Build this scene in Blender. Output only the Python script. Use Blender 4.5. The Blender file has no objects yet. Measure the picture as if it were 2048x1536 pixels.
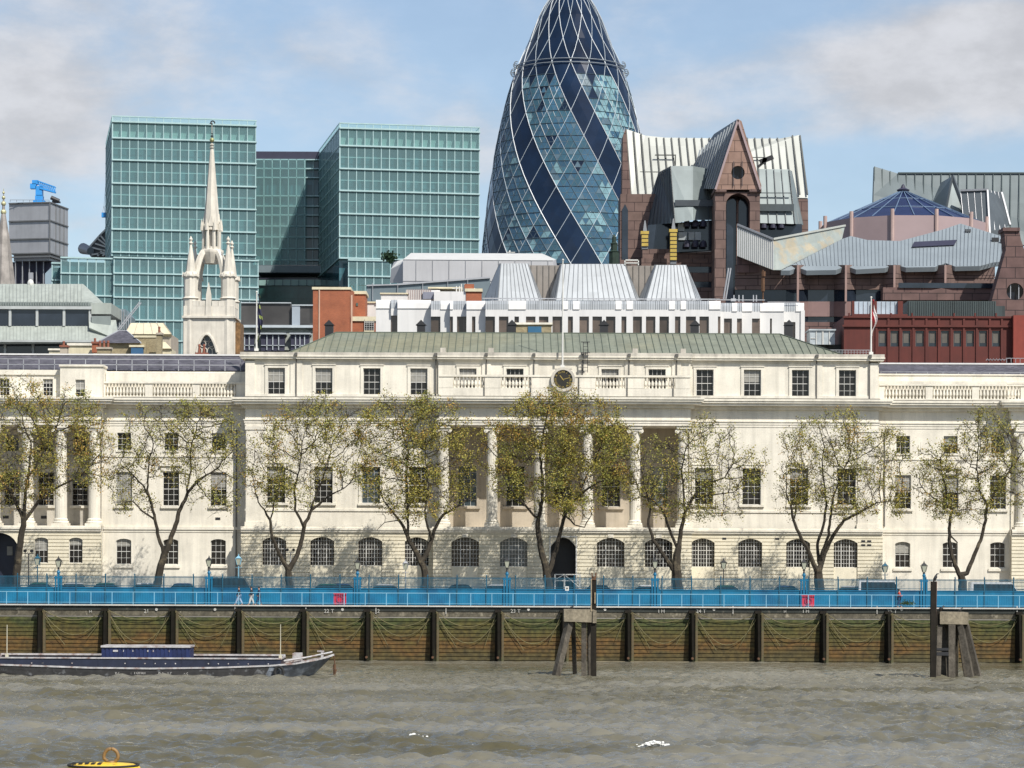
import bpy, math, random
import numpy as np
from mathutils import Vector, Matrix
R = math.radians
random.seed(7)
rng = np.random.default_rng(11)
sc = bpy.context.scene
C = sc.collection
# ------------------------------------------------------------------ survey of the view
F, CH, HY, ROLL = 5600.0, 9.36, 1122.0, 0.004      # focal length (px of a 2048 px frame), eye height, eye level row, camera roll
def X(px, py, d): return ((px-1024) + ROLL*(py-HY))*d/F
def Z(px, py, d): return CH - ((py-HY) - ROLL*(px-1024))*d/F
def P(px, py, d): return (X(px, py, d), d, Z(px, py, d))
GZ, QZ = 5.6, 5.1       # terrace and quay levels

# ------------------------------------------------------------------ mesh builder
class MB:
    def __init__(s): s.v=[]; s.f=[]; s.m=[]
    def _a(s, vs, fs, mi=0):
        o=len(s.v); s.v.extend([tuple(map(float,p)) for p in vs])
        for f in fs: s.f.append(tuple(o+i for i in f)); s.m.append(mi)
    def box(s,x0,x1,y0,y1,z0,z1,mi=0):
        s._a([(x0,y0,z0),(x1,y0,z0),(x1,y1,z0),(x0,y1,z0),(x0,y0,z1),(x1,y0,z1),(x1,y1,z1),(x0,y1,z1)],
             [(0,3,2,1),(4,5,6,7),(0,1,5,4),(1,2,6,5),(2,3,7,6),(3,0,4,7)],mi)
    def poly(s,pts,mi=0): s._a(pts,[tuple(range(len(pts)))],mi)
    def ext(s,pts,vec,mi=0):                     # polygon extruded along a vector
        n=len(pts); v=Vector(vec)
        s._a(list(pts)+[tuple(Vector(p)+v) for p in pts],
             [tuple(range(n)),tuple(range(2*n-1,n-1,-1))]+[(i,(i+1)%n,n+(i+1)%n,n+i) for i in range(n)],mi)
    def prism(s,xy,z0,z1,mi=0): s.ext([(x,y,z0) for x,y in xy],(0,0,z1-z0),mi)
    def slab(s,pp,d,t,mi=0): s.ext([P(a,b,d) for a,b in pp],(0,t,0),mi)       # an outline at distance d with thickness t
    def loft(s,bot,top,mi=0):
        n=len(bot); s._a(list(bot)+list(top),[tuple(range(n-1,-1,-1)),tuple(range(n,2*n))]+[(i,(i+1)%n,n+(i+1)%n,n+i) for i in range(n)],mi)
    def bar(s,a,b,w,h=None,mi=0,up=(0,0,1)):     # rectangular bar between two points
        a=Vector(a);b=Vector(b);h=h or w;d=(b-a)
        if d.length<1e-6:return
        d.normalize();u=Vector(up)
        if abs(d.dot(u))>.98:u=Vector((0,1,0))
        r=d.cross(u).normalized();q=r.cross(d)
        o=[r*w/2*i+q*h/2*j for i,j in((-1,-1),(1,-1),(1,1),(-1,1))]
        s.loft([a+k for k in o],[b+k for k in o],mi)
    def cyl(s,a,b,r0,r1=None,n=10,mi=0,cap=True):
        a=Vector(a);b=Vector(b);r1=r0 if r1 is None else r1;d=(b-a).normalized()
        u=Vector((0,0,1)) if abs(d.z)<.95 else Vector((1,0,0))
        x=d.cross(u).normalized();y=d.cross(x)
        A=[a+(x*math.cos(t)+y*math.sin(t))*r0 for t in [2*math.pi*i/n for i in range(n)]]
        B=[b+(x*math.cos(t)+y*math.sin(t))*r1 for t in [2*math.pi*i/n for i in range(n)]]
        fs=[(i,(i+1)%n,n+(i+1)%n,n+i) for i in range(n)]
        if cap: fs+=[tuple(range(n-1,-1,-1)),tuple(range(n,2*n))]
        s._a(A+B,fs,mi)
    def tube(s,pts,rad,n=5,mi=0):
        pts=[Vector(p) for p in pts];m=len(pts)
        rr=rad if hasattr(rad,'__len__') else [rad]*m
        vs=[];px=None
        for i,p in enumerate(pts):
            d=(pts[min(i+1,m-1)]-pts[max(i-1,0)])
            d=d.normalized() if d.length>1e-9 else Vector((0,0,1))
            if px is None:
                u=Vector((0,0,1)) if abs(d.z)<.9 else Vector((1,0,0)); px=d.cross(u).normalized()
            px=(px-d*px.dot(d)); px=px.normalized() if px.length>1e-6 else Vector((1,0,0))
            py=d.cross(px)
            vs+=[p+(px*math.cos(2*math.pi*k/n)+py*math.sin(2*math.pi*k/n))*rr[i] for k in range(n)]
        fs=[(i*n+k,i*n+(k+1)%n,(i+1)*n+(k+1)%n,(i+1)*n+k) for i in range(m-1) for k in range(n)]
        fs+=[tuple(range(n-1,-1,-1)),tuple(range((m-1)*n,m*n))]
        s._a(vs,fs,mi)
    def lathe(s,prof,cx,cy,n=12,mi=0,cap=True):
        m=len(prof);vs=[(cx+r*math.cos(2*math.pi*k/n),cy+r*math.sin(2*math.pi*k/n),z) for r,z in prof for k in range(n)]
        fs=[(i*n+k,i*n+(k+1)%n,(i+1)*n+(k+1)%n,(i+1)*n+k) for i in range(m-1) for k in range(n)]
        if cap: fs+=[tuple(range(n-1,-1,-1)),tuple(range((m-1)*n,m*n))]
        s._a(vs,fs,mi)
    def sph(s,c,r,n=8,mi=0,sz=1):
        s.lathe([(max(r*math.sin(math.pi*i/n),.001),c[2]-r*sz*math.cos(math.pi*i/n)) for i in range(n+1)],c[0],c[1],n*2 if n<6 else n,mi)
    def build(s,name,mats,parent=None,smooth=False,off=None):
        o_=Vector(off) if off is not None else (OFF.get(parent.name,Vector((0,0,0))) if parent else Vector((0,0,0)))
        me=bpy.data.meshes.new(name)
        me.from_pydata([(a-o_.x,b-o_.y,c-o_.z) for a,b,c in s.v],[],s.f)
        if not isinstance(mats,(list,tuple)): mats=[mats]
        for m in mats: me.materials.append(m)
        if len(mats)>1: me.polygons.foreach_set('material_index',np.array(s.m,dtype=np.int32))
        if smooth: me.polygons.foreach_set('use_smooth',np.ones(len(s.f),dtype=bool))
        me.update()
        ob=bpy.data.objects.new(name,me); C.objects.link(ob)
        if parent is not None: ob.parent=parent
        OFF[ob.name]=o_
        return ob
OFF={}
def thing(name,label,cat,loc,group=None):
    o=bpy.data.objects.new(name,None);C.objects.link(o);o.location=loc;o.empty_display_size=.5
    o['label']=label;o['category']=cat
    if group:o['group']=group
    OFF[o.name]=Vector(loc);return o
def tag(o,label=None,cat=None,group=None,kind=None):
    if label:o['label']=label
    if cat:o['category']=cat
    if group:o['group']=group
    if kind:o['kind']=kind
    return o
def rebase(o,loc):                             # a single mesh gets its origin at its base
    v=Vector(loc)-OFF[o.name];
    for p in o.data.vertices:p.co-=v
    o.location=loc;OFF[o.name]=Vector(loc);return o
def copy_tree(o,parent=None):
    c=o.copy();C.objects.link(c)
    if parent is not None:c.parent=parent
    for ch in list(o.children):copy_tree(ch,c)
    return c
def text_mesh(s,size,name='lettering',depth=.01):
    cu=bpy.data.curves.new(name,'FONT');cu.body=s;cu.size=size;cu.align_x='CENTER';cu.extrude=depth;cu.resolution_u=2
    t=bpy.data.objects.new(name,cu);C.objects.link(t)
    bpy.context.view_layer.update()
    me=bpy.data.meshes.new_from_object(t.evaluated_get(bpy.context.evaluated_depsgraph_get()))
    bpy.data.objects.remove(t);bpy.data.curves.remove(cu);me.name=name
    return me

# ------------------------------------------------------------------ materials
def mat(name,col,rough=.7,metal=0,var=.12,scale=.6,streak=0,bump=0,col2=None,c2s=.3,c2t=(.45,.65),spec=.5,bscale=None,fine=0,fscale=12,vcells=None):
    m=bpy.data.materials.new(name);m.use_nodes=True;n=m.node_tree.nodes;l=m.node_tree.links
    b=n['Principled BSDF'];b.inputs['Roughness'].default_value=rough;b.inputs['Metallic'].default_value=metal
    b.inputs['Specular IOR Level'].default_value=spec
    tc=n.new('ShaderNodeTexCoord')
    def noise_(sc_,sx=1,sy=1,sz=1,det=5,ro=.6):
        mp=n.new('ShaderNodeMapping');mp.inputs['Scale'].default_value=(sx,sy,sz);l.new(tc.outputs['Object'],mp.inputs[0])
        t=n.new('ShaderNodeTexNoise');t.inputs['Scale'].default_value=sc_;t.inputs['Detail'].default_value=det;t.inputs['Roughness'].default_value=ro
        l.new(mp.outputs[0],t.inputs['Vector']);return t.outputs['Fac']
    def ramp(src,a,b_,lo,hi):
        r=n.new('ShaderNodeMapRange');r.inputs[1].default_value=a;r.inputs[2].default_value=b_;r.inputs[3].default_value=lo;r.inputs[4].default_value=hi
        l.new(src,r.inputs[0]);return r.outputs[0]
    def mix(fac,a,b_,mode='MIX'):
        x=n.new('ShaderNodeMix');x.data_type='RGBA';x.blend_type=mode
        if isinstance(fac,float):x.inputs[0].default_value=fac
        else:l.new(fac,x.inputs[0])
        for s_,i in((a,6),(b_,7)):
            if isinstance(s_,tuple):x.inputs[i].default_value=(*s_,1)
            else:l.new(s_,x.inputs[i])
        return x.outputs[2]
    cur=tuple(col)
    if col2: cur=mix(ramp(noise_(c2s),c2t[0],c2t[1],0,1),cur,tuple(col2))
    def mul(cur,fac):
        cb=n.new('ShaderNodeCombineColor');
        for i in range(3):l.new(fac,cb.inputs[i])
        return mix(1.0,cur,cb.outputs[0],'MULTIPLY')
    if var: cur=mul(cur,ramp(noise_(scale),.3,.7,1-var,1+var))
    if streak: cur=mul(cur,ramp(noise_(1.0,1.6,1.6,.12),.45,.75,1,1-streak))
    if fine: cur=mul(cur,ramp(noise_(fscale),.3,.7,1-fine,1+fine))
    if vcells:
        mp=n.new('ShaderNodeMapping');mp.inputs['Scale'].default_value=vcells[:3];l.new(tc.outputs['Object'],mp.inputs[0])
        sn=n.new('ShaderNodeVectorMath');sn.operation='FLOOR';l.new(mp.outputs[0],sn.inputs[0])
        wn=n.new('ShaderNodeTexWhiteNoise');wn.noise_dimensions='3D';l.new(sn.outputs[0],wn.inputs[0])
        cur=mul(cur,ramp(wn.outputs['Value'],0,1,1-vcells[3],1+vcells[3]))
    if isinstance(cur,tuple): b.inputs['Base Color'].default_value=(*cur,1)
    else: l.new(cur,b.inputs['Base Color'])
    if bump:
        bp=n.new('ShaderNodeBump');bp.inputs['Strength'].default_value=1;bp.inputs['Distance'].default_value=bump
        l.new(noise_(bscale or 6,det=6),bp.inputs['Height']);l.new(bp.outputs[0],b.inputs['Normal'])
    return m
def brickmat(name,c1,c2,mortar,sx=.24,sz=.09,ms=.012,var=.2):
    m=mat(name,c1,.9,var=0);n=m.node_tree.nodes;l=m.node_tree.links;b=n['Principled BSDF']
    tc=n.new('ShaderNodeTexCoord');sp=n.new('ShaderNodeSeparateXYZ');l.new(tc.outputs['Object'],sp.inputs[0])
    ad=n.new('ShaderNodeMath');l.new(sp.outputs[0],ad.inputs[0]);l.new(sp.outputs[1],ad.inputs[1])
    cb=n.new('ShaderNodeCombineXYZ');l.new(ad.outputs[0],cb.inputs[0]);l.new(sp.outputs[2],cb.inputs[1])
    t=n.new('ShaderNodeTexBrick');t.inputs['Scale'].default_value=1;t.inputs['Brick Width'].default_value=sx;t.inputs['Row Height'].default_value=sz;t.inputs['Mortar Size'].default_value=ms
    t.inputs['Color1'].default_value=(*c1,1);t.inputs['Color2'].default_value=(*c2,1);t.inputs['Mortar'].default_value=(*mortar,1)
    l.new(cb.outputs[0],t.inputs['Vector'])
    no=n.new('ShaderNodeTexNoise');no.inputs['Scale'].default_value=.5;no.inputs['Detail'].default_value=6;l.new(tc.outputs['Object'],no.inputs['Vector'])
    r=n.new('ShaderNodeMapRange');r.inputs[1].default_value=.3;r.inputs[2].default_value=.7;r.inputs[3].default_value=1-var;r.inputs[4].default_value=1+var;l.new(no.outputs[0],r.inputs[0])
    x=n.new('ShaderNodeMix');x.data_type='RGBA';x.blend_type='MULTIPLY';x.inputs[0].default_value=1
    l.new(t.outputs[0],x.inputs[6]);cc=n.new('ShaderNodeCombineColor');[l.new(r.outputs[0],cc.inputs[i]) for i in range(3)]
    l.new(cc.outputs[0],x.inputs[7]);l.new(x.outputs[2],b.inputs['Base Color']);return m
def skin_glass(name,col,alpha,rough=.1):
    m=bpy.data.materials.new(name);m.use_nodes=True;n=m.node_tree.nodes;l=m.node_tree.links
    b=n['Principled BSDF'];b.inputs['Base Color'].default_value=(*col,1);b.inputs['Roughness'].default_value=rough
    t=n.new('ShaderNodeBsdfTransparent');t.inputs[0].default_value=(.82,.95,.93,1)
    x=n.new('ShaderNodeMixShader');x.inputs[0].default_value=alpha;l.new(t.outputs[0],x.inputs[1]);l.new(b.outputs[0],x.inputs[2])
    l.new(x.outputs[0],n['Material Output'].inputs[0]);return m

STONE=(.70,.655,.555)
M={}
M['stone']=mat('portland_stone',STONE,.85,var=.12,scale=.45,streak=.22,fine=.07,fscale=9,bump=.01,vcells=(.9,.3,2.2,.015))
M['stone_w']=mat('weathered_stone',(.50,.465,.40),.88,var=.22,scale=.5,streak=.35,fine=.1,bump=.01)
M['stone_r']=mat('rusticated_stone',(.69,.63,.485),.85,var=.10,scale=.5,streak=.14,fine=.06)
M['stone_b']=mat('brown_stone_and_recess_shade',(.42,.365,.29),.88,var=.15,scale=.5,streak=.2)
M['cop']=mat('copper_roof_green',(.18,.195,.148),.7,var=.14,scale=.5,streak=.22,col2=(.21,.205,.135),c2s=.06,c2t=(.42,.6),vcells=(1.33,.1,.25,.07))
M['seam']=mat('seam_shadow_tone',(.10,.12,.09),.7)  # darkened so the seams carry their own shadow lines
M['slate']=mat('slate',(.075,.072,.086),.65,var=.25,scale=.7,fine=.2,vcells=(3,3,4,.25))
M['lead']=mat('lead_grey',(.33,.34,.36),.55,var=.15)
M['white']=mat('white_paint',(.60,.59,.55),.5,var=.05)
M['iron']=mat('black_iron',(.02,.02,.022),.5,var=.1)
M['pipe']=mat('drainpipe_grey',(.10,.095,.085),.6,var=.1)
M['pane']=mat('window_glass_dark',(.014,.013,.013),.06,var=.5,scale=1.2,spec=.35)
M['pane_b']=mat('window_glass_blue',(.04,.06,.075),.08,var=.4,scale=1.2)
M['blind']=mat('window_blind',(.27,.26,.23),.5,var=.2,scale=2)
M['gold']=mat('gilding',(.62,.45,.14),.35,metal=.8,var=.1)
M['clock']=mat('clock_face_black',(.025,.022,.015),.4)
M['blue']=mat('blue_paint',(.002,.125,.235),.45,var=.22,scale=.8,col2=(.002,.085,.18),c2s=.35)
M['blue_l']=mat('light_blue_paint',(.20,.40,.52),.45,var=.1)
M['blue_d']=mat('fence_blue_green',(.008,.075,.125),.5,var=.2)
M['red']=mat('red_cabinet_paint',(.55,.015,.035),.4,var=.12)
M['bark']=mat('plane_bark',(.032,.025,.016),.9,var=.3,scale=1.5,fine=.25,fscale=8,bump=.03,col2=(.09,.072,.043),c2s=1.6,c2t=(.55,.66))
M['leaf1']=mat('leaf_olive',(.28,.24,.038),.6,var=.3,scale=2)
M['leaf2']=mat('leaf_green',(.195,.20,.033),.6,var=.3,scale=2)
M['leaf3']=mat('leaf_bronze',(.32,.19,.035),.6,var=.3,scale=2)
M['pave']=mat('paving',(.28,.26,.23),.9,var=.2,scale=.4,fine=.1)
M['tar']=mat('asphalt',(.06,.06,.06),.9,var=.2)
M['timber']=mat('wet_timber',(.017,.014,.010),.8,spec=.2,var=.3,scale=1.5,streak=.4,bump=.02)
M['timber_g']=mat('weathered_grey_timber',(.095,.083,.066),.85,spec=.2,fine=.3,fscale=6,var=.4,scale=1.2,streak=.6,bump=.02)
M['concrete']=mat('stained_concrete',(.24,.205,.145),.9,fine=.25,fscale=5,var=.35,scale=1.5,streak=.5,bump=.02)
M['chain']=mat('weedy_rope',(.17,.15,.07),.9,var=.2)
M['rust']=mat('rusty_iron',(.10,.05,.025),.85,var=.3,scale=3)
M['skinm']=mat('skin',(.45,.27,.19),.6,var=.05)
M['brick']=brickmat('orange_red_brick',(.33,.095,.04),(.27,.075,.035),(.30,.16,.10),ms=.008)
M['redwall']=mat('dark_red_cladding',(.095,.018,.012),.75,var=.2,scale=.4,streak=.2)
M['ybrick']=brickmat('yellow_stock_brick',(.33,.27,.15),(.22,.17,.09),(.3,.27,.2),ms=.01)
M['cream']=mat('cream_render',(.60,.54,.38),.85,var=.1,streak=.15)
M['white_c']=mat('white_cladding',(.64,.63,.61),.55,var=.06,scale=.3,streak=.12)
M['rib']=mat('ribbed_metal',(.34,.36,.375),.5,metal=.15,var=.08,vcells=(1.4,.1,.5,.07))
M['ribd']=mat('dark_slate_metal',(.10,.115,.125),.5,metal=.3,var=.2,scale=.2)
M['brz']=mat('bronze_glass',(.10,.075,.06),.15,var=.3,scale=.4,vcells=(.7,.1,.1,.5))
M['dglass']=mat('dark_glass',(.018,.024,.035),.08,var=.4,scale=.3,spec=.6)
M['pink']=brickmat('pink_granite',(.165,.108,.09),(.13,.085,.074),(.05,.03,.028),sx=3.2,sz=1.9,ms=.07)
M['pinkd']=brickmat('brown_granite',(.14,.085,.075),(.11,.065,.06),(.03,.02,.02),sx=3.2,sz=1.9,ms=.07)
M['pinkl']=mat('pale_pink_cladding',(.32,.24,.24),.6,var=.06,scale=.2)
M['mroof']=mat('pale_metal_roof',(.41,.42,.385),.5,metal=.1,var=.1,scale=.12,vcells=(.66,.1,.12,.05))
M['mroof2']=mat('grey_green_metal_roof',(.20,.235,.235),.5,metal=.15,var=.15,scale=.15,vcells=(.66,.1,.12,.08))
M['mroof3']=mat('blue_grey_metal_roof',(.23,.265,.285),.5,metal=.1,var=.08,scale=.2)
M['bglass']=mat('blue_roof_glass',(.010,.018,.065),.25,var=.2,scale=.3,spec=.3)
M['teal_in']=mat('teal_glazing',(.035,.10,.12),.10,var=.4,scale=.10,col2=(.085,.115,.115),c2s=.045,c2t=(.5,.62),vcells=(.55,.1,.41,.35))
M['teal_hi']=mat('pale_teal_louvre',(.22,.34,.32),.4,var=.15,scale=.3)
M['teal_fr']=mat('teal_metal',(.36,.50,.50),.4,metal=.1,var=.1)
M['teal_sk']=skin_glass('teal_outer_glass',(.24,.40,.415),.34)
M['navy']=mat('navy_plant_screen',(.03,.03,.055),.6,var=.1)
M['grey']=mat('grey_metal_panel',(.34,.345,.36),.45,metal=.35,var=.1,scale=.2,streak=.12)
M['greyp']=mat('pale_grey_roof_panel',(.42,.42,.43),.55,var=.08,scale=.15,streak=.08)
M['bandg']=mat('blue_grey_cladding',(.14,.18,.20),.5,var=.12,scale=.3)
M['cropp']=mat('copper_grey_roof',(.36,.39,.35),.5,metal=.15,var=.1,streak=.15,vcells=(1.9,.1,.3,.07))
M['crane']=mat('crane_blue',(.03,.25,.60),.5,var=.15)
M['yel']=mat('buoy_yellow',(.72,.48,.03),.45,var=.15,scale=1.2,col2=(.25,.14,.04),c2s=3,c2t=(.58,.66))
M['navyp']=mat('navy_boat_paint',(.017,.022,.043),.45,var=.3,scale=1.0,streak=.2)
M['hull']=mat('scuffed_hull_black',(.035,.034,.034),.6,var=.4,scale=1.2,streak=.2,col2=(.17,.175,.18),c2s=1.6,c2t=(.56,.70))
M['hullg']=mat('worn_grey_hull',(.11,.125,.15),.6,var=.3,scale=1.2,col2=(.24,.27,.31),c2s=1.1,c2t=(.5,.66))
M['boatw']=mat('worn_white_paint',(.40,.39,.385),.6,var=.3,scale=2,col2=(.22,.15,.13),c2s=1.5,c2t=(.5,.65))
M['deck']=mat('rusty_deck',(.22,.13,.09),.8,var=.3,scale=1.5)
M['goldg']=mat('gold_glazing',(.60,.42,.10),.3,metal=.5,var=.12)
M['rubber']=mat('tyre_rubber',(.02,.02,.02),.9)
M['foam']=mat('white_foam',(.74,.74,.70),.8,var=.05)
# ------------------------------------------------------------------ camera, sun, sky
cam=bpy.data.cameras.new('camera');co=bpy.data.objects.new('camera',cam);C.objects.link(co)
cam.sensor_width=36;cam.lens=36*F/2048;cam.shift_y=(HY-768)/2048;cam.clip_end=6000;cam.clip_start=1
a=ROLL
co.matrix_world=Matrix(((math.cos(a),-math.sin(a),0,0),(0,0,-1,0),(math.sin(a),math.cos(a),0,CH),(0,0,0,1)))
sc.camera=co
SEL,SAZ=R(47),R(35)            # sun height, and its angle to the right of straight behind the camera
to_sun=Vector((math.sin(SAZ)*math.cos(SEL),-math.cos(SAZ)*math.cos(SEL),math.sin(SEL)))
sun=bpy.data.lights.new('sun','SUN');sun.energy=5.0;sun.angle=R(.5);sun.color=(1,.955,.88)
so=bpy.data.objects.new('sun',sun);C.objects.link(so);so.rotation_euler=(-to_sun).to_track_quat('-Z','Y').to_euler();so.location=(100,-50,200)
w=bpy.data.worlds.new('World');sc.world=w;w.use_nodes=True;n=w.node_tree.nodes;l=w.node_tree.links
bg=n['Background'];sk=n.new('ShaderNodeTexSky');sk.sky_type='NISHITA';sk.sun_disc=False;sk.sun_elevation=SEL
sk.sun_rotation=math.atan2(to_sun.x,to_sun.y);sk.air_density=1.0;sk.dust_density=.6;sk.ozone_density=2.5
l.new(sk.outputs[0],bg.inputs[0]);bg.inputs[1].default_value=.115
tc=n.new('ShaderNodeTexCoord')
def wn(scale,sx,sy,sz,det=8,ro=.6,dist=0,off=(0,0,0)):
    mp=n.new('ShaderNodeMapping');mp.inputs['Scale'].default_value=(sx,sy,sz);mp.inputs['Location'].default_value=off;l.new(tc.outputs['Generated'],mp.inputs[0])
    t=n.new('ShaderNodeTexNoise');t.inputs['Scale'].default_value=scale;t.inputs['Detail'].default_value=det;t.inputs['Roughness'].default_value=ro;t.inputs['Distortion'].default_value=dist
    l.new(mp.outputs[0],t.inputs[0]);return t.outputs[0]
def mr(s,a_,b_,lo,hi):
    r=n.new('ShaderNodeMapRange');r.interpolation_type='SMOOTHSTEP';r.inputs[1].default_value=a_;r.inputs[2].default_value=b_;r.inputs[3].default_value=lo;r.inputs[4].default_value=hi;l.new(s,r.inputs[0]);return r.outputs[0]
def mth(op,a_,b_):
    x=n.new('ShaderNodeMath');x.operation=op
    for i,s in enumerate((a_,b_)):
        if isinstance(s,(int,float)):x.inputs[i].default_value=s
        else:l.new(s,x.inputs[i])
    return x.outputs[0]
def blob(px,py,rx,ry):           # a cloud bank standing in a given direction
    dx=(px-1024)/F;dz=-(py-HY)/F
    mp=n.new('ShaderNodeMapping');mp.inputs['Location'].default_value=(-dx*F/rx,0,-dz*F/ry);mp.inputs['Scale'].default_value=(F/rx,0,F/ry);l.new(tc.outputs['Generated'],mp.inputs[0])
    le=n.new('ShaderNodeVectorMath');le.operation='LENGTH';l.new(mp.outputs[0],le.inputs[0])
    return mr(le.outputs['Value'],0,1.15,1,0)
nz=wn(9,1,1,2.2,dist=.4);nz2=wn(30,1,1,2.0)
base=mth('ADD',mth('MULTIPLY',nz,.75),mth('MULTIPLY',nz2,.28))
bl=None
for b_,wt in((blob(60,250,420,260),.36),(blob(1850,170,520,150),.40),(blob(1330,230,240,120),.22),(blob(2000,80,230,90),.28),(blob(640,130,360,110),.17),(blob(900,300,330,160),.14),(blob(200,60,420,120),.12),(blob(1500,40,260,50),-.12),(blob(1700,330,260,60),-.10)):
    t=mth('MULTIPLY',b_,wt);bl=t if bl is None else mth('ADD',bl,t)
mask=mr(mth('ADD',base,bl),.50,.84,0.18,.92)
shade=mr(nz2,.3,.7,.50,.64)
cbg=n.new('ShaderNodeBackground');cc=n.new('ShaderNodeCombineColor');
l.new(shade,cc.inputs[0]);l.new(mth('MULTIPLY',shade,1.005),cc.inputs[1]);l.new(mth('MULTIPLY',shade,1.05),cc.inputs[2])
l.new(cc.outputs[0],cbg.inputs[0]);cbg.inputs[1].default_value=1.0
ms=n.new('ShaderNodeMixShader');l.new(mask,ms.inputs[0]);l.new(bg.outputs[0],ms.inputs[1]);l.new(cbg.outputs[0],ms.inputs[2])
l.new(ms.outputs[0],n['World Output'].inputs[0])
sc.view_settings.view_transform='Standard';sc.view_settings.look='None';sc.view_settings.exposure=.20;sc.view_settings.gamma=1
sc.cycles.max_bounces=6;sc.cycles.transparent_max_bounces=12
sc.cycles.use_denoising=True

# ------------------------------------------------------------------ ground, quay, river
g=MB();g.box(-900,900,262.6,3500,-2,QZ-.004);g.build('ground',M['tar']);bpy.data.objects['ground']['kind']='structure'
g=MB();g.box(-900,900,262.0,266.3,4.0,QZ);g.build('promenade',M['pave'])['kind']='structure'
g=MB();g.box(-900,900,266.3,300,4.0,GZ);g.build('terrace',M['pave'])['kind']='structure'
g=MB();g.box(-900,900,261.72,262.12,QZ-.06,QZ+.05);g.build('quay_coping',mat('pale_coping',(.48,.47,.43),.8,var=.15,scale=.8,fine=.1))['kind']='structure'
# river wall: horizontal timber boards below a band of old stone
mw=mat('tidal_boards',(.085,.075,.026),.75,var=.3,scale=.8,bump=.02)
def tidal(m):
    n=m.node_tree.nodes;l=m.node_tree.links;b=n['Principled BSDF']
    tc=n.new('ShaderNodeTexCoord');sp=n.new('ShaderNodeSeparateXYZ');l.new(tc.outputs['Object'],sp.inputs[0])
    no=n.new('ShaderNodeTexNoise');no.inputs['Scale'].default_value=.35;no.inputs['Detail'].default_value=6
    mp=n.new('ShaderNodeMapping');mp.inputs['Scale'].default_value=(.8,1,2.2);l.new(tc.outputs['Object'],mp.inputs[0]);l.new(mp.outputs[0],no.inputs[0])
    ad=n.new('ShaderNodeMath');ad.operation='MULTIPLY_ADD';l.new(no.outputs[0],ad.inputs[0]);ad.inputs[1].default_value=4.6;l.new(sp.outputs[2],ad.inputs[2])
    mr_=n.new('ShaderNodeMapRange');mr_.inputs[1].default_value=1.8;mr_.inputs[2].default_value=7.8;l.new(ad.outputs[0],mr_.inputs[0])
    cr=n.new('ShaderNodeValToRGB');l.new(mr_.outputs[0],cr.inputs[0]);e=cr.color_ramp.elements
    e[0].position=0;e[0].color=(.06,.05,.018,1);e[1].position=1;e[1].color=(.085,.08,.06,1)
    for p,c in((.18,(.07,.05,.013)),(.33,(.105,.055,.012)),(.45,(.075,.056,.012)),(.6,(.066,.058,.012)),(.72,(.042,.052,.011)),(.80,(.055,.060,.018)),(.88,(.10,.09,.065))):
        x=e.new(p);x.color=(*c,1)
    n2=n.new('ShaderNodeTexNoise');n2.inputs['Scale'].default_value=2.2;n2.inputs['Detail'].default_value=8;l.new(tc.outputs['Object'],n2.inputs[0])
    r2=n.new('ShaderNodeMapRange');r2.inputs[1].default_value=.3;r2.inputs[2].default_value=.7;r2.inputs[3].default_value=.5;r2.inputs[4].default_value=1.6;l.new(n2.outputs[0],r2.inputs[0])
    cb=n.new('ShaderNodeCombineColor');[l.new(r2.outputs[0],cb.inputs[i]) for i in range(3)]
    x=n.new('ShaderNodeMix');x.data_type='RGBA';x.blend_type='MULTIPLY';x.inputs[0].default_value=1;l.new(cr.outputs[0],x.inputs[6]);l.new(cb.outputs[0],x.inputs[7])
    l.new(x.outputs[2],b.inputs['Base Color'])
tidal(mw)
rw=thing('river_wall','timber boarded river wall streaked with green weed and rust below the promenade','wall',(0,262,0))
g=MB();zz=-1.0
while zz<4.1:
    h=.36
    g.box(-95,95,262.0+random.uniform(0,.03),262.4,zz,zz+h-.07);zz+=h
g.box(-95,95,262.2,262.5,-1,4.2)
g.build('boarding',mw,rw)
g=MB();g.box(-95,95,261.97,262.6,4.1,4.62);g.build('stone_band',mat('blotched_stone',(.10,.088,.062),.9,var=.45,scale=1.2,fine=.3,fscale=5,col2=(.26,.23,.17),c2s=1.7,c2t=(.56,.7),bump=.02),rw)
g=MB();g.box(-95,95,261.9,262.6,4.62,5.04);g.build('capping_beam',mat('black_green_timber',(.022,.026,.022),.8,var=.3,scale=1,col2=(.07,.065,.05),c2s=2,c2t=(.6,.7)),rw)
# distance marks painted on the capping
MK=mat('worn_mark_paint',(.42,.41,.37),.8,var=.4,scale=4)
def wallmark(s,px,py=1222,size=.5):
    me=text_mesh(s,size);me.materials.append(MK);o=bpy.data.objects.new('lettering',me);C.objects.link(o);o.parent=rw
    x,y,z=P(px,py,261.9);o.location=(x,-.12,z-.17);o.rotation_euler=(R(90),0,0)
for s,px in(('21',293),('22 T',658),('23 T',1031),('24 T',1402),('25 T',1784),('H',181),('2',757),('I H',1323),('H',1570),('I H',1612)):wallmark(s,px,size=.5 if len(s)>2 or s[0]=='2' else .36)
g=MB()
for px in(313,685,1057,1428,1803,430,1210):
    x,y,z=P(px,1219,261.9);g.cyl((x,261.86,z),(x,261.95,z),.13,n=10)
for px in(470,612,752,892,1466,1754,2034):
    x,y,z=P(px,1212,261.9);g.box(x-.04,x+.04,261.84,261.93,z-.75,z)
g.build('painted_mark',MK,rw)
g=MB();g.box(X(1175,1326,261),X(1560,1326,261),260.9,261.9,-.3,.04);g.build('mud_ledge',mat('wet_mud',(.20,.17,.11),.5,var=.3,scale=1),rw)
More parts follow.
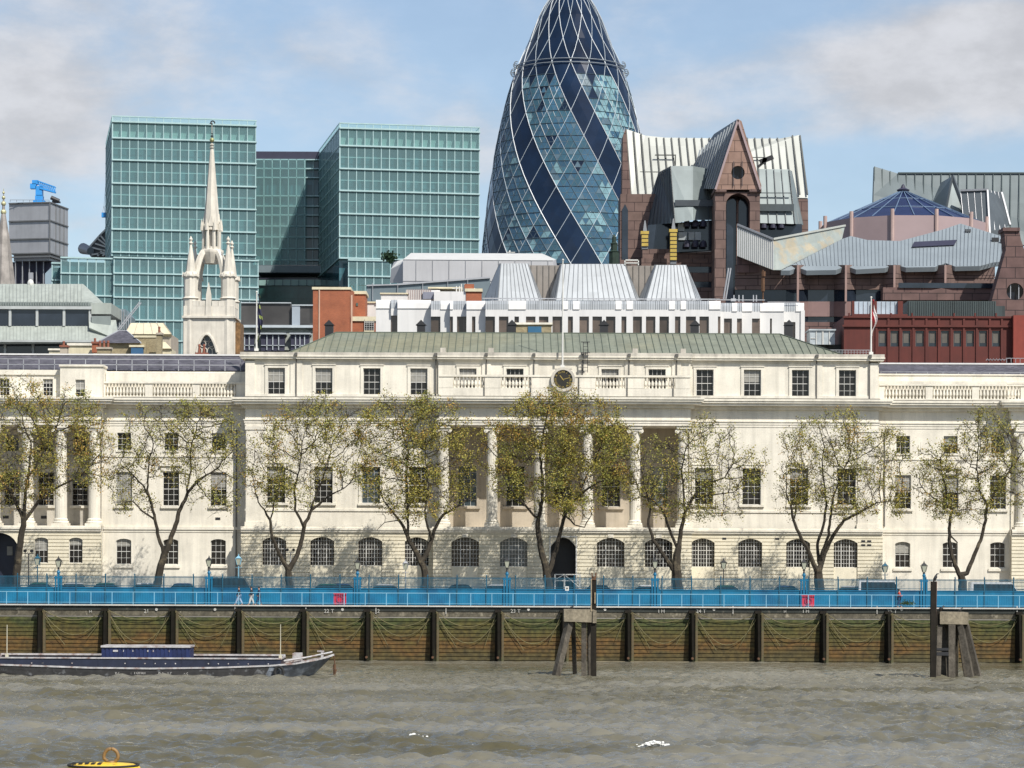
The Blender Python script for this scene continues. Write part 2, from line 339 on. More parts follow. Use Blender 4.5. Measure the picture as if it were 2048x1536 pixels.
# fender piles and the ropes slung between them
fx=[-62,8-67,72,203,338,470,600,728,860,990,1120,1250,1378,1510,1640,1770,1900,2032,2162]
fx=[p for p in fx if p>-70]
proto=None
for i,px in enumerate([-58,72,203,338,470,600,728,860,990,1120,1250,1378,1510,1640,1770,1900,2032]):
    x=X(px+6,1280,261.5)
    if proto is None:
        t=thing('fender_pile','','pile',(x,261.9,0),'timber fender piles along the river wall');proto=t
        g=MB();g.loft([(x-.02,260.7,-1),(x+.20,260.7,-1),(x+.30,262.05,-1),(x-.32,262.05,-1)],[(x-.05,261.25,4.62),(x+.17,261.25,4.62),(x+.27,262.05,4.62),(x-.27,262.05,4.62)])
        g.build('post',mat('weedy_timber_shade',(.012,.010,.007),.85,var=.35,scale=1,streak=.3,spec=.15,col2=(.02,.022,.01),c2s=.8,c2t=(.5,.65)),t)  # near-black timber paints in the shade of the wedge's left face
        g=MB();g.box(x+.33,x+.55,261.6,262.0,-1,4.5);g.build('lit_side_strip',mat('mossy_lit_side',(.12,.09,.045),.8,var=.35,scale=1,streak=.3,col2=(.06,.075,.03),c2s=.8,c2t=(.5,.65)),t)  # added mossy brown strip, coloured as the pile's sunlit right side
        g=MB();g.box(x-.30,x+.30,261.25,262.05,4.55,4.8);g.build('cap',M['timber'],t)
        g=MB();g.cyl((x,260.6,.35),(x,261.2,.35),.12,.12,8);g.build('bolt_plate',M['rust'],t)
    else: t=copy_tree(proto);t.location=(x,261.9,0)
    t['label']='dark timber fender pile on the river wall, '+['outermost beyond the left edge','first','second','third','fourth','fifth','sixth','seventh','eighth','ninth','tenth','eleventh','twelfth','thirteenth','fourteenth','fifteenth','last'][i]+' from the left'
for i,px in enumerate([72,203,338,470,600,728,860,990,1120,1250,1378,1510,1640,1770,1900]):
    g=MB();x0=X(px+10,1280,261.6);x1=x0+(130 if i!=14 else 132)*261.6/F
    def cat(xa,za,xb,zb,sag,y=261.75):
        return [(xa+(xb-xa)*t,y+random.uniform(-.01,.01),za+(zb-za)*t-4*sag*t*(1-t)) for t in [k/14 for k in range(15)]]
    j=lambda s:random.uniform(-s,s)
    g.tube(cat(x0,4.7,x1,4.6,1.15+j(.35)),.028,4);g.tube(cat(x0,4.7,x1,4.5,2.45+j(.6),261.7),.028,4)
    xm=x0+2.0+j(.3);g.tube([(x0,261.7,4.6),(x0+.9,261.72,3.0),(xm,261.75,1.2+j(.3))],.026,4)
    xm=x1-1.6+j(.3);g.tube([(x1-.3,261.7,4.5),(x1-.8,261.72,3.3),(xm,261.75,1.7+j(.4))],.026,4)
    o=g.build('mooring_rope',M['chain']);rebase(o,(x0,261.75,4.6))
    tag(o,'weedy grab ropes slung across the river wall in the '+['first','second','third','fourth','fifth','sixth','seventh','eighth','ninth','tenth','eleventh','twelfth','thirteenth','fourteenth','fifteenth'][i]+' bay from the left','rope','grab ropes hung between the fender piles')

# water: a sheet with real waves near the camera's field of view
def water():
    wm=bpy.data.materials.new('river_water');wm.use_nodes=True;n=wm.node_tree.nodes;l=wm.node_tree.links;b=n['Principled BSDF']
    b.inputs['Roughness'].default_value=.07;b.inputs['IOR'].default_value=1.33
    tc=n.new('ShaderNodeTexCoord')
    no=n.new('ShaderNodeTexNoise');no.inputs['Scale'].default_value=.10;no.inputs['Detail'].default_value=9;mp=n.new('ShaderNodeMapping');mp.inputs['Scale'].default_value=(.30,.6,1);l.new(tc.outputs['Object'],mp.inputs[0]);l.new(mp.outputs[0],no.inputs[0])
    cr=n.new('ShaderNodeValToRGB');l.new(no.outputs[0],cr.inputs[0]);e=cr.color_ramp.elements
    e[0].position=.38;e[0].color=(.085,.076,.043,1);e[1].position=.6;e[1].color=(.165,.155,.12,1)
    l.new(cr.outputs[0],b.inputs['Base Color'])
    h=None
    for s_,sx,sy,wt in((.9,.5,1,.5),(2.6,.45,1,.30),(7,.5,1,.10)):
        mp=n.new('ShaderNodeMapping');mp.inputs['Scale'].default_value=(sx,sy,1);mp.inputs['Rotation'].default_value=(0,0,R(6));l.new(tc.outputs['Object'],mp.inputs[0])
        t=n.new('ShaderNodeTexNoise');t.inputs['Scale'].default_value=s_;t.inputs['Detail'].default_value=3;t.inputs['Distortion'].default_value=.6;l.new(mp.outputs[0],t.inputs[0])
        x=n.new('ShaderNodeMath');x.operation='MULTIPLY';x.inputs[1].default_value=wt;l.new(t.outputs[0],x.inputs[0])
        if h is None:h=x.outputs[0]
        else:
            y=n.new('ShaderNodeMath');l.new(h,y.inputs[0]);l.new(x.outputs[0],y.inputs[1]);h=y.outputs[0]
    bp=n.new('ShaderNodeBump');bp.inputs['Distance'].default_value=.30;bp.inputs['Strength'].default_value=1;l.new(h,bp.inputs['Height']);l.new(bp.outputs[0],b.inputs['Normal'])
    nx,ny=660,900
    xs=np.linspace(-62,62,nx);ys=np.linspace(104,262.3,ny)
    XX,YY=np.meshgrid(xs,ys);H=np.zeros_like(XX);r=np.random.default_rng(3)
    for k in range(90):
        lam=10**(r.uniform(-.20,.62) if k<80 else r.uniform(.6,1.05));th=r.normal(1.45,.85 if k<80 else .3);amp=.0092*lam**.85*(1 if k<80 else .45);kx,ky=math.cos(th)*2*math.pi/lam,math.sin(th)*2*math.pi/lam
        ph=r.uniform(0,6.28);ph2=r.uniform(0,6.28);env=(.5+.5*np.sin(XX*r.uniform(.02,.16)+YY*r.uniform(.02,.12)+ph2))**1.5*1.4
        s=np.sin(kx*XX+ky*YY+ph);H+=amp*env*(np.exp(1.1*s)-1.34)/1.05
    # the few breaking crests
    for px,py,L in((835,1484,3.0),(930,1497,3.4),(1322,1503,4.4),(1240,1500,2.5),(760,1481,3),(1040,1392,2.6),(200,1511,3.5),(950,1530,4)):
        d=CH*F/((py-HY)-ROLL*(px-1024));x0=(px-1024)*d/F
        H+=.24*np.exp(-((XX-x0)/L)**2-((YY-d-.06*(XX-x0))/.7)**2)-.07*np.exp(-((XX-x0)/L)**2-((YY-d+1.5)/.8)**2)
    H*=np.clip((YY-104)/6,0,1)*np.clip((261.8-YY)/45,.22,1)
    V=np.stack([XX,YY,H],-1).reshape(-1,3);idx=np.arange(nx*ny).reshape(ny,nx)
    Fc=np.stack([idx[:-1,:-1],idx[:-1,1:],idx[1:,1:],idx[1:,:-1]],-1).reshape(-1,4)
    me=bpy.data.meshes.new('river');me.vertices.add(len(V));me.vertices.foreach_set('co',V.ravel());me.loops.add(Fc.size);me.loops.foreach_set('vertex_index',Fc.ravel().astype(np.int32))
    me.polygons.add(len(Fc));me.polygons.foreach_set('loop_start',np.arange(0,Fc.size,4,dtype=np.int32));me.polygons.foreach_set('use_smooth',np.ones(len(Fc),dtype=bool));me.update();me.validate()
    me.materials.append(wm);o=bpy.data.objects.new('river',me);C.objects.link(o);o['kind']='structure'
    g=MB();g.box(-900,-62,-60,262.3,-3,0);g.box(62,900,-60,262.3,-3,0);g.box(-62,62,-60,104,-3,0);g.build('river_outer',wm)['kind']='structure'
    # foam on the crests
    for i,(px,py,L,hh) in enumerate(((838,1482,.6,.15),(932,1494,.85,.22),(1318,1501,1.3,.2))):
        d=CH*F/((py-HY)-ROLL*(px-1024));x0=(px-1024)*d/F;g=MB()
        for k in range(int(260*L)):
            t=abs(random.gauss(0,.55));t=min(t,1.5)*random.choice((-.55,1));x=x0+t*L*.8-.2;y=d+.06*(x-x0)-.1+random.gauss(0,.16);z=H[int(np.clip((y-104)/158.3*(ny-1),0,ny-1)),int(np.clip((x+62)/124*(nx-1),0,nx-1))]+.12+.8*hh*random.random()**2*max(.1,1-abs(t))
            s=random.uniform(.015,.045)
            g._a([(x-s*1.6,y,z),(x+s*1.6,y-.02,z-s*.1),(x+s,y+.03,z+s),(x-s,y+.05,z+s*.8),(x,y+.12,z-s*.3)],[(0,1,2,3),(0,1,4),(2,3,4)])
        o=g.build('foam',M['foam']);tag(o,['small fleck of white foam on the wave left of the middle','broad splash of white foam on a breaking wavelet','long white foam streak on the wave right of the middle','thin pale foam streak on the water below the left dolphin'][i],'foam',kind='stuff')
water()
# ------------------------------------------------------------------ the long stone building on the quay
YC,YW,YP,YB,YI,YJ=280.0,282.0,277.7,280.6,283.2,285.4      # faces: centre block, wings, portico, end blocks
def zc(py): return CH-(py-HY-.4)*YC/F
def fx(px,d=YC,py=950): return X(px,py,d)
cx0=thing('riverside_palace','long cream stone classical office building with portico, balustrades and green copper roof facing the river','building',(X(1126,1100,YC),YC+10,GZ))
def wall(g,x0,x1,z0,z1,y,t,holes,grooves=(),gd=.11,mi=0):
    xs=sorted({x0,x1,*[h[0] for h in holes],*[h[1] for h in holes]});zs=sorted({z0,z1,*[h[2] for h in holes],*[h[3] for h in holes],*[q for a,b in grooves for q in(a,b)]})
    xs=[v for v in xs if x0<=v<=x1];zs=[v for v in zs if z0<=v<=z1]
    for za,zb in zip(zs[:-1],zs[1:]):
        zm=(za+zb)/2;gr=any(a<zm<b for a,b in grooves);yy=y+gd if gr else y;run=None
        for xa,xb in list(zip(xs[:-1],xs[1:]))+[(None,None)]:
            ok=xa is not None and not any(h[0]<(xa+xb)/2<h[1] and h[2]<zm<h[3] for h in holes)
            if ok: run=(run[0],xb) if run else (xa,xb)
            elif run:
                a,b=run;g.poly([(a,yy,za),(b,yy,za),(b,yy,zb),(a,yy,zb)],mi)
                if gr:
                    g.poly([(a,y,za),(b,y,za),(b,yy,za),(a,yy,za)],mi);g.poly([(a,y,zb),(b,y,zb),(b,yy,zb),(a,yy,zb)],mi)
                run=None
    for h in holes:
        a,b,c,e=h[:4];arc=h[4] if len(h)>4 else 0
        g.poly([(a,y,c),(a,y+t,c),(a,y+t,e),(a,y,e)],mi);g.poly([(b,y,c),(b,y+t,c),(b,y+t,e),(b,y,e)],mi);g.poly([(a,y,c),(b,y,c),(b,y+t,c),(a,y+t,c)],mi)
        if not arc: g.poly([(a,y,e),(b,y,e),(b,y+t,e),(a,y+t,e)],mi)
        else:
            N=10;pts=[]
            wd=(b-a)/2;rad=(wd*wd+arc*arc)/(2*arc);cz=e-rad
            for k in range(N+1):
                xx=a+(b-a)*k/N;pts.append((xx,cz+math.sqrt(max(rad*rad-(xx-(a+b)/2)**2,0))))
            for (xa,za),(xb,zb) in zip(pts[:-1],pts[1:]):
                g.poly([(xa,y,za),(xb,y,zb),(xb,y,e),(xa,y,e)],mi);g.poly([(xa,y,za),(xb,y,zb),(xb,y+t,zb),(xa,y+t,za)],mi)
    g.poly([(x0,y,z0),(x0,y+t,z0),(x0,y+t,z1),(x0,y,z1)],mi);g.poly([(x1,y,z0),(x1,y+t,z0),(x1,y+t,z1),(x1,y,z1)],mi);g.poly([(x0,y,z1),(x1,y,z1),(x1,y+t,z1),(x0,y+t,z1)],mi)
def molding(g,x0,x1,y,steps,mi=0,ret=0):   # steps: (projection, z_low, z_high)
    for p,a,b in steps: g.box(x0-(p if ret else 0),x1+(p if ret else 0),y-p,y+.3,a,b,mi)
# sash windows: shared meshes, one window part (frame) with its pane
WD={}
def sash(w,h,cols,rows,bar=.03,fr=.05,mull=()):
    key=(round(w,2),round(h,2),cols,rows,mull)
    if key in WD:return WD[key]
    g=MB();g.box(-w/2,-w/2+fr,0,.1,0,h);g.box(w/2-fr,w/2,0,.1,0,h);g.box(-w/2+fr,w/2-fr,.002,.1,0,fr);g.box(-w/2+fr,w/2-fr,.002,.1,h-fr,h)
    for i in range(1,cols):
        xx=-w/2+w*i/cols;bb=bar*(2.6 if i in mull else 1);g.box(xx-bb/2,xx+bb/2,.02 if i not in mull else -.01,.09,fr,h-fr)
    for j in range(1,rows):
        zz=h*j/rows;bb=bar*(1.9 if (j==rows//2 and rows%2==0) or (mull and j==rows-3) else 1);g.box(-w/2+fr,w/2-fr,.024,.088,zz-bb/2,zz+bb/2)
    f=g.build('w',[M['white']],None);fm=f.data;bpy.data.objects.remove(f);fm.name='sash_frame'
    g=MB();g.poly([(-w/2,.06,0),(w/2,.06,0),(w/2,.06,h),(-w/2,.06,h)]);f=g.build('w',[M['pane']],None);pm=f.data;bpy.data.objects.remove(f);pm.name='pane'
    WD[key]=(fm,pm);return WD[key]
PV={}
def put_window(parent,x,y,z0,w,h,cols,rows,pane='pane',mull=(),label=None,blind=0):
    fm,pm=sash(w,h,cols,rows,mull=mull)
    if not blind and not mull and cols>2 and random.random()<.3: blind=random.choice((.25,.3,.45,.5))
    o=bpy.data.objects.new('window',fm);C.objects.link(o);o.parent=parent;o.location=Vector((x,y,z0))-OFF[parent.name]
    if pane!='pane':
        k=(pm.name,pane)
        if k not in PV: PV[k]=pm.copy();PV[k].materials[0]=M[pane]
        pm=PV[k]
    p=bpy.data.objects.new('pane',pm);C.objects.link(p);p.parent=o
    if blind:
        k=('bl',pm.name,blind)
        if k not in PV:
            g=MB();g.poly([(-w/2+.08,.055,h*(1-blind)),(w/2-.08,.055,h*(1-blind)),(w/2-.08,.055,h-.08),(-w/2+.08,.055,h-.08)]);f=g.build('b',[M['blind']],None);PV[k]=f.data;bpy.data.objects.remove(f)
        q=bpy.data.objects.new('blind',PV[k]);C.objects.link(q);q.parent=o
    if label:o['label']=label
    return o
def surround(g,x,w,z0,z1,y,s=.28,mi=0):
    g.box(x-w/2-s,x-w/2,y-.09,y+.1,z0-.05,z1+s,mi);g.box(x+w/2,x+w/2+s,y-.09,y+.1,z0-.05,z1+s,mi);g.box(x-w/2,x+w/2,y-.092,y+.1,z1,z1+s,mi)
    g.box(x-w/2-s-.06,x+w/2+s+.06,y-.16,y+.1,z1+s,z1+s+.09,mi)
def column(parent,x,y,z0,z1,r):
    g=MB();h=z1-z0;n=16
    g.box(x-r*1.35,x+r*1.35,y-r*1.35,y+r*1.35,z0,z0+.25)
    g.lathe([(r*1.3,z0+.25),(r*1.34,z0+.36),(r*1.25,z0+.46),(r*1.08,z0+.5),(r*1.16,z0+.6),(r*1.1,z0+.68),(r,z0+.75),(r*.99,z0+h*.33),(r*.93,z0+h*.66),(r*.85,z1-.75),(r*.9,z1-.7),(r*.86,z1-.62)],x,y,n)
    for s in(-1,1):
        cxv=x+s*r*1.08;g.cyl((cxv,y-r*1.0,z1-.52),(cxv,y+r*1.0,z1-.52),r*.40,n=12);g.cyl((cxv,y-r*1.06,z1-.52),(cxv,y-r*.9,z1-.52),r*.17,n=8)
    g.box(x-r*1.1,x+r*1.1,y-r*.95,y+r*.95,z1-.55,z1-.28);g.box(x-r*1.25,x+r*1.25,y-r*1.2,y+r*1.2,z1-.28,z1-.02)
    return g.build('column',M['stone'],parent,smooth=False)
def balusters(g,x0,x1,n,y,z0,z1):
    h=z1-z0
    for i in range(n):
        x=x0+(x1-x0)*(i+.5)/n;g.lathe([(.11,z0),(.11,z0+.08*h),(.06,z0+.12*h),(.15,z0+.32*h),(.14,z0+.42*h),(.06,z0+.78*h),(.06,z0+.86*h),(.11,z0+.9*h),(.11,z1)],x,y,6)
BB=cx0
zt,zb=zc(797),zc(811)                       # main cornice
CORN=[(.35,zc(818),zc(811)),(1.0,zc(811),zc(806)),(1.18,zc(806),zc(802)),(1.28,zc(802),zc(798))]
ARCH=[(.10,zc(848),zc(841)),(.05,zc(853),zc(848)),(.18,zc(843),zc(841)+.01)]
# -- centre block
g=MB();gr=MB()
x0,x1=fx(490),fx(1757)
att=[552,647,743,837,1409,1504,1600,1694];cen=[935,1029,1219,1313]
ww,ax=1.72,(zc(793),zc(738))
ph0,ph1=fx(876,YC),fx(1380,YC)
holes=[(fx(p)-ww/2,fx(p)+ww/2,*ax) for p in att]
wall(g,x0,ph0,zc(797),zc(722),YC,.5,holes[:4]);wall(g,ph1,x1,zc(797),zc(722),YC,.5,holes[4:])
for p in att: surround(g,fx(p),ww,*ax,YC)
for p in att: put_window(BB,fx(p),YC+.16,ax[0],ww,ax[1]-ax[0],3,4)
hc=[(fx(p)-ww/2,fx(p)+ww/2,*ax) for p in cen+[1126]]
wall(g,ph0,ph1,zc(797),zc(722),YC-.25,.5,hc)
for p in cen: surround(g,fx(p),ww,*ax,YC-.25)
for p in cen+[1126]: put_window(BB,fx(p),YC-.1,ax[0],ww,ax[1]-ax[0],4,4)
for p in(592,1632): g.box(fx(p)-.6,fx(p)+.6,YC-.10,YC,zc(797),zc(722))
for p in(500,1746): g.box(fx(p)-.5,fx(p)+.45,YC-.12,YC,zc(797),zc(722))
g.box(x0,x1,YC-.14,YC,zc(797),zc(790))
for p in(972,1067,1164,1257,1352): g.box(fx(p)-.45,fx(p)+.45,YC-.35,YC-.25,zc(797),zc(722))
# body of the block
g.box(x0+.01,fx(876)-.01,YC+.52,YC+16,GZ,zc(712));g.box(fx(1378)+.01,x1-.01,YC+.52,YC+16,GZ,zc(712));g.box(fx(876),fx(1378),YI+.45,YC+15.9,GZ,zc(712));g.box(fx(876),fx(1378),YC+.55,YI+.45,zc(845),zc(713));g.box(fx(876),fx(1378),YC+.52,YI+.45,GZ,zc(1056))
# main walls
st=1.85;mw0,mw1=zc(1008),zc(935)
bw=[552,647,742,836,1408,1503,1598,1693]
hol=[(fx(p)-st/2,fx(p)+st/2,mw0,mw1) for p in bw]
zs0=zc(1055)
wall(g,x0,fx(876),zs0,zt,YC,.5,hol[:4]);wall(g,fx(1378),x1,zs0,zt,YC,.5,hol[4:])
for p in bw:
    surround(g,fx(p),st,mw0,mw1,YC,.3);g.box(fx(p)-st/2-.35,fx(p)+st/2+.35,YC-.2,YC+.1,mw0-.22,mw0)
    put_window(BB,fx(p),YC+.18,mw0,st,mw1-mw0,3,6,pane=random.choice(['pane','pane','pane_b']),blind=random.choice([0,0,.3]))
molding(g,x0,fx(876),YC,[(.10,zc(1024),zc(1020))]);molding(g,fx(1378),x1,YC,[(.10,zc(1024),zc(1020))])
for a_,b_ in((x0,fx(876)),(fx(1378),x1)): molding(g,a_,b_,YC,CORN+ARCH)
gfl=MB()
for a_,b_,y_ in((x0,fx(876),YC),(fx(1378),x1,YC),(fx(203),x0,YW),(x1,fx(2022),YW),(fx(877,YP)-.9,fx(1381,YP)+.9,YP)): gfl.box(a_,b_,y_-1.1,y_+.02,zc(798.5),zc(796.2))
gfl.build('cornice_flashing',mat('grimy_lead_flashing',(.13,.12,.10),.8,var=.4,scale=1.5),BB)
for s,p in((-1,490),(1,1757)):                 # returns of the cornice at the block's ends
    for q,a_,b_ in CORN+ARCH:
        xx=fx(p);g.box(min(xx,xx+s*q),max(xx,xx+s*q),YC-q,YW+.3,a_+.003,b_-.003)
for p in(512,1735):
    g.box(fx(p)-1.0,fx(p)+1.0,YC-.14,YC,zs0,zc(853));g.box(fx(p)-1.1,fx(p)+1.1,YC-.22,YC,zc(862),zc(855));g.box(fx(p)-1.1,fx(p)+1.1,YC-.25,YC,zs0,zc(1046))
# attic cornice with stained top course
TC=[(.12,zc(724),zc(720)),(.45,zc(720),zc(716)),(.55,zc(716),zc(713))]
molding(g,x0,ph0,YC,TC,ret=0);molding(g,ph1,x1,YC,TC);molding(g,ph0-.1,ph1+.1,YC-.25,TC)
for s,xx in((-1,x0),(1,x1)):
    for q,a_,b_ in TC: g.box(min(xx,xx+s*q),max(xx,xx+s*q),YC-q,YC+16,a_+.003,b_-.003)
# portico: recess, entablature, front balustrade
px0,px1=fx(877,YP),fx(1381,YP)
rz0,rz1=zs0,zc(853)
pw=[935,1031,1126,1222,1318]
hp=[(fx(p,YI)-.95,fx(p,YI)+.95,zc(1012),zc(930)) for p in pw]
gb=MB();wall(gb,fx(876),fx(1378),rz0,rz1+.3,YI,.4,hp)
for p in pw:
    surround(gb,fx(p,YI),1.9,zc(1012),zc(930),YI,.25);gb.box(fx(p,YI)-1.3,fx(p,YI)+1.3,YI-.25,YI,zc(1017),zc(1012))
gb.build('portico_wall',M['stone_b'],BB)  # shade of the recess put into the wall's browner stone colour
for p in pw: put_window(BB,fx(p,YI),YI+.15,zc(1012),1.9,zc(930)-zc(1012),3,6,pane='pane_b' if p in(935,1318) else 'pane')
g.box(px0,px1,YP+.05,YI+.2,rz1,rz1+.25)                                  # portico ceiling slab
g.box(px0,px1,YP,YC+.6,zc(853)+.001,zc(797))                             # entablature block
molding(g,px0,px1,YP,CORN+ARCH,ret=1)
for s,xx in((-1,px0),(1,px1)):
    for q,a_,b_ in CORN: g.box(min(xx,xx+s*q),max(xx,xx+s*q),YP+.29,YC-.3,a_+.003,b_-.003)
g.box(px0,px1,YP-.05,YI+.2,rz0-.35,rz0)                                  # portico floor
for p in(887,984,1079,1175,1270): column(BB,fx(p,YP+.7),YP+.75,rz0,rz1,.56)
column(BB,fx(1366,YP+.7),YP+.75,rz0,rz1,.56)
# balustrade over the portico
bz0,bz1=zc(779),zc(757)
g.box(px0,px1,YP+.12,YP+.55,zt,bz0)
g.box(px0-.05,px1+.05,YP+.02,YP+.65,bz1,zc(753))
segs=[(877,905),(968,1001),(1063,1099),(1151,1190),(1250,1287),(1350,1379)]
for a_,b_ in segs: g.box(fx(a_,YP),fx(b_,YP),YP+.1,YP+.57,bz0,bz1)
g.box(fx(1099,YP),fx(1151,YP),YP+.08,YP+.6,zt,zc(742))
for a_,b_ in((905,968),(1001,1063),(1190,1250),(1287,1350)):
    gl=MB();balusters(gl,fx(a_,YP),fx(b_,YP),9,YP+.33,bz0,bz1);gl.build('balustrade',M['stone'],BB)
# -- arched rusticated base
def grooves(z0,z1,step=.36,w=.035):
    r=[];z=z0+step
    while z<z1:r.append((z-w,z+w));z+=step
    return r
gz=grooves(GZ,zc(1070));bt=zc(1068)
base_l=[549,645,741,834];base_r=[1406,1501,1597,1692];base_c=[931,1028,1222,1318]
def arch_set(px_list,y,xa,xb,w=2.38,top=1076,bot=1133):
    hs=[(fx(p,y)-w/2,fx(p,y)+w/2,GZ+.35,zc(top),.42) for p in px_list];wall(gr,xa,xb,GZ,bt,y,.6,hs,gz)
    for p in px_list:
        put_window(BB,fx(p,y),y+.38,zc(bot),w+.1,zc(top)-zc(bot)+.05,9,7,mull=(3,6),pane='pane_b' if p==1028 else 'pane')
        gr.box(fx(p,y)-w/2,fx(p,y)+w/2,y+.12,y+.6,GZ+.2,zc(bot))
yb=YC-.3
arch_set(base_l,yb,fx(483),fx(868));arch_set(base_r,yb,fx(1383),fx(1765))
yq=YP-.25
qa,qb=fx(867,yq),fx(1384,yq)
hs=[(fx(p,yq)-1.36,fx(p,yq)+1.36,GZ+.35,zc(1076),.5) for p in base_c];dx=fx(1127,yq)
wall(gr,qa,qb,GZ,bt,yq,.8,hs+[(dx-1.25,dx+1.25,GZ,zc(1076),.9)],gz)
gr.box(qa,qb,yq+.8,YC,GZ,bt-.01) if False else None
gr.box(qa,qa+.05,yq+.8,YC+.5,GZ,bt);gr.box(qb-.05,qb,yq+.8,YC+.5,GZ,bt)
for p in base_c:
    put_window(BB,fx(p,yq),yq+.42,zc(1134),2.82,zc(1076)-zc(1134)+.05,9,7,mull=(3,6),pane='pane_b' if p==1028 else 'pane');gr.box(fx(p,yq)-1.36,fx(p,yq)+1.36,yq+.12,yq+.8,GZ+.2,zc(1134))
    g.box(fx(p,yq)-.28,fx(p,yq)+.28,yq-.06,yq+.1,zc(1076)+.02,zc(1068)+.01)
SC=[(.18,zc(1066),zc(1062)),(.28,zc(1062),zc(1058)),(.12,zc(1058),zc(1055))]
molding(g,fx(483),fx(868),yb,SC);molding(g,fx(1383),fx(1765),yb,SC);molding(g,qa,qb,yq,SC,ret=1)
g.box(fx(483),fx(868),yb,YC+.1,zc(1068),zs0);g.box(fx(1383),fx(1765),yb,YC+.1,zc(1068),zs0);g.box(qa,qb,yq,YC,zc(1068),zs0-.36)
g.box(fx(483),fx(484),yb+.6,YW,GZ,zs0);g.box(fx(1764),fx(1765),yb+.6,YW,GZ,zs0)
# doorway
dr=MB();dr.box(dx-1.25,dx+1.25,yq+2.4,yq+2.5,GZ,zc(1074));dr.box(dx-1.25,dx-1.15,yq+.8,yq+2.4,GZ,zc(1074));dr.box(dx+1.15,dx+1.25,yq+.8,yq+2.4,GZ,zc(1074))
dr.build('doorway',M['iron'],BB)
dr=MB();dr.box(dx-1.38,dx-1.25,yq-.08,yq+.2,GZ,zc(1074));dr.box(dx+1.25,dx+1.38,yq-.08,yq+.2,GZ,zc(1074));dr.box(dx-1.38,dx+1.38,yq-.08,yq+.1,zc(1075),zc(1072))
for s in(-1,1): dr.bar((dx+s*1.25,yq+.3,zc(1092)),(dx+s*.55,yq+.3,zc(1077)),.08)
dr.build('door_frame',M['white'],BB)
# -- wings
def wing(xa,xb,cols,mirror,zoff=0):
    y=YW;hs=[];mi=[]
    for p in cols:
        hs+=[(fx(p,y)-.70,fx(p,y)+.70,zc(902.5),zc(867)),(fx(p,y)-.82,fx(p,y)+.82,zc(1014),zc(946)),(fx(p,y)-.76,fx(p,y)+.76,zc(1132),zc(1080.5),.2)]
    wall(g,xa,xb,GZ,zt,y,.5,hs)
    for i,p in enumerate(cols):
        x=fx(p,y);first=(not mirror and i==0)
        put_window(BB,x,y+.18,zc(902.5),1.4,zc(867)-zc(902.5),3,3);g.box(x-.8,x+.8,y-.1,y+.1,zc(906),zc(902.5))
        put_window(BB,x,y+.18,zc(1014),1.64,zc(946)-zc(1014),3,6,pane='pane_b' if first else 'pane',blind=.95 if first else (.45 if p in(437,1806) else 0))
        g.box(x-1.0,x+1.0,y-.2,y+.1,zc(1019),zc(1014))
        if i==1: g.box(x-1.15,x+1.15,y-.28,y+.1,zc(934),zc(930));g.box(x-1.0,x+1.0,y-.12,y+.1,zc(944),zc(934))
        put_window(BB,x,y+.2,zc(1132),1.52,zc(1080.5)-zc(1132),3,4,blind=.45 if p==1806 else 0);g.box(x-.95,x+.95,y-.16,y+.1,zc(1139),zc(1134))
    molding(g,xa,xb,y,CORN+ARCH+[(.08,zc(916),zc(913)),(.16,zc(1062),zc(1056)),(.06,zc(1067),zc(1062))])
wl0,wl1=fx(203,YW),fx(490,YW)
wing(wl0,wl1,[248,342,437],False)
wr0,wr1=fx(1757,YW),fx(2022,YW)
wing(wr0,wr1,[1806,1901,1996],True)
# parapets of the wings: balustrade in front of a low attic
def parapet(xa,xb,segs,panels,off):
    z=lambda p:zc(p+off);y=YW
    g.box(xa,xb,y-.25,y+.2,z(797),z(794));g.box(xa,xb,y-.3,y+.2,z(768),z(764.5));gl=None
    for a_,b_ in segs:g.box(fx(a_,y),fx(b_,y),y-.2,y+.15,z(794),z(768))
    for a_,b_ in panels:
        gl=MB();balusters(gl,fx(a_,y),fx(b_,y),12 if b_-a_>75 else 11,y-.02,z(794),z(768));gl.build('balustrade',M['stone'],BB)
    g.box(xa,xb,y+1.2,y+1.6,z(800),z(745));g.box(xa,xb,y+1.05,y+1.6,z(762),z(758));g.box(xa,xb,y+1.1,y+1.62,z(745),z(742))
parapet(wl0,wl1,[(203,211),(290,305),(385,399),(472,490)],[(211,290),(305,385),(399,472)],0)
parapet(wr0,fx(2060,YW),[(1757,1768),(1850,1864),(1943,1957),(2040,2060)],[(1768,1850),(1864,1943),(1957,2040)],-1.5)
# -- projecting end blocks (left one with columns and an archway)
xe0,xe1=fx(-330,YB),fx(203,YB)
hs=[(fx(p,YB)-.68,fx(p,YB)+.68,zc(1130),zc(1079),.2) for p in(152,83,-131,-199)]
wall(gr,xe0,xe1,GZ,bt,YB,.6,hs+[(fx(-38,YB),fx(36,YB),GZ,zc(1070),1.2)],gz)
for p in(152,83,-131,-199): put_window(BB,fx(p,YB),YB+.22,zc(1130),1.36,zc(1079)-zc(1130),3,4)
dd=MB();dd.box(fx(-40,YB),fx(38,YB),YB+2.5,YB+2.6,GZ,zc(1066));dd.box(fx(36,YB),fx(37,YB),YB+.6,YB+2.5,GZ,zc(1066));dd.build('archway_door',mat('navy_door',(.015,.02,.04),.5,var=.3),BB)
dd=MB();dd.box(fx(6,YB),fx(17,YB),YB+2.4,YB+2.5,zc(1115),zc(1097));dd.build('notice',M['blind'],BB)
molding(g,xe0,xe1,YB,SC);g.box(xe0,xe1,YB,YB+1,zc(1068),zs0)
wa,wb=fx(203-14,YB),xe1
gq=MB();hs=[(fx(p,YJ)-.8,fx(p,YJ)+.8,zc(1013),zc(945)) for p in(160,92,24,-44,-112)]+[(fx(p,YJ)-.68,fx(p,YJ)+.68,zc(903),zc(868)) for p in(160,92,24,-44,-112)]
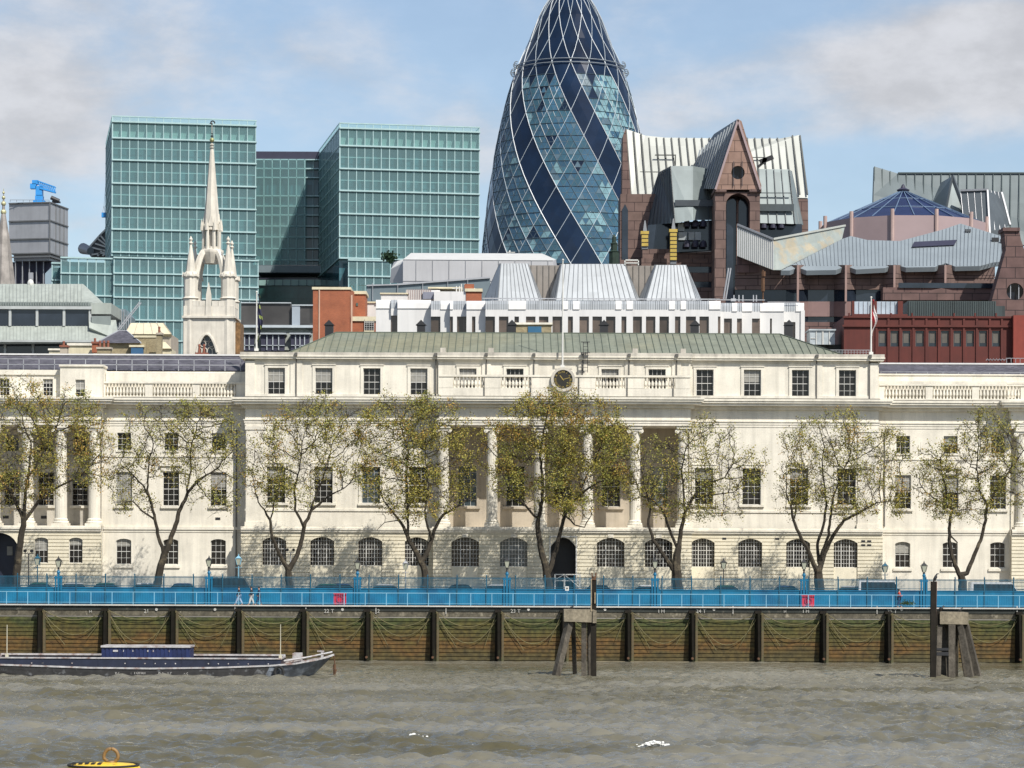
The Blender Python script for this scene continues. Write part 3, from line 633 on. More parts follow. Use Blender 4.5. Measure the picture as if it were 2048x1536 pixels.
wall(gq,xe0,fx(203),zs0,rz1+.3,YJ,.4,hs)
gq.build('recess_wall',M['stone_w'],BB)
for p in(160,92,24,-44,-112):
    put_window(BB,fx(p,YJ),YJ+.2,zc(1013),1.6,zc(945)-zc(1013),3,6);put_window(BB,fx(p,YJ),YJ+.2,zc(903),1.36,zc(868)-zc(903),3,3)
    g.box(fx(p,YJ)-1.0,fx(p,YJ)+1.0,YJ-.2,YJ+.1,zc(1018),zc(1013))
for p in(189,122,55,-12): column(BB,fx(p,YB+.8),YB+.85,zs0,rz1,.62)
g.box(xe0,xe1,YB+.15,YJ+.4,rz1,zt);g.box(xe0,xe1,YB+1,YJ+.4,zs0-.5,zs0-.01)
molding(g,xe0,xe1,YB+.15,CORN+ARCH,ret=1)
g.box(xe1-.1,xe1,YB+1,YW,GZ,zs0)
ha=[(fx(p,YB)-.5,fx(p,YB)+.5,zc(794),zc(760)) for p in(5,92)]
wall(g,xe0,fx(119,YB),zt,zc(742),YB+.9,.4,ha)
for p in(5,92): put_window(BB,fx(p,YB),YB+1.05,zc(794),1.0,zc(760)-zc(794),3,4)
molding(g,xe0,fx(119,YB),YB+.9,[(.15,zc(752),zc(742))])
wall(g,fx(119,YB),fx(204,YB),zt,zc(733),YB+.15,.4,[(fx(159,YB)-.48,fx(159,YB)+.48,zc(796),zc(762))])
put_window(BB,fx(159,YB),YB+.3,zc(796),.96,zc(762)-zc(796),2,4,blind=.6)
g.box(fx(117,YB),fx(206,YB),YB,YB+3,zc(736),zc(732));g.box(fx(119,YB),fx(120,YB),YB+.5,YB+3,zt,zc(733));g.box(fx(203,YB),fx(204,YB),YB+.5,YB+3,zt,zc(733))
# right end block, mostly outside the picture
xq0=fx(2024,YB)
wall(gr,xq0,fx(2420,YB),GZ,bt,YB,.6,[(fx(p,YB)-.68,fx(p,YB)+.68,zc(1130),zc(1079),.2) for p in(2075,2144,2290)],gz)
for p in(2075,2144,2290): put_window(BB,fx(p,YB),YB+.22,zc(1130),1.36,zc(1079)-zc(1130),3,4)
molding(g,xq0,fx(2420,YB),YB,SC);g.box(xq0,fx(2420,YB),YB,YB+1,zc(1068),zs0)
wall(g,xq0,fx(2420,YB),zs0,rz1,YJ,.4,[(fx(p,YJ)-.8,fx(p,YJ)+.8,zc(1013),zc(945)) for p in(2068,2136)])
for p in(2068,2136): put_window(BB,fx(p,YJ),YJ+.2,zc(1013),1.6,zc(945)-zc(1013),3,6)
for p in(2044,2111,2178): column(BB,fx(p,YB+.8),YB+.85,zs0,rz1,.62)
g.box(fx(2022,YB),fx(2420,YB),YB+.15,YJ+.4,rz1,zt);molding(g,fx(2024,YB),fx(2420,YB),YB+.15,CORN+ARCH,ret=1)
g.box(xq0,xq0+.1,YB+1,YW+.1,GZ,zs0)
wall(g,fx(2062,YB),fx(2420,YB),zt,zc(738),YB+.9,.4,[])
# rear mass of wings so that the roofs rest on something
g.box(fx(203),fx(490)-.05,YW+.6,YW+16,GZ,zc(746));g.box(xe0,fx(203),YJ+.5,YW+16,GZ,zc(746));g.box(fx(2022),fx(2420),YJ+.5,YW+16,GZ,zc(756));g.box(fx(1757)+.05,fx(2022),YW+.6,YW+16,GZ,zc(756))
g.build('wall',M['stone'],BB);gr.build('rusticated_base',M['stone_r'],BB)
# stained upper course of the attic cornice, little pedestals
g=MB()
g.box(x0-.5,ph0-.1,YC-.5,YC+1,zc(713),zc(707));g.box(ph1+.1,x1+.5,YC-.5,YC+1,zc(713),zc(707));g.box(ph0-.15,ph1+.15,YC-.8,YC+1,zc(713),zc(706.5))
for p in(885,981,1269,1365): g.box(fx(p)-.26,fx(p)+.26,YC-.4,YC+.3,zc(706.5),zc(697))
g.build('parapet_coping',M['stone_w'],BB)
# drainpipes
def dp_(*bs):
    g=MB();[g.box(*q) for q in bs];g.build('drainpipe',M['pipe'],BB)
for p,y in((592,YC-.16),(1632,YC-.16),(871,YC-.2),(972,YC-.41),(1067,YC-.41),(1164,YC-.41),(1257,YC-.41),(1352,YC-.41),(1738,YC-.16)):
    dp_((fx(p)-.05,fx(p)+.05,y-.06,y+.06,zc(799),zc(714)),(fx(p)-.14,fx(p)+.14,y-.6,y+.02,zc(714),zc(708)))
dp_((fx(473,YW)-.05,fx(473,YW)+.05,YW-.14,YW,GZ,zc(860)));dp_((fx(1769,YW)-.05,fx(1769,YW)+.05,YW-.14,YW,zc(1050),zc(860)))
for p in (968,1061,1157,1254,1346): dp_((fx(p,YP)-.04,fx(p,YP)+.04,YP+.0,YP+.1,zc(795),zc(757)))
# vents
g=MB()
for p,q in((1449,1076),(1555,1076),(1727,1080),(1739,1080),(1727,1088),(1739,1088)): g.box(fx(p,yb)-.2,fx(p,yb)+.2,yb-.02,yb+.1,zc(q)-.1,zc(q)+.1)
for p in(12,88): g.box(fx(p,YJ)-.3,fx(p,YJ)+.3,YJ-.03,YJ+.1,zc(1040),zc(1034))
g.box(fx(436,YW)-.25,fx(436,YW)+.25,YW-.03,YW+.1,zc(1042),zc(1037));g.build('vent',M['iron'],BB)
# -- roofs
ys,yr=YC+.6,YC+10.5
zr=Z(1116,667,yr);ze=zc(708)
ra,rb=X(673,668,yr),X(1560,668,yr);ea,eb=X(575,706,ys),X(1688,711,ys)
g=MB();yb2=2*yr-ys
g._a([(ea,ys,ze),(eb,ys,ze),(eb,yb2,ze),(ea,yb2,ze),(ra,yr,zr),(rb,yr,zr)],[(0,1,5,4),(2,3,4,5),(1,2,5),(3,0,4)])
g.box(x0+.5,x1-.5,YC+.6,YC+15.9,ze-.4,ze-.05)
rf=g.build('roof',M['cop'],BB)
g=MB();k=ea+.4
while k<eb:
    t=1.0
    if k<ra:t=(k-ea)/(ra-ea)
    if k>rb:t=(eb-k)/(eb-rb)
    # seams lean a little with the hip
    g.bar((k,ys,ze+.03),(k,ys+(yr-ys)*t,ze+(zr-ze)*t+.03),.05,.08,up=(0,-.5,1));k+=.745
g.bar((ea,ys,ze+.04),(ra,yr,zr+.04),.12,.1);g.bar((eb,ys,ze+.04),(rb,yr,zr+.04),.12,.1);g.bar((ra,yr,zr+.05),(rb,yr,zr+.05),.12,.1)
g.build('seam',M['seam'],rf)
def slope(name,px0_,px1_,yt,yb_,d0,d1,m,par,rl=None):
    g=MB();a,b=X(px0_,yb_,d0),X(px1_,yb_,d0);g.poly([(a,d0,zc2(yb_,d0)),(b,d0,zc2(yb_,d0)),(b,d1,zc2(yt,d1)),(a,d1,zc2(yt,d1))])
    g.poly([(a,d1,zc2(yt,d1)),(b,d1,zc2(yt,d1)),(b,d1+3,zc2(yt,d1)-1.5),(a,d1+3,zc2(yt,d1)-1.5)]);return g.build(name,m,par)
def zc2(py,d): return CH-(py-HY-.4)*d/F
rl=slope('roof',-330,489,714.5,744,284,288,M['slate'],BB);rr=slope('roof',1758,2400,726,752,284,288,M['slate'],BB)
g=MB();g.box(X(-330,720,288),X(489,720,288),287.8,288.1,zc2(714.5,288),zc2(711.5,288));g.build('ridge_cap',M['white_c'],rl)
g=MB();g.box(X(1758,720,288),X(2400,720,288),287.8,288.1,zc2(726,288),zc2(723,288));g.build('ridge_cap',M['white_c'],rr)
g=MB();y=283.7
for i in range(-4,16): g.box(X(16+31*i,740,y)-.035,X(16+31*i,740,y)+.035,y,y+.06,zc2(745,y),zc2(722,y))
for q in(722,733): g.box(X(-120,q,y),X(482,q,y),y,y+.06,zc2(q,y)-.03,zc2(q,y)+.03)
g.build('guard_rail',M['lead'],BB)
g=MB()
for i in range(0,12): g.box(X(1762+31*i,745,y)-.02,X(1762+31*i,745,y)+.02,y,y+.05,zc2(754,y),zc2(741,y))
g.box(X(1760,740,y),X(2120,740,y),y,y+.05,zc2(741,y)-.02,zc2(741,y)+.02);g.build('guard_rail',M['lead'],BB)
# hooded black chimney cowls behind the ridge
for p in(658,842,1024,1208,1390,1578):
    g=MB();y=YC+12;xx=X(p,655,y);za,zb_=Z(p,672,y),Z(p,650,y)
    g.box(xx-.42,xx+.42,y,y+.9,za-1.5,zb_);g.ext([(xx-.55,y-.1,zb_),(xx+.55,y-.1,zb_),(xx,y-.1,zb_+.55)],(0,1.1,0));g.build('roof_cowl',M['iron'],BB)
# roof-light housing behind the ridge
g=MB();g.slab([(1032,667),(1103,667),(1103,648),(1032,648)],YC+12.5,2);g.build('roof_housing',M['ybrick'],BB)
g=MB();g.slab([(1030,649),(1105,649),(1105,645),(1030,645)],YC+12.3,2.4);g.build('housing_coping',M['stone'],BB)
g=MB();g.slab([(1056,667),(1083,667),(1083,653),(1056,653)],YC+12.4,.2);g.build('housing_panel',mat('housing_blue',(.02,.10,.19),.6),BB)
# access ladder
g=MB();y=YP+1.2;xl=X(1171,700,y)
for s in(-.22,.22): g.box(xl+s-.03,xl+s+.03,y,y+.06,Z(1171,745,y),Z(1171,684,y))
for k in range(9): g.box(xl-.22,xl+.22,y,y+.04,Z(1171,742-7*k,y)-.02,Z(1171,742-7*k,y)+.02)
for q in(684,705,724): g.box(xl-.45,xl+.45,y-.05,y+.1,Z(1171,q,y)-.03,Z(1171,q,y)+.03)
g.build('ladder',M['iron'],BB)
# clock over the portico
yk=YP+.02;xk,zk=X(1126,759,yk),Z(1126,759,yk);ck=None
g=MB();N=40
def ring(g,r0,r1,ya,yb_,n=40):
    vs=[];
    for i in range(n):
        t=2*math.pi*i/n;c,s=math.cos(t),math.sin(t);vs+=[(xk+c*r0,ya,zk+s*r0),(xk+c*r1,ya,zk+s*r1),(xk+c*r1,yb_,zk+s*r1),(xk+c*r0,yb_,zk+s*r0)]
    g._a(vs,[(4*i+j,4*((i+1)%n)+j,4*((i+1)%n)+(j+1)%4,4*i+(j+1)%4) for i in range(n) for j in range(4)])
ring(g,.95,1.20,yk-.22,yk+.1);ring(g,.93,.98,yk-.16,yk+.1);ck=g.build('clock_surround',M['stone_w'],BB)
g=MB();g.cyl((xk,yk-.10,zk),(xk,yk+.06,zk),.95,n=40);g.build('clock_face',M['clock'],ck)
g=MB();nums=['XII','I','II','III','IIII','V','VI','VII','VIII','IX','X','XI']
for i,s in enumerate(nums):
    t=R(90-30*i);me=text_mesh(s,.30);me.materials.append(M['gold']);o=bpy.data.objects.new('numeral',me);C.objects.link(o);o.parent=ck
    rr_=.66;o.rotation_mode='XYZ';o.matrix_basis=Matrix.Translation(Vector((xk+math.cos(t)*rr_,yk-.12,zk+math.sin(t)*rr_))-OFF[ck.name])@Matrix.Rotation(-(t-R(90)),4,'Y')@Matrix.Rotation(R(90),4,'X')
def hand(L,ang,wd):
    t=R(90-ang);a=(xk-math.cos(t)*.12,yk-.135,zk-math.sin(t)*.12);b=(xk+math.cos(t)*L,yk-.135,zk+math.sin(t)*L);g=MB();g.bar(a,b,wd,.02,up=(0,1,0));g.build('clock_hand',M['gold'],ck)
hand(.50,-38,.08);hand(.72,75,.05)
# flagpoles
def flagpole(px,ytop,ybot,d,label,flag=None):
    x=X(px,ybot,d);z0=Z(px,ybot,d);z1=Z(px,ytop,d);t=thing('flagpole',label,'flagpole',(x,d,z0))
    g=MB();g.cyl((x,d,z0),(x,d,z1),.10,.055,10);g.sph((x,d,z1+.06),.11,6);g.box(x-.2,x+.2,d-.2,d+.2,z0,z0+.25);g.build('pole',M['white'],t,smooth=False)
    if flag:
        g=MB();n=14
        L=flag[1];rows=[]
        for k in range(n+1):
            q=k/n;za=z1-.15-L*q;wd=.08+.34*math.sin(math.pi*min(1,q*.9+.1))
            rows.append([(x+.1+wd*u+.12*math.sin(9*q+3*u),d+.12*math.sin(14*u+5*q),za-u*.9*q) for u in(0,.25,.5,.75,1)])
        vs=[p for r_ in rows for p in r_];fs=[(i*5+j,i*5+j+1,(i+1)*5+j+1,(i+1)*5+j) for i in range(n) for j in range(4)]
        g.v=vs;g.f=fs;g.m=[0 if (f%4)<2 else (1 if (f//4)%3 else 2) for f in range(len(fs))]
        g.build('flag',flag[0],t)
fl=[mat('flag_navy',(.01,.012,.04),.8),mat('flag_dark',(.02,.02,.05),.8),mat('flag_green',(.25,.30,.08),.8)]
fr=[mat('flag_red',(.35,.02,.03),.8),mat('flag_white',(.6,.55,.55),.8),M['white']]
flagpole(513,585,702,YC+1.2,'white flagpole with a limp navy flag on the left end of the stone parapet',(fl,4.4))
flagpole(1742,596,709,YC+1.2,'white flagpole with a furled red and white flag on the right end of the parapet',(fr,2.8))
flagpole(1125,521,735,YC-1.5,'tall bare white flagpole standing behind the clock')
# ------------------------------------------------------------------ blue railings along the quay
fy=266.0
ft=thing('quay_fence','tall blue spiked railing fence with solid blue lower panels along the quay','fence',(0,fy,QZ))
xa,xb=X(-260,1180,fy),X(2310,1180,fy)
def fz(py): return CH-(py-HY)*fy/F
zp,ztp=fz(1179.5),fz(1156)
g=MB();g.box(xa,xb,fy+.02,fy+.08,QZ+.06,zp);g.box(xa,xb,fy-.03,fy+.12,zp,zp+.09);g.build('panel',M['blue'],ft)
g=MB();x=xa
posts=[52,117-59,0]
pp=[];k=-262
while k<2320: pp.append(k);k+=58.6
pp=[p+4 for p in pp]
while x<xb:
    g.box(x-.021,x+.021,fy+.02,fy+.05,zp+.09,ztp+.05);x+=.118
g.box(xa,xb,fy,fy+.07,ztp-.10,ztp-.05);g.box(xa,xb,fy,fy+.07,ztp+.0,ztp+.03);g.box(xa,xb,fy,fy+.07,zp+.22,zp+.27);g.build('railing_bars',M['blue_d'],ft)
for p in pp:
    x=X(p,1180,fy);g=MB();g.box(x-.055,x+.055,fy-.06,fy+.06,QZ,ztp+.12);g.lathe([(.05,ztp+.12),(.08,ztp+.19),(.03,ztp+.26),(.001,ztp+.34)],x,fy,6);g.build('post',M['blue_d'],ft)
# low front guard rail with pale posts
ry=262.35
rt=thing('guard_railing','light blue riverside guard railing of thin bars on the edge of the promenade','railing',(0,ry,QZ))
ra_,rb_=X(-260,1190,ry),X(2310,1190,ry);rz=CH-(1187-HY)*ry/F
g=MB();g.box(ra_,rb_,ry-.03,ry+.03,rz-.03,rz+.03);g.box(ra_,rb_,ry-.02,ry+.02,QZ+.22,QZ+.25);g.build('rail',M['blue_l'],rt)
g=MB();x=ra_
while x<rb_: g.box(x-.007,x+.007,ry-.007,ry+.007,QZ+.25,rz-.03);x+=.16
g.build('bars',mat('rail_bar_blue',(.02,.22,.42),.5),rt)
for i in range(62):
    x=X(-240+42.2*i,1190,ry);g=MB();g.box(x-.03,x+.03,ry-.04,ry+.04,QZ-.04,rz+.02);g.build('post',M['blue_l'],rt)
# lanterns on blue pillars of the fence
lg=mat('lantern_glass',(.36,.37,.29),.2,var=.1)
def lamp_mesh(t,x,y,z0,zh,pillar=True,col='blue_d'):
    g=MB()
    if pillar:
        for s in(-.26,.26): g.box(x+s-.08,x+s+.08,y-.08,y+.08,z0,ztp+.05)
        g.box(x-.4,x+.4,y-.1,y+.1,ztp-.2,ztp-.06);g.box(x-.11,x+.11,y-.11,y+.11,z0,ztp+.3)
        g.lathe([(.17,ztp+.3),(.17,ztp+.42),(.12,ztp+.5),(.10,ztp+.62)],x,y,8);g.build('pillar',M['blue'],t);g=MB();g.lathe([(.12,ztp+.6),(.07,zh-1.15),(.15,zh-1.05),(.05,zh-.93)],x,y,8);g.build('neck',M['iron'],t)
    else:
        g.lathe([(.16,z0),(.14,z0+.7),(.07,z0+.9),(.045,zh-.95)],x,y,8);g.bar((x-.3,y,zh-1.2),(x+.3,y,zh-1.2),.04);g.build('pole',M[col],t)
    g=MB();q=.175
    g.loft([(x+a*.13,y+b*.13,zh-.95) for a,b in((-1,-1),(1,-1),(1,1),(-1,1))],[(x+a*q*1.3,y+b*q*1.3,zh-.32) for a,b in((-1,-1),(1,-1),(1,1),(-1,1))]);h=g.build('lantern',lg,t)
    g=MB();g.loft([(x+a*.28,y+b*.28,zh-.32) for a,b in((-1,-1),(1,-1),(1,1),(-1,1))],[(x+a*.06,y+b*.06,zh-.08) for a,b in((-1,-1),(1,-1),(1,1),(-1,1))]);g.lathe([(.05,zh-.08),(.06,zh-.02),(.001,zh+.14)],x,y,6)
    for a,b in((-1,-1),(1,-1),(1,1),(-1,1)): g.bar((x+a*.135,y+b*.135,zh-.95),(x+a*.28,y+b*.28,zh-.31),.04)
    g.build('lantern_cap',M[col if not pillar else 'iron'],h)
for px,py,s in((117,1114,'leftmost blue pillar of the fence, before the rusticated end bay'),(418,1113,'blue fence pillar nearest the three walkers'),(715,1118,'blue fence pillar beside the left red cabinet'),(1014,1115,'blue fence pillar just left of the dark central doorway'),(1310,1116,'blue fence pillar right of the dark central doorway'),(1608,1118,'blue fence pillar above the right red cabinet'),(1848,1124,'rightmost blue fence pillar near the tall mooring post')):
    x=X(px,1150,fy-.05);t=thing('quay_lantern','ornate lantern on the '+s,'lamp',(x,fy-.05,QZ),'lanterns on the pillars of the blue fence');lamp_mesh(t,x,fy-.05,QZ,Z(px,py,fy))
for px,py,d,s,col in((75,1110,270,'slim street lamp with a small blue hood in front of the left arched windows','blue_d'),(477,1110,270,'pale teal street lamp in front of the shaded corner of the centre block','blue_l'),(1447,1118,272,'black street lamp between two arched windows right of the portico','iron'),(1770,1125,270,'teal street lamp at the right corner of the centre block','blue_d'),(811,1120,272,'thin grey street lamp left of the portico in the shade','lead')):
    x=X(px,1150,d);t=thing('street_lamp',s,'street lamp',(x,d,GZ),'street lamps behind the fence');lamp_mesh(t,x,d,GZ,Z(px,py,d),False,col)
# twin-headed floodlight
x,d=X(57,1150,269),269;t=thing('twin_floodlight','thin post carrying two round floodlights on a crossbar beside the left tree','light',(x,d,GZ));g=MB();zt_=Z(57,1108,d);g.cyl((x,d,GZ),(x,d,zt_),.05,n=8);g.box(x-.45,x+.45,d-.04,d+.04,zt_,zt_+.07);g.build('pole',M['iron'],t)
for s in(-1,1):
    g=MB();g.cyl((x+s*.32,d-.15,zt_+.3),(x+s*.30,d+.2,zt_+.36),.17,.12,12);g.box(x+s*.32-.03,x+s*.32+.03,d-.03,d+.03,zt_+.05,zt_+.2);g.build('lamp_head',M['iron'],t)
t=thing('twin_floodlight','black twin floodlight on the tree fork left of the second arched window','light',(X(581,1105,272),272,GZ));x=X(581,1105,272);zt_=Z(581,1105,272);g=MB();g.cyl((x,272,GZ),(x,272,zt_),.04,n=8);g.box(x-.4,x+.4,271.96,272.04,zt_,zt_+.06);g.build('pole',M['lead'],t)
for s in(-1,1):
    g=MB();g.cyl((x+s*.3,271.85,zt_+.24),(x+s*.28,272.2,zt_+.3),.14,.1,12);g.build('lamp_head',M['iron'],t)
# red lifebuoy cabinets
lf=mat('cabinet_mark',(.30,.02,.06),.5)
for i,px in enumerate((680,1616)):
    x=X(px,1198,262.7);t=thing('lifebuoy_cabinet','square red lifebuoy cabinet on the railing, '+('left of the portico' if i==0 else 'at the foot of the right-hand tree'),'cabinet',(x,262.7,QZ),'red cabinets on the railing')
    g=MB();g.box(x-.58,x+.58,262.55,262.85,QZ+.15,QZ+1.12);g.box(x-.62,x+.62,262.5,262.9,QZ+1.12,QZ+1.2);g.box(x-.45,x-.35,262.6,262.8,QZ,QZ+.15);g.box(x+.35,x+.45,262.6,262.8,QZ,QZ+.15);g.build('case',M['red'],t)
    g=MB();m_=16
    pts=[(x+.30*math.cos(2*math.pi*k/m_),262.53,QZ+.62+.30*math.sin(2*math.pi*k/m_)) for k in range(m_+1)];g.tube(pts,.07,5);g.build('ring_buoy',lf,t)
# small white notice on a post
x=X(1134,1178,262.4);t=thing('notice_sign','small white notice on a thin post in front of the dark doorway','sign',(x,262.3,QZ));g=MB();g.box(x-.015,x+.015,262.28,262.31,QZ,QZ+1.85);g.build('post',M['blue_l'],t)
g=MB();z=Z(1134,1177,262.3);g.box(x-.17,x+.17,262.25,262.28,z-.2,z+.2);g.build('board',M['white'],t);g=MB();g.box(x-.07,x+.07,262.235,262.25,z-.07,z+.09);g.build('symbol',M['clock'],t)
# white timber gate in front of the doorway
x0_,x1_=X(1110,1160,274),X(1160,1160,274);z0_,z1_=GZ+.1,Z(1135,1149,274)
t=thing('white_gate','white cross-braced timber gate standing before the dark central doorway','gate',((x0_+x1_)/2,274,GZ));g=MB()
for z in(z0_+.5,z1_-.6,z1_):g.box(x0_,x1_,273.96,274.04,z-.05,z+.05)
xm_=(x0_+x1_)/2-.3
for x in(x0_,x1_,xm_): g.box(x-.06,x+.06,273.94,274.06,GZ,z1_+.03)
g.bar((xm_,273.9,z1_),(x1_,273.9,z1_-1.3),.08);g.bar((xm_,273.9,z1_),(x0_,273.9,z1_-.5),.08);g.build('frame',M['white'],t)

# ------------------------------------------------------------------ parked cars behind the fence
def car(px,d,body,label,L=4.3,Hh=1.47,van=False,flip=1):
    x=X(px,1175,d);t=thing('parked_car',label,'van' if van else 'car',(x,d,GZ),'cars parked behind the blue fence')
    y0,y1=d-.86,d+.86;h=Hh;b=.78 if not van else 1.0
    def pr(pts,wy,m,name,par,dy=0):
        g=MB();g.ext([(x+flip*a*L/4.3,y0+wy,GZ+c) for a,c in pts],(0,1.72-2*wy,0));return g.build(name,m,par)
    if van: prof=[(-2.15,.3),(2.1,.3),(2.15,.95),(1.75,1.1),(1.25,h),(-2.1,h),(-2.15,1.0)]
    else: prof=[(-2.15,.32),(2.12,.3),(2.15,.62),(1.95,.74),(1.05,.86),(-1.9,.9),(-2.15,.72)]
    bd=pr(prof,0,body,'body',t)
    if not van:
        pr([(1.05,.86),(.35,h-.06),(.1,h),(-1.0,h),(-1.25,h-.07),(-1.85,.9)],.14,M['pane'],'cabin_glass',t)
        pr([(.38,h-.05),(.1,h+.02),(-1.0,h+.02),(-1.3,h-.06),(-1.3,h-.11),(.38,h-.11)],.12,body,'roof',bd)
    else:
        pr([(1.68,1.08),(1.28,h-.18),(-1.9,h-.18),(-1.9,1.05)],-.01,M['pane'],'side_glass',t)
    for a in(-1.35,1.35):
        for yy in(y0+.02,y1-.22):
            g=MB();xx=x+flip*a*L/4.3;g.cyl((xx,yy,GZ+.31),(xx,yy+.2,GZ+.31),.31,n=14);wo=g.build('wheel',M['rubber'],t);g=MB();g.cyl((xx,yy-.01,GZ+.31),(xx,yy+.21,GZ+.31),.19,n=10);g.build('rim',M['lead'],wo)
def paint(nm,c): return mat(nm,c,.25,var=.03,metal=.1)
pg,pb,ps,pw_,pd,pr_=paint('car_green',(.02,.08,.06)),paint('car_blue',(.03,.05,.12)),paint('car_silver',(.42,.43,.44)),paint('car_white',(.7,.7,.7)),paint('car_black',(.015,.015,.018)),paint('car_red',(.25,.02,.02))
car(90,270.5,pg,'dark green car parked behind the fence between the first lamps on the left')
car(140,271.5,ps,'silver car parked just right of the leftmost fence lantern',flip=-1)
car(222,270.5,pg,'dark green saloon parked left of the leaning second tree')
car(283,272,pw_,'white car half hidden by the leaning second tree',flip=-1)
car(376,271,pb,'dark blue car parked right of the leaning second tree')
car(464,270,pd,'tall black off-road car parked by the corner of the centre block',Hh=2.0,van=True)
car(646,271,pg,'green car parked behind the left red cabinet',flip=-1)
car(692,273.5,pb,'blue car parked to the right above the left red cabinet')
car(780,271,ps,'silver car parked in the shade left of the fourth tree')
car(930,271,pd,'black car parked below the first portico window')
car(985,272,ps,'silver car parked below the second portico window',flip=-1)
car(1205,271,pd,'black car parked right of the short mooring post')
car(1285,271.5,pw_,'white car parked left of the sixth tree',flip=-1)
car(1460,271,pg,'green car parked under the black street lamp')
car(1580,271,pb,'blue car parked left of the forked seventh tree')
car(1690,271,ps,'silver car parked right of the forked seventh tree',flip=-1)
car(1760,270.5,pw_,'white van with long windows parked by the right corner of the centre block',Hh=2.05,van=True)
car(1990,271,pw_,'white van parked behind the fence at the far right',Hh=1.9,van=True,L=5)

# ------------------------------------------------------------------ plane trees
def tree(label,limbs,blobs,natt,leaves,d=268.4,seed=1,br=.3):
    """limbs: polylines of (px,py,r_m[,dy]) ; the first starts at the ground. blobs: (px,py,rx,ry) crown masses."""
    r=np.random.default_rng(seed);rd=random.Random(seed)
    bx,by=limbs[0][0][0],limbs[0][0][1]
    x0=X(bx,by,d);t=thing('plane_tree',label,'tree',(x0,d,GZ),'plane trees along the quay')
    pos=[];par=[];rad0=[]
    for L in limbs:
        pts=[Vector((X(p[0],p[1],d),d+(p[3] if len(p)>3 else 0),Z(p[0],p[1],d))) for p in L]
        if L is limbs[0]: pts[0].z=GZ-.1
        if pos:
            b=min(range(len(pos)),key=lambda i:(pos[i]-pts[0]).length);prev=b
        else: pos.append(pts[0]);par.append(-1);rad0.append(L[0][2]);prev=0
        for i in range(1,len(pts)):
            a,b=pts[i-1],pts[i];n=max(1,int((b-a).length/.4))
            for k in range(1,n+1):
                q=a.lerp(b,k/n)+Vector((rd.gauss(0,.03),rd.gauss(0,.03),0));pos.append(q);par.append(prev);rad0.append(L[i-1][2]+(L[i][2]-L[i-1][2])*k/n);prev=len(pos)-1
    nl=len(pos)
    att=[];tot=sum(b[2]*b[3] for b in blobs)
    for cx_,cy_,rx_,ry_ in blobs:
        m=int(natt*1.1*rx_*ry_/tot);s=d/F;rx_*=1.12;ry_*=1.06;c=np.array(P(cx_,cy_,d));dr=min(rx_*s,3.7)
        v=r.normal(size=(m,3));v/=np.linalg.norm(v,axis=1)[:,None];v*=r.uniform(.12,1,size=(m,1))**(1/2.4)
        att.append(c+v*np.array([rx_*s,dr,ry_*s]))
    att=np.vstack(att);att[:,1]=np.clip(att[:,1],264.2,273.5);leaves=int(leaves*(1.6 if leaves<10000 else 1.75))
    Pn=np.array([list(p) for p in pos])
    D=.42;KD=.62
    start=max(0,nl-10**6)
    for it in range(70):
        dm=((att[:,None,:]-Pn[None,:,:])**2).sum(2);nn=dm.argmin(1);dist=np.sqrt(dm.min(1))
        act=dist<6.5;new=[];newp=[]
        if not act.any():break
        for i in np.unique(nn[act]):
            if Pn[i][2]<GZ+3.0:continue
            v=(att[(nn==i)&act]-Pn[i]);v/=np.linalg.norm(v,axis=1)[:,None]+1e-9;v=v.sum(0);ln=np.linalg.norm(v)
            if ln<1e-3:continue
            v=v/ln+r.normal(size=3)*.22+np.array([0,0,.10]);v/=np.linalg.norm(v);new.append(Pn[i]+v*D);newp.append(i)
        if not new:break
        new=np.array(new);keep=[k for k in range(len(new)) if ((Pn-new[k])**2).sum(1).min()>.03]
        if not keep:break
        Pn=np.vstack([Pn,new[keep]]);par+= [int(newp[k]) for k in keep]
        dk=np.sqrt(((att[:,None,:]-new[keep][None])**2).sum(2)).min(1);att=att[dk>KD]
        if len(att)==0 or len(Pn)>5200:break
    N=len(Pn);kids=[[] for _ in range(N)]
    for i in range(1,N):kids[par[i]].append(i)
    rad=np.zeros(N)
    for i in range(N-1,-1,-1):
        s=sum(rad[k]**2.3 for k in kids[i])
        rad[i]=max(.021,s**(1/2.3)) if kids[i] else .021
    for i in range(nl): rad[i]=rad0[i]
    for i in range(nl,N): rad[i]=min(rad[i],.17,rad[par[i]]*.95 if rad[par[i]]>.03 else 1)
    g=MB()
    # chains
    done=set()
    def chain(s):
        c=[par[s],s] if par[s]>=0 else [s]
        while kids[c[-1]]:
            kk=kids[c[-1]];b=max(kk,key=lambda i:rad[i])
            for o_ in kk:
                if o_!=b:stack.append(o_)
            c.append(b)
        return c
    stack=[0]
    while stack:
        c=chain(stack.pop())
        if len(c)<2:continue
        rr=[rad[i] for i in c]
        if c[0]!=0:rr[0]=min(rr[0],rr[1]*1.25)
        else: rr=[q*(1+.28*math.exp(-k*.8)) for k,q in enumerate(rr)]
        g.tube([Pn[i] for i in c],rr,7 if rr[0]>.1 else 4)
    ends=[i for i in range(nl,N) if rad[i]<.039]
    # twigs
    tips=[]
    for i in ends:
        p=Pn[i]
        for _ in range(2 if kids[i] else 4):
            v=Vector(r.normal(size=3));v.z+=.25;v.normalize();q=p+np.array(v)*rd.uniform(.3,.9);tips.append((p,q)) if rd.random()<(.25+.75*(math.sin(p[0]*1.3+seed)+math.sin(p[2]*1.7+p[0]*.6+seed*2)>-.5)) else None
            g.tube([p,q],[.014,.008],3)
    g.build('trunk',M['bark'],t)
    # leaf clusters of small blades at the twig tips
    n=leaves;vs=[];fs=[];mi=[]
    clus={};
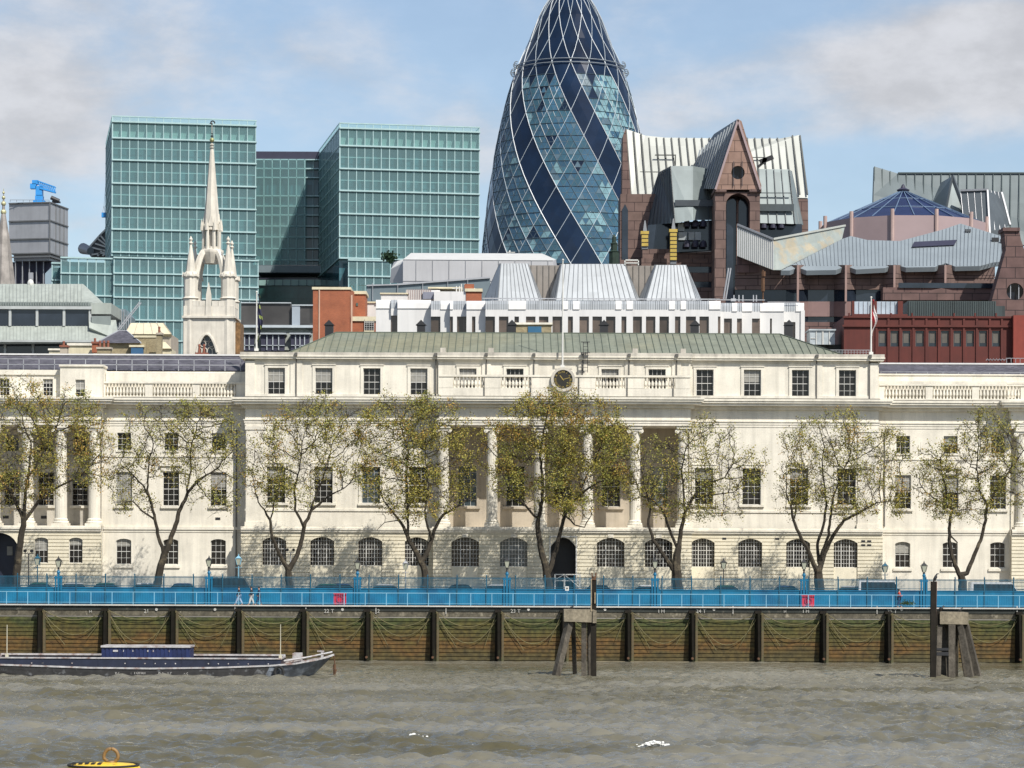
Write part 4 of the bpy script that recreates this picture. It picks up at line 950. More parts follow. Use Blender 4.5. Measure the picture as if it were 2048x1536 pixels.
    for k in range(n):
        a,b=tips[rd.randrange(len(tips))];u=rd.uniform(.3,1.15);c=np.array(a)*(1-u)+np.array(b)*u+r.normal(size=3)*.2
        ax=Vector(r.normal(size=3)).normalized();bx_=ax.cross(Vector(r.normal(size=3))).normalized();s=rd.uniform(.042,.092)
        o=len(vs);vs+=[tuple(c+np.array(ax)*s*1.2),tuple(c+np.array(bx_)*s*.8),tuple(c-np.array(ax)*s*1.0),tuple(c-np.array(bx_)*s*.8)];fs.append((o,o+1,o+2,o+3))
        ck_=(int(c[0]/1.6),int(c[2]/1.6),int(c[1]/2));
        if ck_ not in clus:
            q=rd.random();clus[ck_]=0 if q<.5 else (1 if q<.5+.5*(1-br) else 2)
        mi.append(clus[ck_] if rd.random()<.6 else (0 if rd.random()<.6 else (2 if rd.random()<br else 1)))
    g=MB();g.v=vs;g.f=fs;g.m=mi;g.build('crown',[M['leaf1'],M['leaf2'],M['leaf3']],t)
tree('broad dense plane tree at the far left in front of the columned end block',
 [[(30,1185,.42),(36,1120,.36),(45,1060,.30),(48,1042,.27)],[(48,1042,.2),(30,1000,.16),(5,960,.12),(-20,920,.09)],[(48,1042,.2),(52,990,.16,-.6),(62,945,.12,-1),(66,890,.08,-1)],[(50,1040,.2),(75,1003,.15,.5),(110,975,.11,.8),(160,950,.08,1)],[(62,950,.1),(85,900,.08,1),(110,850,.05,1.5)]],
 [(60,890,150,110),(150,880,75,95),(110,820,100,50),(10,870,90,120),(0,970,70,70),(190,930,45,60)],1100,13500,seed=4,br=.45)
tree('sparse leaning plane tree with two rising limbs in front of the plain left wing',
 [[(308,1190,.44,0),(318,1150,.38),(328,1110,.34),(334,1098,.30)],[(330,1105,.20),(316,1075,.17),(312,1040,.15,-.4),(305,1010,.13,-.6),(296,980,.10,-.6),(300,930,.07,-.8)],[(334,1098,.26),(350,1050,.22,.3),(360,1015,.19,.5),(375,985,.15,.6),(395,960,.12,.6),(420,945,.08,.8)],[(310,1040,.10),(285,1020,.08,-1),(268,1003,.06,-1.2),(240,1005,.035,-1.4)],[(305,1010,.1),(285,970,.08),(262,945,.06),(240,928,.04)],[(372,988,.1),(380,940,.09,1),(378,900,.07,1),(390,860,.05,1)],[(390,962,.08),(420,1000,.03,-.5),(436,1020,.02,-.6)]],
 [(310,900,70,70),(390,890,85,85),(350,850,110,45),(440,900,60,60),(255,950,45,45),(430,990,50,45),(262,1010,50,30),(380,830,90,30)],900,7600,seed=5,br=.12)
tree('open plane tree forking low before the left two arched windows of the centre block',
 [[(580,1190,.40),(579,1160,.36),(577,1140,.32)],[(577,1140,.24),(560,1110,.19,-.3),(545,1075,.16,-.6),(541,1040,.13,-.6),(530,1020,.08,-.8),(518,1005,.06,-.8),(512,980,.05,-1)],[(580,1135,.26),(595,1108,.22,.3),(604,1075,.20,.4),(610,1045,.18,.4),(622,1020,.14,.4),(660,990,.08,.5),(690,975,.05,.6)],[(608,1055,.14),(592,1020,.12,-.5),(590,980,.10,-.8),(600,940,.07,-.8),(605,900,.05,-1)],[(541,1042,.08),(548,1000,.07,.6),(558,960,.05,1)],[(620,1020,.1),(640,970,.08,1),(650,930,.06,1.2)]],
 [(580,900,75,85),(640,880,90,90),(530,950,45,60),(690,920,55,70),(640,830,80,35),(580,980,60,40),(500,930,25,60)],950,8800,seed=6,br=.3)
tree('tall dense plane tree left of the portico in the shade',
 [[(848,1190,.40),(850,1160,.36),(850,1140,.32),(838,1115,.27),(818,1080,.22)],[(818,1080,.20),(808,1055,.16),(795,1035,.12,-.5),(775,1010,.08,-.8)],[(846,1125,.24),(860,1090,.20,.4),(868,1060,.17,.5),(885,1030,.13,.5),(920,1010,.09,.5),(940,995,.06,.5)],[(815,1070,.14),(816,1020,.12,.5),(812,960,.10,.8),(815,900,.08,1),(800,850,.05,1)],[(862,1080,.12),(850,1030,.1,-1),(858,970,.08,-1),(850,900,.05,-1)],[(800,1040,.05),(770,1045,.04,-1),(755,1060,.03,-1.2)]],
 [(800,860,85,75),(850,900,85,100),(780,940,60,80),(890,880,50,70),(830,1000,90,40),(910,960,40,50),(860,830,60,35)],1200,13500,seed=7,br=.35)
tree('largest and densest plane tree rising in front of the portico to the clock',
 [[(1100,1190,.46),(1096,1160,.40),(1090,1130,.34),(1080,1090,.28),(1075,1045,.24)],[(1075,1045,.2),(1085,1000,.17,-.4),(1085,960,.14,-.6),(1080,910,.11,-.8),(1090,850,.08,-.8),(1100,800,.05,-.6)],[(1098,1145,.26),(1112,1100,.22,.5),(1122,1060,.19,.6),(1132,1020,.16,.7),(1165,985,.12,.7),(1195,965,.08,.8)],[(1075,1040,.12),(1050,1010,.10,-.5),(1030,990,.08,-.8),(1010,960,.06,-1)],[(1128,1030,.1),(1150,1050,.07,-1),(1168,1055,.06,-1.2),(1182,1030,.04,-1.4)],[(1130,1020,.12),(1120,960,.1,1),(1130,900,.08,1.2),(1140,850,.06,1.2)],[(1150,1000,.09),(1190,920,.07,1),(1210,870,.05,1)]],
 [(1090,860,85,75),(1150,880,95,90),(1060,930,70,80),(1200,930,80,80),(1000,890,50,55),(1010,960,40,40),(1110,810,75,40),(1230,880,50,40),(1130,990,90,50),(1190,830,50,40)],1700,21000,seed=8,br=.42)
tree('thin-crowned plane tree with a stout knobbly base right of the portico',
 [[(1358,1195,.52),(1354,1160,.50),(1352,1130,.44),(1355,1110,.38),(1358,1095,.30)],[(1350,1145,.24),(1330,1115,.19,-.4),(1306,1080,.16,-.6),(1296,1050,.13,-.7),(1300,1010,.09,-.7),(1285,960,.06,-.8)],[(1358,1095,.24),(1362,1060,.20),(1370,1025,.16),(1390,990,.13,.3),(1420,965,.10,.5),(1450,955,.07,.6)],[(1356,1100,.16),(1340,1060,.13,.6),(1325,1020,.10,.8),(1308,1000,.08,.8),(1280,990,.05,.8)],[(1370,1025,.12),(1366,980,.09,-.6),(1362,940,.07,-.8),(1370,900,.05,-1)],[(1388,995,.09),(1425,990,.07,-.8),(1465,985,.04,-1)]],
 [(1310,940,65,70),(1400,920,80,70),(1350,980,90,50),(1460,950,60,50),(1280,980,40,40),(1420,870,55,40),(1500,935,35,40),(1380,1020,80,25),(1440,1020,50,25)],950,6800,seed=9,br=.2)
tree('round-crowned plane tree with many limbs from one forked base near the right corner',
 [[(1640,1195,.50),(1638,1165,.46),(1636,1140,.40)],[(1634,1145,.26),(1620,1110,.21,-.3),(1600,1075,.17,-.6),(1586,1040,.14,-.6),(1580,1010,.10,-.8),(1570,985,.06,-.8)],[(1640,1140,.26),(1650,1105,.22,.4),(1668,1070,.18,.5),(1690,1040,.15,.6),(1720,1025,.11,.7),(1755,1005,.07,.8),(1800,1000,.03,.8)],[(1638,1130,.18),(1636,1090,.15,.8),(1650,1050,.13,1),(1655,1010,.11,1),(1650,960,.08,1.2)],[(1640,1120,.16),(1655,1070,.14,-.8),(1660,1030,.12,-1),(1665,990,.09,-1),(1690,930,.06,-1)],[(1590,1040,.08),(1595,1000,.07,.5),(1610,960,.05,.6)]],
 [(1620,930,60,70),(1690,920,80,80),(1650,870,80,40),(1740,930,60,70),(1590,980,45,50),(1680,1000,90,40),(1780,990,45,50),(1690,840,45,25),(1780,900,40,50)],1150,9800,seed=10,br=.25)
tree('plane tree with two crooked trunks in a wide V at the far right',
 [[(1926,1195,.44),(1925,1165,.40),(1922,1150,.34)],[(1920,1155,.24),(1905,1120,.20,-.2),(1897,1080,.17,-.3),(1900,1040,.15,-.3),(1902,1020,.13,-.3),(1890,980,.09,-.5),(1880,940,.06,-.6)],[(1930,1155,.24),(1945,1120,.20,.3),(1963,1080,.17,.4),(1972,1040,.15,.4),(1975,1010,.13,.4),(1960,980,.09,.4),(1955,930,.06,.4)],[(1902,1075,.10),(1912,1085,.07,-.4),(1908,1100,.05,-.5)],[(1975,1012,.1),(2000,970,.09,.6),(2030,930,.07,.8),(2050,900,.05,.8)],[(1902,1018,.09),(1875,1000,.07,.6),(1855,985,.05,.8)]],
 [(1890,940,60,65),(1960,900,60,80),(2020,930,55,80),(1860,980,40,45),(1930,1000,70,40),(1980,860,45,45),(2050,980,30,50),(1900,1020,60,20)],1000,9000,seed=11,br=.25)

# ------------------------------------------------------------------ people
def person(px,d,label,h=1.72,face=0,step=.28,jacket=(.02,.02,.025),trousers=(.03,.03,.04),hair=(.03,.02,.015),armsbent=False,skirt=False):
    x=X(px,1207,d);t=thing('person',label,'person',(x,d,QZ));t.rotation_euler=(0,0,face)
    s=h/1.72
    def skin(name,verts,edges,radii,m):
        me=bpy.data.meshes.new(name);me.from_pydata([(a*s,b*s,c*s) for a,b,c in verts],edges,[]);o=bpy.data.objects.new(name,me);C.objects.link(o);o.parent=t
        me.materials.append(m);md=o.modifiers.new('skin','SKIN');md.use_smooth_shade=True
        for v,r_ in zip(me.skin_vertices[0].data,radii): v.radius=(r_[0]*s,r_[1]*s) if isinstance(r_,tuple) else (r_*s,r_*s)
        me.skin_vertices[0].data[0].use_root=True
        o.modifiers.new('sub','SUBSURF').levels=1;o.modifiers['sub'].render_levels=1;return o
    # facing +x: stride along x
    V=[(0,0,.95),(0,0,1.15),(0,0,1.36),(.01,0,1.47),(.02,0,1.56),(.03,0,1.66),
       (0,.09,.90),(step*.5,.09,.50),(step,.10,.09),(step+.15,.10,.04),(0,-.09,.90),(-step*.3,-.09,.50),(-step,-.10,.11),(-step+.13,-.10,.04),
       (0,.19,1.38),(-.08,.24,1.12),(.06,.25,.90),(.11,.24,.80),(0,-.19,1.38),(.10,-.24,1.12),(.24,-.23,.94),(.30,-.22,.86)]
    if armsbent: V[16]=(.2,.12,1.15);V[17]=(.28,.05,1.2);V[20]=(.26,-.12,1.12);V[21]=(.33,-.04,1.2)
    E=[(0,1),(1,2),(2,3),(3,4),(4,5),(0,6),(6,7),(7,8),(8,9),(0,10),(10,11),(11,12),(12,13),(2,14),(14,15),(15,16),(16,17),(2,18),(18,19),(19,20),(20,21)]
    Rr=[(.13,.16),(.12,.15),(.13,.18),.06,(.10,.09),(.11,.09),.10,.07,.05,.05,.10,.07,.05,.05,.07,.05,.04,.04,.07,.05,.04,.04]
    skin('body',V,E,Rr,M['skinm'])
    J=[(0,0,.93),(0,0,1.15),(0,0,1.37),(0,.19,1.39),V[15],V[16],(0,-.19,1.39),V[19],V[20]]
    skin('jacket',J,[(0,1),(1,2),(2,3),(3,4),(4,5),(2,6),(6,7),(7,8)],[(.20,.22),(.18,.21),(.18,.22),.115,.095,.08,.115,.095,.08],mat('jacket_cloth',jacket,.9,var=.1))
    T=[(0,0,.96),V[6],V[7],V[8],V[10],V[11],V[12]]
    skin('trousers',T,[(0,1),(1,2),(2,3),(0,4),(4,5),(5,6)],[(.18,.20),.135,.11,.085,.135,.11,.085],mat('trouser_cloth',trousers,.9,var=.1))
    g=MB();g.sph((.01*s,0,1.655*s),.105*s,8);o=g.build('hair',mat('hair',hair,.8),None,smooth=True);o.parent=t
person(478,264,'person striding left in a dark jacket and pale blue jeans by the railing',face=math.pi,trousers=(.28,.36,.48),step=.33)
person(503,264.4,'person walking in a black top and light trousers between two others',face=math.pi,trousers=(.5,.5,.47),step=.22)
person(518,264.2,'person in dark navy clothes walking last of three by the railing',face=math.pi,jacket=(.015,.03,.07),trousers=(.015,.03,.08),step=.25)
person(1798,264.2,'person in a red top with raised arms near the tall mooring post',face=0,jacket=(.42,.05,.03),trousers=(.01,.03,.08),armsbent=True,step=.18)

# ------------------------------------------------------------------ barge
bd=225.0
def BX(px): return X(px,1340,bd)
def BZ(py,px=300): return CH-((py-HY)-ROLL*(px-1024))*bd/F
bt_=thing('barge','long navy and grey river barge with a small corrugated cabin amidships','barge',(BX(330),bd+2.6,0))
W_=2.6;yc=bd+W_
# hull stations: (px at rail, rail row, half beam, px at waterline, waterline beam)
ST=[(-60,1327,2.1,-46,1.6),(-30,1329,2.45,-26,2.2),(70,1332,2.6,70,2.5),(180,1336,2.6,180,2.5),(300,1337.5,2.6,300,2.5),(430,1336,2.6,430,2.5),(540,1332,2.6,530,2.45),(590,1328,2.35,570,1.9),(630,1321,1.6,598,1.2),(652,1316,.8,612,.5),(663,1312,.12,620,.06)]
g=MB();rows=[]
for p,q,b,p2,b2 in ST:
    zr_=BZ(q,p);rows.append([(BX(p),yc-b,zr_),(BX((p+p2)/2),yc-(b*.6+b2*.4),zr_*.5),(BX(p2),yc-b2,-.05),(BX(p2),yc-b2*.8,-.6),(BX(p2),yc+b2*.8,-.6),(BX(p2),yc+b2,-.05),(BX(p),yc+b,zr_)])
vs=[v for r_ in rows for v in r_];n=7;fs=[];ms_=[]
for i in range(len(rows)-1):
    for j in range(n-1): fs.append((i*n+j,i*n+j+1,(i+1)*n+j+1,(i+1)*n+j));ms_.append(1 if i>=6 else 0)
fs.append(tuple(range(n)));ms_.append(0)
g.v=vs;g.f=fs;g.m=ms_;hl=g.build('hull',[M['hull'],M['hullg']],bt_)
g=MB()
for i in range(len(rows)-1): g.poly([rows[i][0],rows[i+1][0],rows[i+1][-1],rows[i][-1]])
g.build('deck',M['deck'],bt_)
g=MB()
for s in(0,-1):
    for i in range(len(rows)-1): g.bar(Vector(rows[i][s])+Vector((0,0,.02)),Vector(rows[i+1][s])+Vector((0,0,.02)),.12,.13)
g.bar(rows[0][0],rows[0][-1],.12);
for a_,b_ in((565,1322),(600,1317),(650,1309)): pass
g.tube([(BX(p),yc-b_,BZ(q,p)) for p,q,b_ in((566,1323,1.9),(600,1318,1.6),(635,1311,1.1),(660,1306,.2))],.07,5)
g.build('rubbing_strake',M['boatw'],bt_)
# navy coaming round the hold
ca,cb=BX(-20),BX(561);zc0,zc1=BZ(1337)+.02,BZ(1318)
g=MB();g.box(ca,cb,yc-2.3,yc-2.2,zc0-.15,zc1);g.box(ca,cb,yc+2.2,yc+2.3,zc0-.15,zc1+.12);g.box(ca,ca+.1,yc-2.2,yc+2.2,zc0-.15,zc1);g.box(cb-.1,cb,yc-2.2,yc+2.2,zc0-.15,zc1)
k=0
for px in range(0,560,56): g.box(BX(px+28)-.03,BX(px+28)+.03,yc-2.34,yc-2.3,zc0,zc1)
for px in(62,84,143,249,289,309,330,350,416,436,456,476,496,536): g.cyl((BX(px),yc-2.34,(zc0+zc1)/2),(BX(px),yc-2.28,(zc0+zc1)/2),.055,n=8,mi=1)
co_=g.build('coaming',[M['navyp'],M['boatw']],bt_)
g=MB();g.box(ca-.05,cb+.05,yc-2.38,yc-2.12,zc1,zc1+.11);g.box(ca,cb,yc+2.08,yc+2.36,zc1+.12,zc1+.26);g.box(cb-.1,cb+.05,yc-2.1,yc+2.1,zc1,zc1+.12);g.box(ca-.05,ca+.1,yc-2.1,yc+2.1,zc1,zc1+.12)
g.build('coaming_rail',M['boatw'],co_)
g=MB();g.box(ca+.1,cb-.1,yc-2.2,yc+2.2,zc0-.4,zc0-.1);g.build('hold_floor',M['deck'],bt_)
# cabin
k0,k1=BX(199),BX(376);kz=BZ(1296);g=MB();x=k0
while x<k1-.05:
    g.box(x,min(x+.2,k1),yc-1.5,yc+1.5,zc0-.1,kz);g.box(min(x+.2,k1-.01),min(x+.34,k1),yc-1.45,yc+1.45,zc0-.1,kz);x+=.34
cbn=g.build('cabin',mat('cabin_navy',(.012,.022,.085),.5,var=.3,scale=1,streak=.2),bt_)
g=MB();g.box(k0-.06,k1+.06,yc-1.6,yc+1.6,kz,kz+.15);g.build('roof',M['boatw'],cbn)
g=MB()
for px,w_ in((227,.4),(243,.06),(262,.06),(292,.1),(303,.08),(335,.05)): g.box(BX(px)-w_/2,BX(px)+w_/2,yc-1.52,yc-1.5,kz-.35,kz-.2)
g.build('paint_mark',M['boatw'],cbn)
# two masts, winch, tyre, chain
for px,zt2 in((12,1250),(560,1249)):
    g=MB();g.cyl((BX(px),yc-2.2,zc1-.3),(BX(px),yc-2.2,BZ(zt2,px)),.045,.03,6);g.box(BX(px)-.12,BX(px)+.12,yc-2.32,yc-2.1,zc1,zc1+.35);g.build('pole',mat('pale_pole',(.5,.47,.36),.7),bt_)
g=MB();xw=BX(590);zd=BZ(1324,590)
g.cyl((xw,yc-.7,zd+.35),(xw,yc+.7,zd+.35),.22,n=10);g.box(xw-.35,xw+.35,yc-.8,yc-.7,zd-.2,zd+.65);g.box(xw-.35,xw+.35,yc+.7,yc+.8,zd-.2,zd+.65);g.bar((BX(566),yc-1.2,zd+.1),(BX(610),yc-1.0,zd+.35),.08);g.box(BX(570),BX(585),yc-1.5,yc-1.1,zd-.1,zd+.2);g.build('winch',M['boatw'],bt_)
g=MB();xw=BX(640);zd=BZ(1306,640);g.box(xw-.1,xw+.1,yc-.1,yc+.1,zd-.6,zd);g.box(xw-.4,xw+.15,yc-.12,yc+.12,zd,zd+.12);g.build('bollard',M['boatw'],bt_)
g=MB();xt,ztt=BX(558),BZ(1344,558);g.tube([(xt+.34*math.cos(a),yc-2.66,ztt+.42*math.sin(a)) for a in[2*math.pi*k/16 for k in range(17)]],.13,6);g.build('tyre_fender',M['rubber'],bt_)
g=MB();g.tube([(BX(664),yc,BZ(1313,664)),(BX(665.5),yc,.9),(BX(665),yc,0),(BX(665),yc,-.4)],.05,5);g.tube([(BX(665),yc,.9),(BX(665),yc,.2)],[.14,.12],6);g.tube([(BX(667),yc,.5),(BX(664),yc,.0)],[.16,.1],6);g.build('anchor_chain',M['rust'],bt_)
# the faded lettering on the hull side
for s,px,sz in(('IU',234,.36),(': Tondl',276,.42),('R2 . i r',330,.40),('- c',372,.34)):
    me=text_mesh(s,sz,depth=.006);me.materials.append(mat('faded_lettering',(.36,.35,.33),.7,var=.45,scale=5));o=bpy.data.objects.new('lettering',me);C.objects.link(o);o.parent=hl
    o.location=Vector((BX(px),yc-2.575,BZ(1351)+.10))-OFF[hl.name];o.rotation_euler=(R(83),0,0)

# ------------------------------------------------------------------ mooring dolphins
def pile(g,px0_,py0_,px1_,py1_,d0,d1,w): 
    a=Vector(P(px0_,py0_,d0));b=Vector(P(px1_,py1_,d1));v=(a-b).normalized();b=b-v*.8;g.bar(a,b,w,w)
d1=228.0
t=thing('mooring_dolphin','small mooring platform with a stained concrete cap and a raking pile, left of the two','mooring',(X(1160,1352,d1),d1+1,0),'mooring dolphins in the river')
g=MB();g.ext([P(1128,1243,d1),P(1191,1245,d1),P(1191,1221,d1),P(1187,1219,d1),P(1128,1219,d1)],(0,2.4,0));g.box(X(1186,1230,d1)-.02,X(1193,1230,d1),d1-.12,d1+2.2,Z(1190,1246,d1),Z(1190,1221,d1));g.build('cap',M['concrete'],t)
for a_ in((1139,1244,1112,1352,d1+.5,d1-.3,.5),(1168,1244,1168,1352,d1+.6,d1+.4,.42),(1179,1244,1180,1352,d1+1.6,d1+1.6,.40),(1146,1244,1150,1352,d1+2,d1+5,.35)):
    g=MB();pile(g,*a_);g.build('pile',M['timber_g'],t)
g=MB();pile(g,1187,1160,1187,1352,d1+.3,d1+.3,.46);g.build('tall_post',M['timber'],t)
g=MB();g.box(X(1184,1160,d1),X(1192,1160,d1),d1,d1+.5,Z(1187,1160,d1),Z(1187,1156,d1));x=X(1188,1150,d1);z=Z(1188,1160,d1);
for s in(-1,1): g.bar((x+s*.12,d1+.2,z+.1),(x+s*.16,d1+.2,z+.6),.1)
g.cyl((x,d1+.2,z),(x,d1+.2,z+.3),.16,n=8);g.build('post_fitting',M['rust'],t)
g=MB();g.box(X(1184,1200,d1)-.1,X(1184,1200,d1)-.02,d1-.05,d1+.05,Z(1184,1222,d1),Z(1184,1158,d1));g.box(X(1189,1200,d1),X(1189,1200,d1)+.08,d1-.05,d1+.02,Z(1184,1207,d1),Z(1184,1185,d1));g.build('gauge_board',mat('pale_gauge',(.30,.24,.16),.8,var=.4,scale=3),t)
d2=227.5
t=thing('mooring_dolphin','large mooring platform with pale concrete cap and raking grey piles at the right','mooring',(X(1910,1355,d2),d2+1,0),'mooring dolphins in the river')
g=MB();g.ext([P(1880,1248,d2),P(1937,1249,d2),P(1937,1225,d2),P(1880,1224,d2)],(0,2.6,0));g.build('cap',M['concrete'],t)
g=MB();g.ext([P(1868,1252,d2+.2),P(1881,1252,d2+.2),P(1881,1222,d2+.2),P(1868,1222,d2+.2)],(0,2.2,0));g.build('side_block',M['timber'],t)
for a_ in((1903,1249,1903,1357,d2+.3,d2+.1,.55),(1886,1249,1885,1357,d2+1.2,d2+.9,.42),(1894,1249,1894,1357,d2+2.2,d2+2.5,.42),(1879,1251,1876,1357,d2+.4,d2-.1,.40),(1921,1249,1942,1354,d2+.3,d2-.1,.44),(1931,1249,1957,1355,d2+.7,d2+.2,.46),(1912,1249,1912,1345,d2+2.4,d2+3.5,.35),(1917,1249,1932,1350,d2+2,d2+2,.35)):
    g=MB();pile(g,*a_);g.build('pile',M['timber_g'],t)
g=MB();g.box(X(1873,1305,d2),X(1897,1305,d2),d2-.1,d2+.4,Z(1885,1311,d2),Z(1885,1304,d2));g.box(X(1873,1300,d2),X(1897,1300,d2),d2-.1,d2+.4,Z(1885,1301,d2),Z(1885,1296,d2));g.build('tie_beam',M['iron'],t)
g=MB();pile(g,1867,1163,1866,1357,d2-.4,d2-.4,.44);g.build('tall_post',M['timber'],t)
g=MB();pile(g,1871.5,1163,1870,1225,d2-.45,d2-.45,.22);g.build('post_batten',mat('reddish_batten',(.16,.10,.08),.8,var=.3),t)
def bird(px,py,d,label,cormorant=False,s=1):
    x,y,z=P(px,py,d);t=thing('bird',label,'bird',(x,y,z));v=[(-.16,0,.10),(-.05,0,.16),(.08,0,.22),(.12,0,.30),(.16,0,.36),(.24,0,.36)];r_=[.03,.085,.08,.045,.045,.012]
    if cormorant: v=[(-.14,0,.0),(-.06,0,.16),(.02,0,.34),(.05,0,.48),(.10,0,.56),(.22,0,.58)];r_=[.03,.10,.10,.05,.045,.014]
    g=MB();g.tube([(x+a_*s*1.3,y,z+c_*s*1.1) for a_,b_,c_ in v],[q*s*1.3 for q in r_],8);g.build('body',M['iron'],t,smooth=True)
    g=MB();g.cyl((x,y-.03,z),(x,y-.03,z+.12*s),.012,n=4);g.cyl((x,y+.03,z),(x,y+.03,z+.12*s),.012,n=4);g.build('leg',M['rust'],t)
bird(1871,1163,d2-.3,'black cormorant perched upright on the tall mooring post',True)
bird(1882,1222,d2+1,'dark bird standing on the left corner of the right platform')
bird(1920,1224,d2+1,'dark bird sitting on the right part of the large platform cap',s=.8)
bird(1143,1219,d1+.8,'dark bird standing on the left platform cap',s=.8)
# shrub growing on the quay edge
g=MB()
for k in range(260):
    c=Vector(P(1814,1209,262.2))+Vector((random.gauss(0,.28),random.gauss(0,.1),abs(random.gauss(0,.16))));a_=Vector((random.gauss(0,1),random.gauss(0,1),random.gauss(0,1))).normalized()*.07;b_=a_.cross(Vector((random.random(),1,.3))).normalized()*.04;g.poly([c+a_,c+b_,c-a_,c-b_])
o=g.build('weed_clump',mat('weed_green',(.04,.08,.02),.7,var=.3));tag(o,'green clump of weeds growing on the quay edge near the tall post','plant',kind='stuff')
# ------------------------------------------------------------------ yellow buoy
yb_=118.5;xb_=X(207,1530,yb_)
t=thing('mooring_buoy','yellow mooring buoy with a brown iron ring at the bottom left','buoy',(xb_,yb_,0))
zt_=Z(207,1531,yb_)
g=MB();g.lathe([(1.2,-.8),(1.62,-.5),(1.66,.2),(1.60,zt_-.16),(1.5,zt_-.03),(1.3,zt_+.05),(.5,zt_+.13),(.01,zt_+.15)],xb_,yb_,32);g.build('float',M['yel'],t,smooth=True)
g=MB();g.tube([(xb_+1.48*math.cos(a),yb_+1.48*math.sin(a),zt_+.03) for a in[2*math.pi*k/32 for k in range(33)]],.05,6);
for k in range(5):
    x=xb_-1.25+.28*k;g.box(x,x+.14,yb_-.5-.1*k,yb_-.3,zt_+.02,zt_+.16)
g.build('deck_fender',M['rubber'],t)
g=MB();xr=X(222,1510,yb_);g.tube([(xr+.30*math.sin(a)*(1-.25*(a>2 and a<4.3)),yb_,zt_+.38+.33*math.cos(a)) for a in[2*math.pi*k/24 for k in range(25)]],.075,8);g.box(xr-.15,xr+.15,yb_-.12,yb_+.12,zt_,zt_+.2);g.build('mooring_ring',mat('golden_rust',(.21,.12,.04),.6,var=.35,scale=5),t,smooth=True)
# ------------------------------------------------------------------ buildings behind
def root(name,label,cat,px,d,group=None): return thing(name,label,cat,(X(px,700,d),d,QZ),group)
def hull3(g,front,d,t,mi=0): g.slab(front,d,t,mi)
def box_px(g,xa,xb,yt,yb_,d,t,mi=0):
    xm=(xa+xb)/2;g.box(X(xa,yt,d),X(xb,yt,d),d,d+t,Z(xm,yb_,d),Z(xm,yt,d),mi)
def down(py=1200): return py
def seamlines(g,pa,pb,qa,qb,n,w=.12,dy=-.06,mi=0):
    """n seams between edge pa-pb (top, left to right) and qa-qb (bottom, left to right); points in 3D"""
    pa,pb,qa,qb=map(Vector,(pa,pb,qa,qb));o=Vector((0,dy,0))
    for i in range(n+1):
        u=i/n;g.bar(pa.lerp(pb,u)+o,qa.lerp(qb,u)+o,w,w*.8,mi)

# --- twisting glass tower -----------------------------------------------------------------
D=920.0;ax=X(1138.5,300,D)
PR=[(-40,0.5),(-36,10),(-28,20),(-15,33),(0,43),(30,60),(60,72),(88,82),(110,93),(140,106.5),(190,123),(250,137.5),(300,147),(350,155.5),(430,166),(500,173),(560,176),(640,175),(760,167),(900,155),(1170,135)]
pz=np.array([Z(1138,y,D) for y,r in PR])[::-1];prr=np.array([r*D/F for y,r in PR])[::-1]
zz=np.linspace(pz[0],pz[-1],600);rz_=np.interp(zz,pz,prr);kk=np.ones(15)/15;pad=np.pad(rz_,7,mode='edge');sm=np.convolve(pad,kk,'valid');sm[-12:]=rz_[-12:]
def rad_at(z): return float(np.interp(z,zz,sm))
zring=Z(1138,141,D);FH=4.15
tw=thing('spiral_glass_tower','tall bullet-shaped tower of dark blue glass with a white diagonal lattice and spiralling bands','building',(ax,D,QZ))
kmin=-8;kmax=int((zring-QZ)/FH)
def lev(k): return min(zring-FH*k,pz[-1]-1.2) if k>kmin else pz[-1]-1.5
def vert(k,j,e=0.0):
    z=lev(k);r=rad_at(z)+e;th=R(10*j+5*(k%2));return (ax+r*math.sin(th),D-r*math.cos(th),z)
rd=random.Random(5)
mats_g=[mat('tower_glass_navy',(.005,.014,.035),.05,var=.5,scale=.08,spec=.45),mat('tower_glass_teal',(.032,.09,.125),.10,var=.3,scale=.12,spec=.8),mat('tower_glass_pale',(.16,.28,.31),.14,var=.25,scale=.2,spec=.7),mat('tower_glass_blue',(.035,.095,.15),.08,var=.3,scale=.1,spec=.8),mat('tower_glass_grey',(.08,.13,.165),.12,var=.2,scale=.2,spec=.7)]
g=MB();gd=MB();gk=MB()
for k in range(kmin,kmax):
    for j in range(36):
        off=k%2
        if off==0: tris=[(vert(k,j),vert(k+1,j),vert(k+1,j-1),1,10*j),(vert(k,j),vert(k,j+1),vert(k+1,j),0,10*j+5)]
        else: tris=[(vert(k,j),vert(k+1,j+1),vert(k+1,j),1,10*j+5),(vert(k,j),vert(k,j+1),vert(k+1,j+1),0,10*j+10)]
        for a_,b_,c_,up,th in tris:
            kc=k+(.67 if up else .33);c=th-5*kc;s=math.floor(c/20)%3;thn=((th+180)%360)-180
            c2=math.floor((th+5*kc)/20)
            dark=(s==2) or k<1 or (k<3 and rd.random()<.2)
            if dark: mi=0
            else:
                u=rd.random();low=min(1,max(0,(k-1)/14))
                right=max(0,thn/90)  # panes turn paler rightwards: sun reflections put into the glass colour
                mi=2 if u<.04+.16*low+.25*right else (1 if u<.55+.15*right else (3 if u<.96 else 0))
            if k>=1 and 22<thn<46 and k<7 and not s==2: mi=2  # pale panes at upper right paint a bright reflection on the glass
            if dark: gd._a([a_,b_,c_],[(0,1,2)],mi)
            else:
                A,B,Cc=Vector(a_),Vector(b_),Vector(c_);ab,bc,ca=(A+B)/2,(B+Cc)/2,(Cc+A)/2
                for q,tr in enumerate(((A,ab,ca),(ab,B,bc),(ca,bc,Cc),(ab,bc,ca))):
                    m2=mi if rd.random()<.7 else rd.choice((1,3,3,4,1))
                    g._a(tr,[(0,1,2)],m2)
                for p_,q_ in((ab,bc),(bc,ca),(ca,ab)): gk.tube([p_,q_],.075,3)
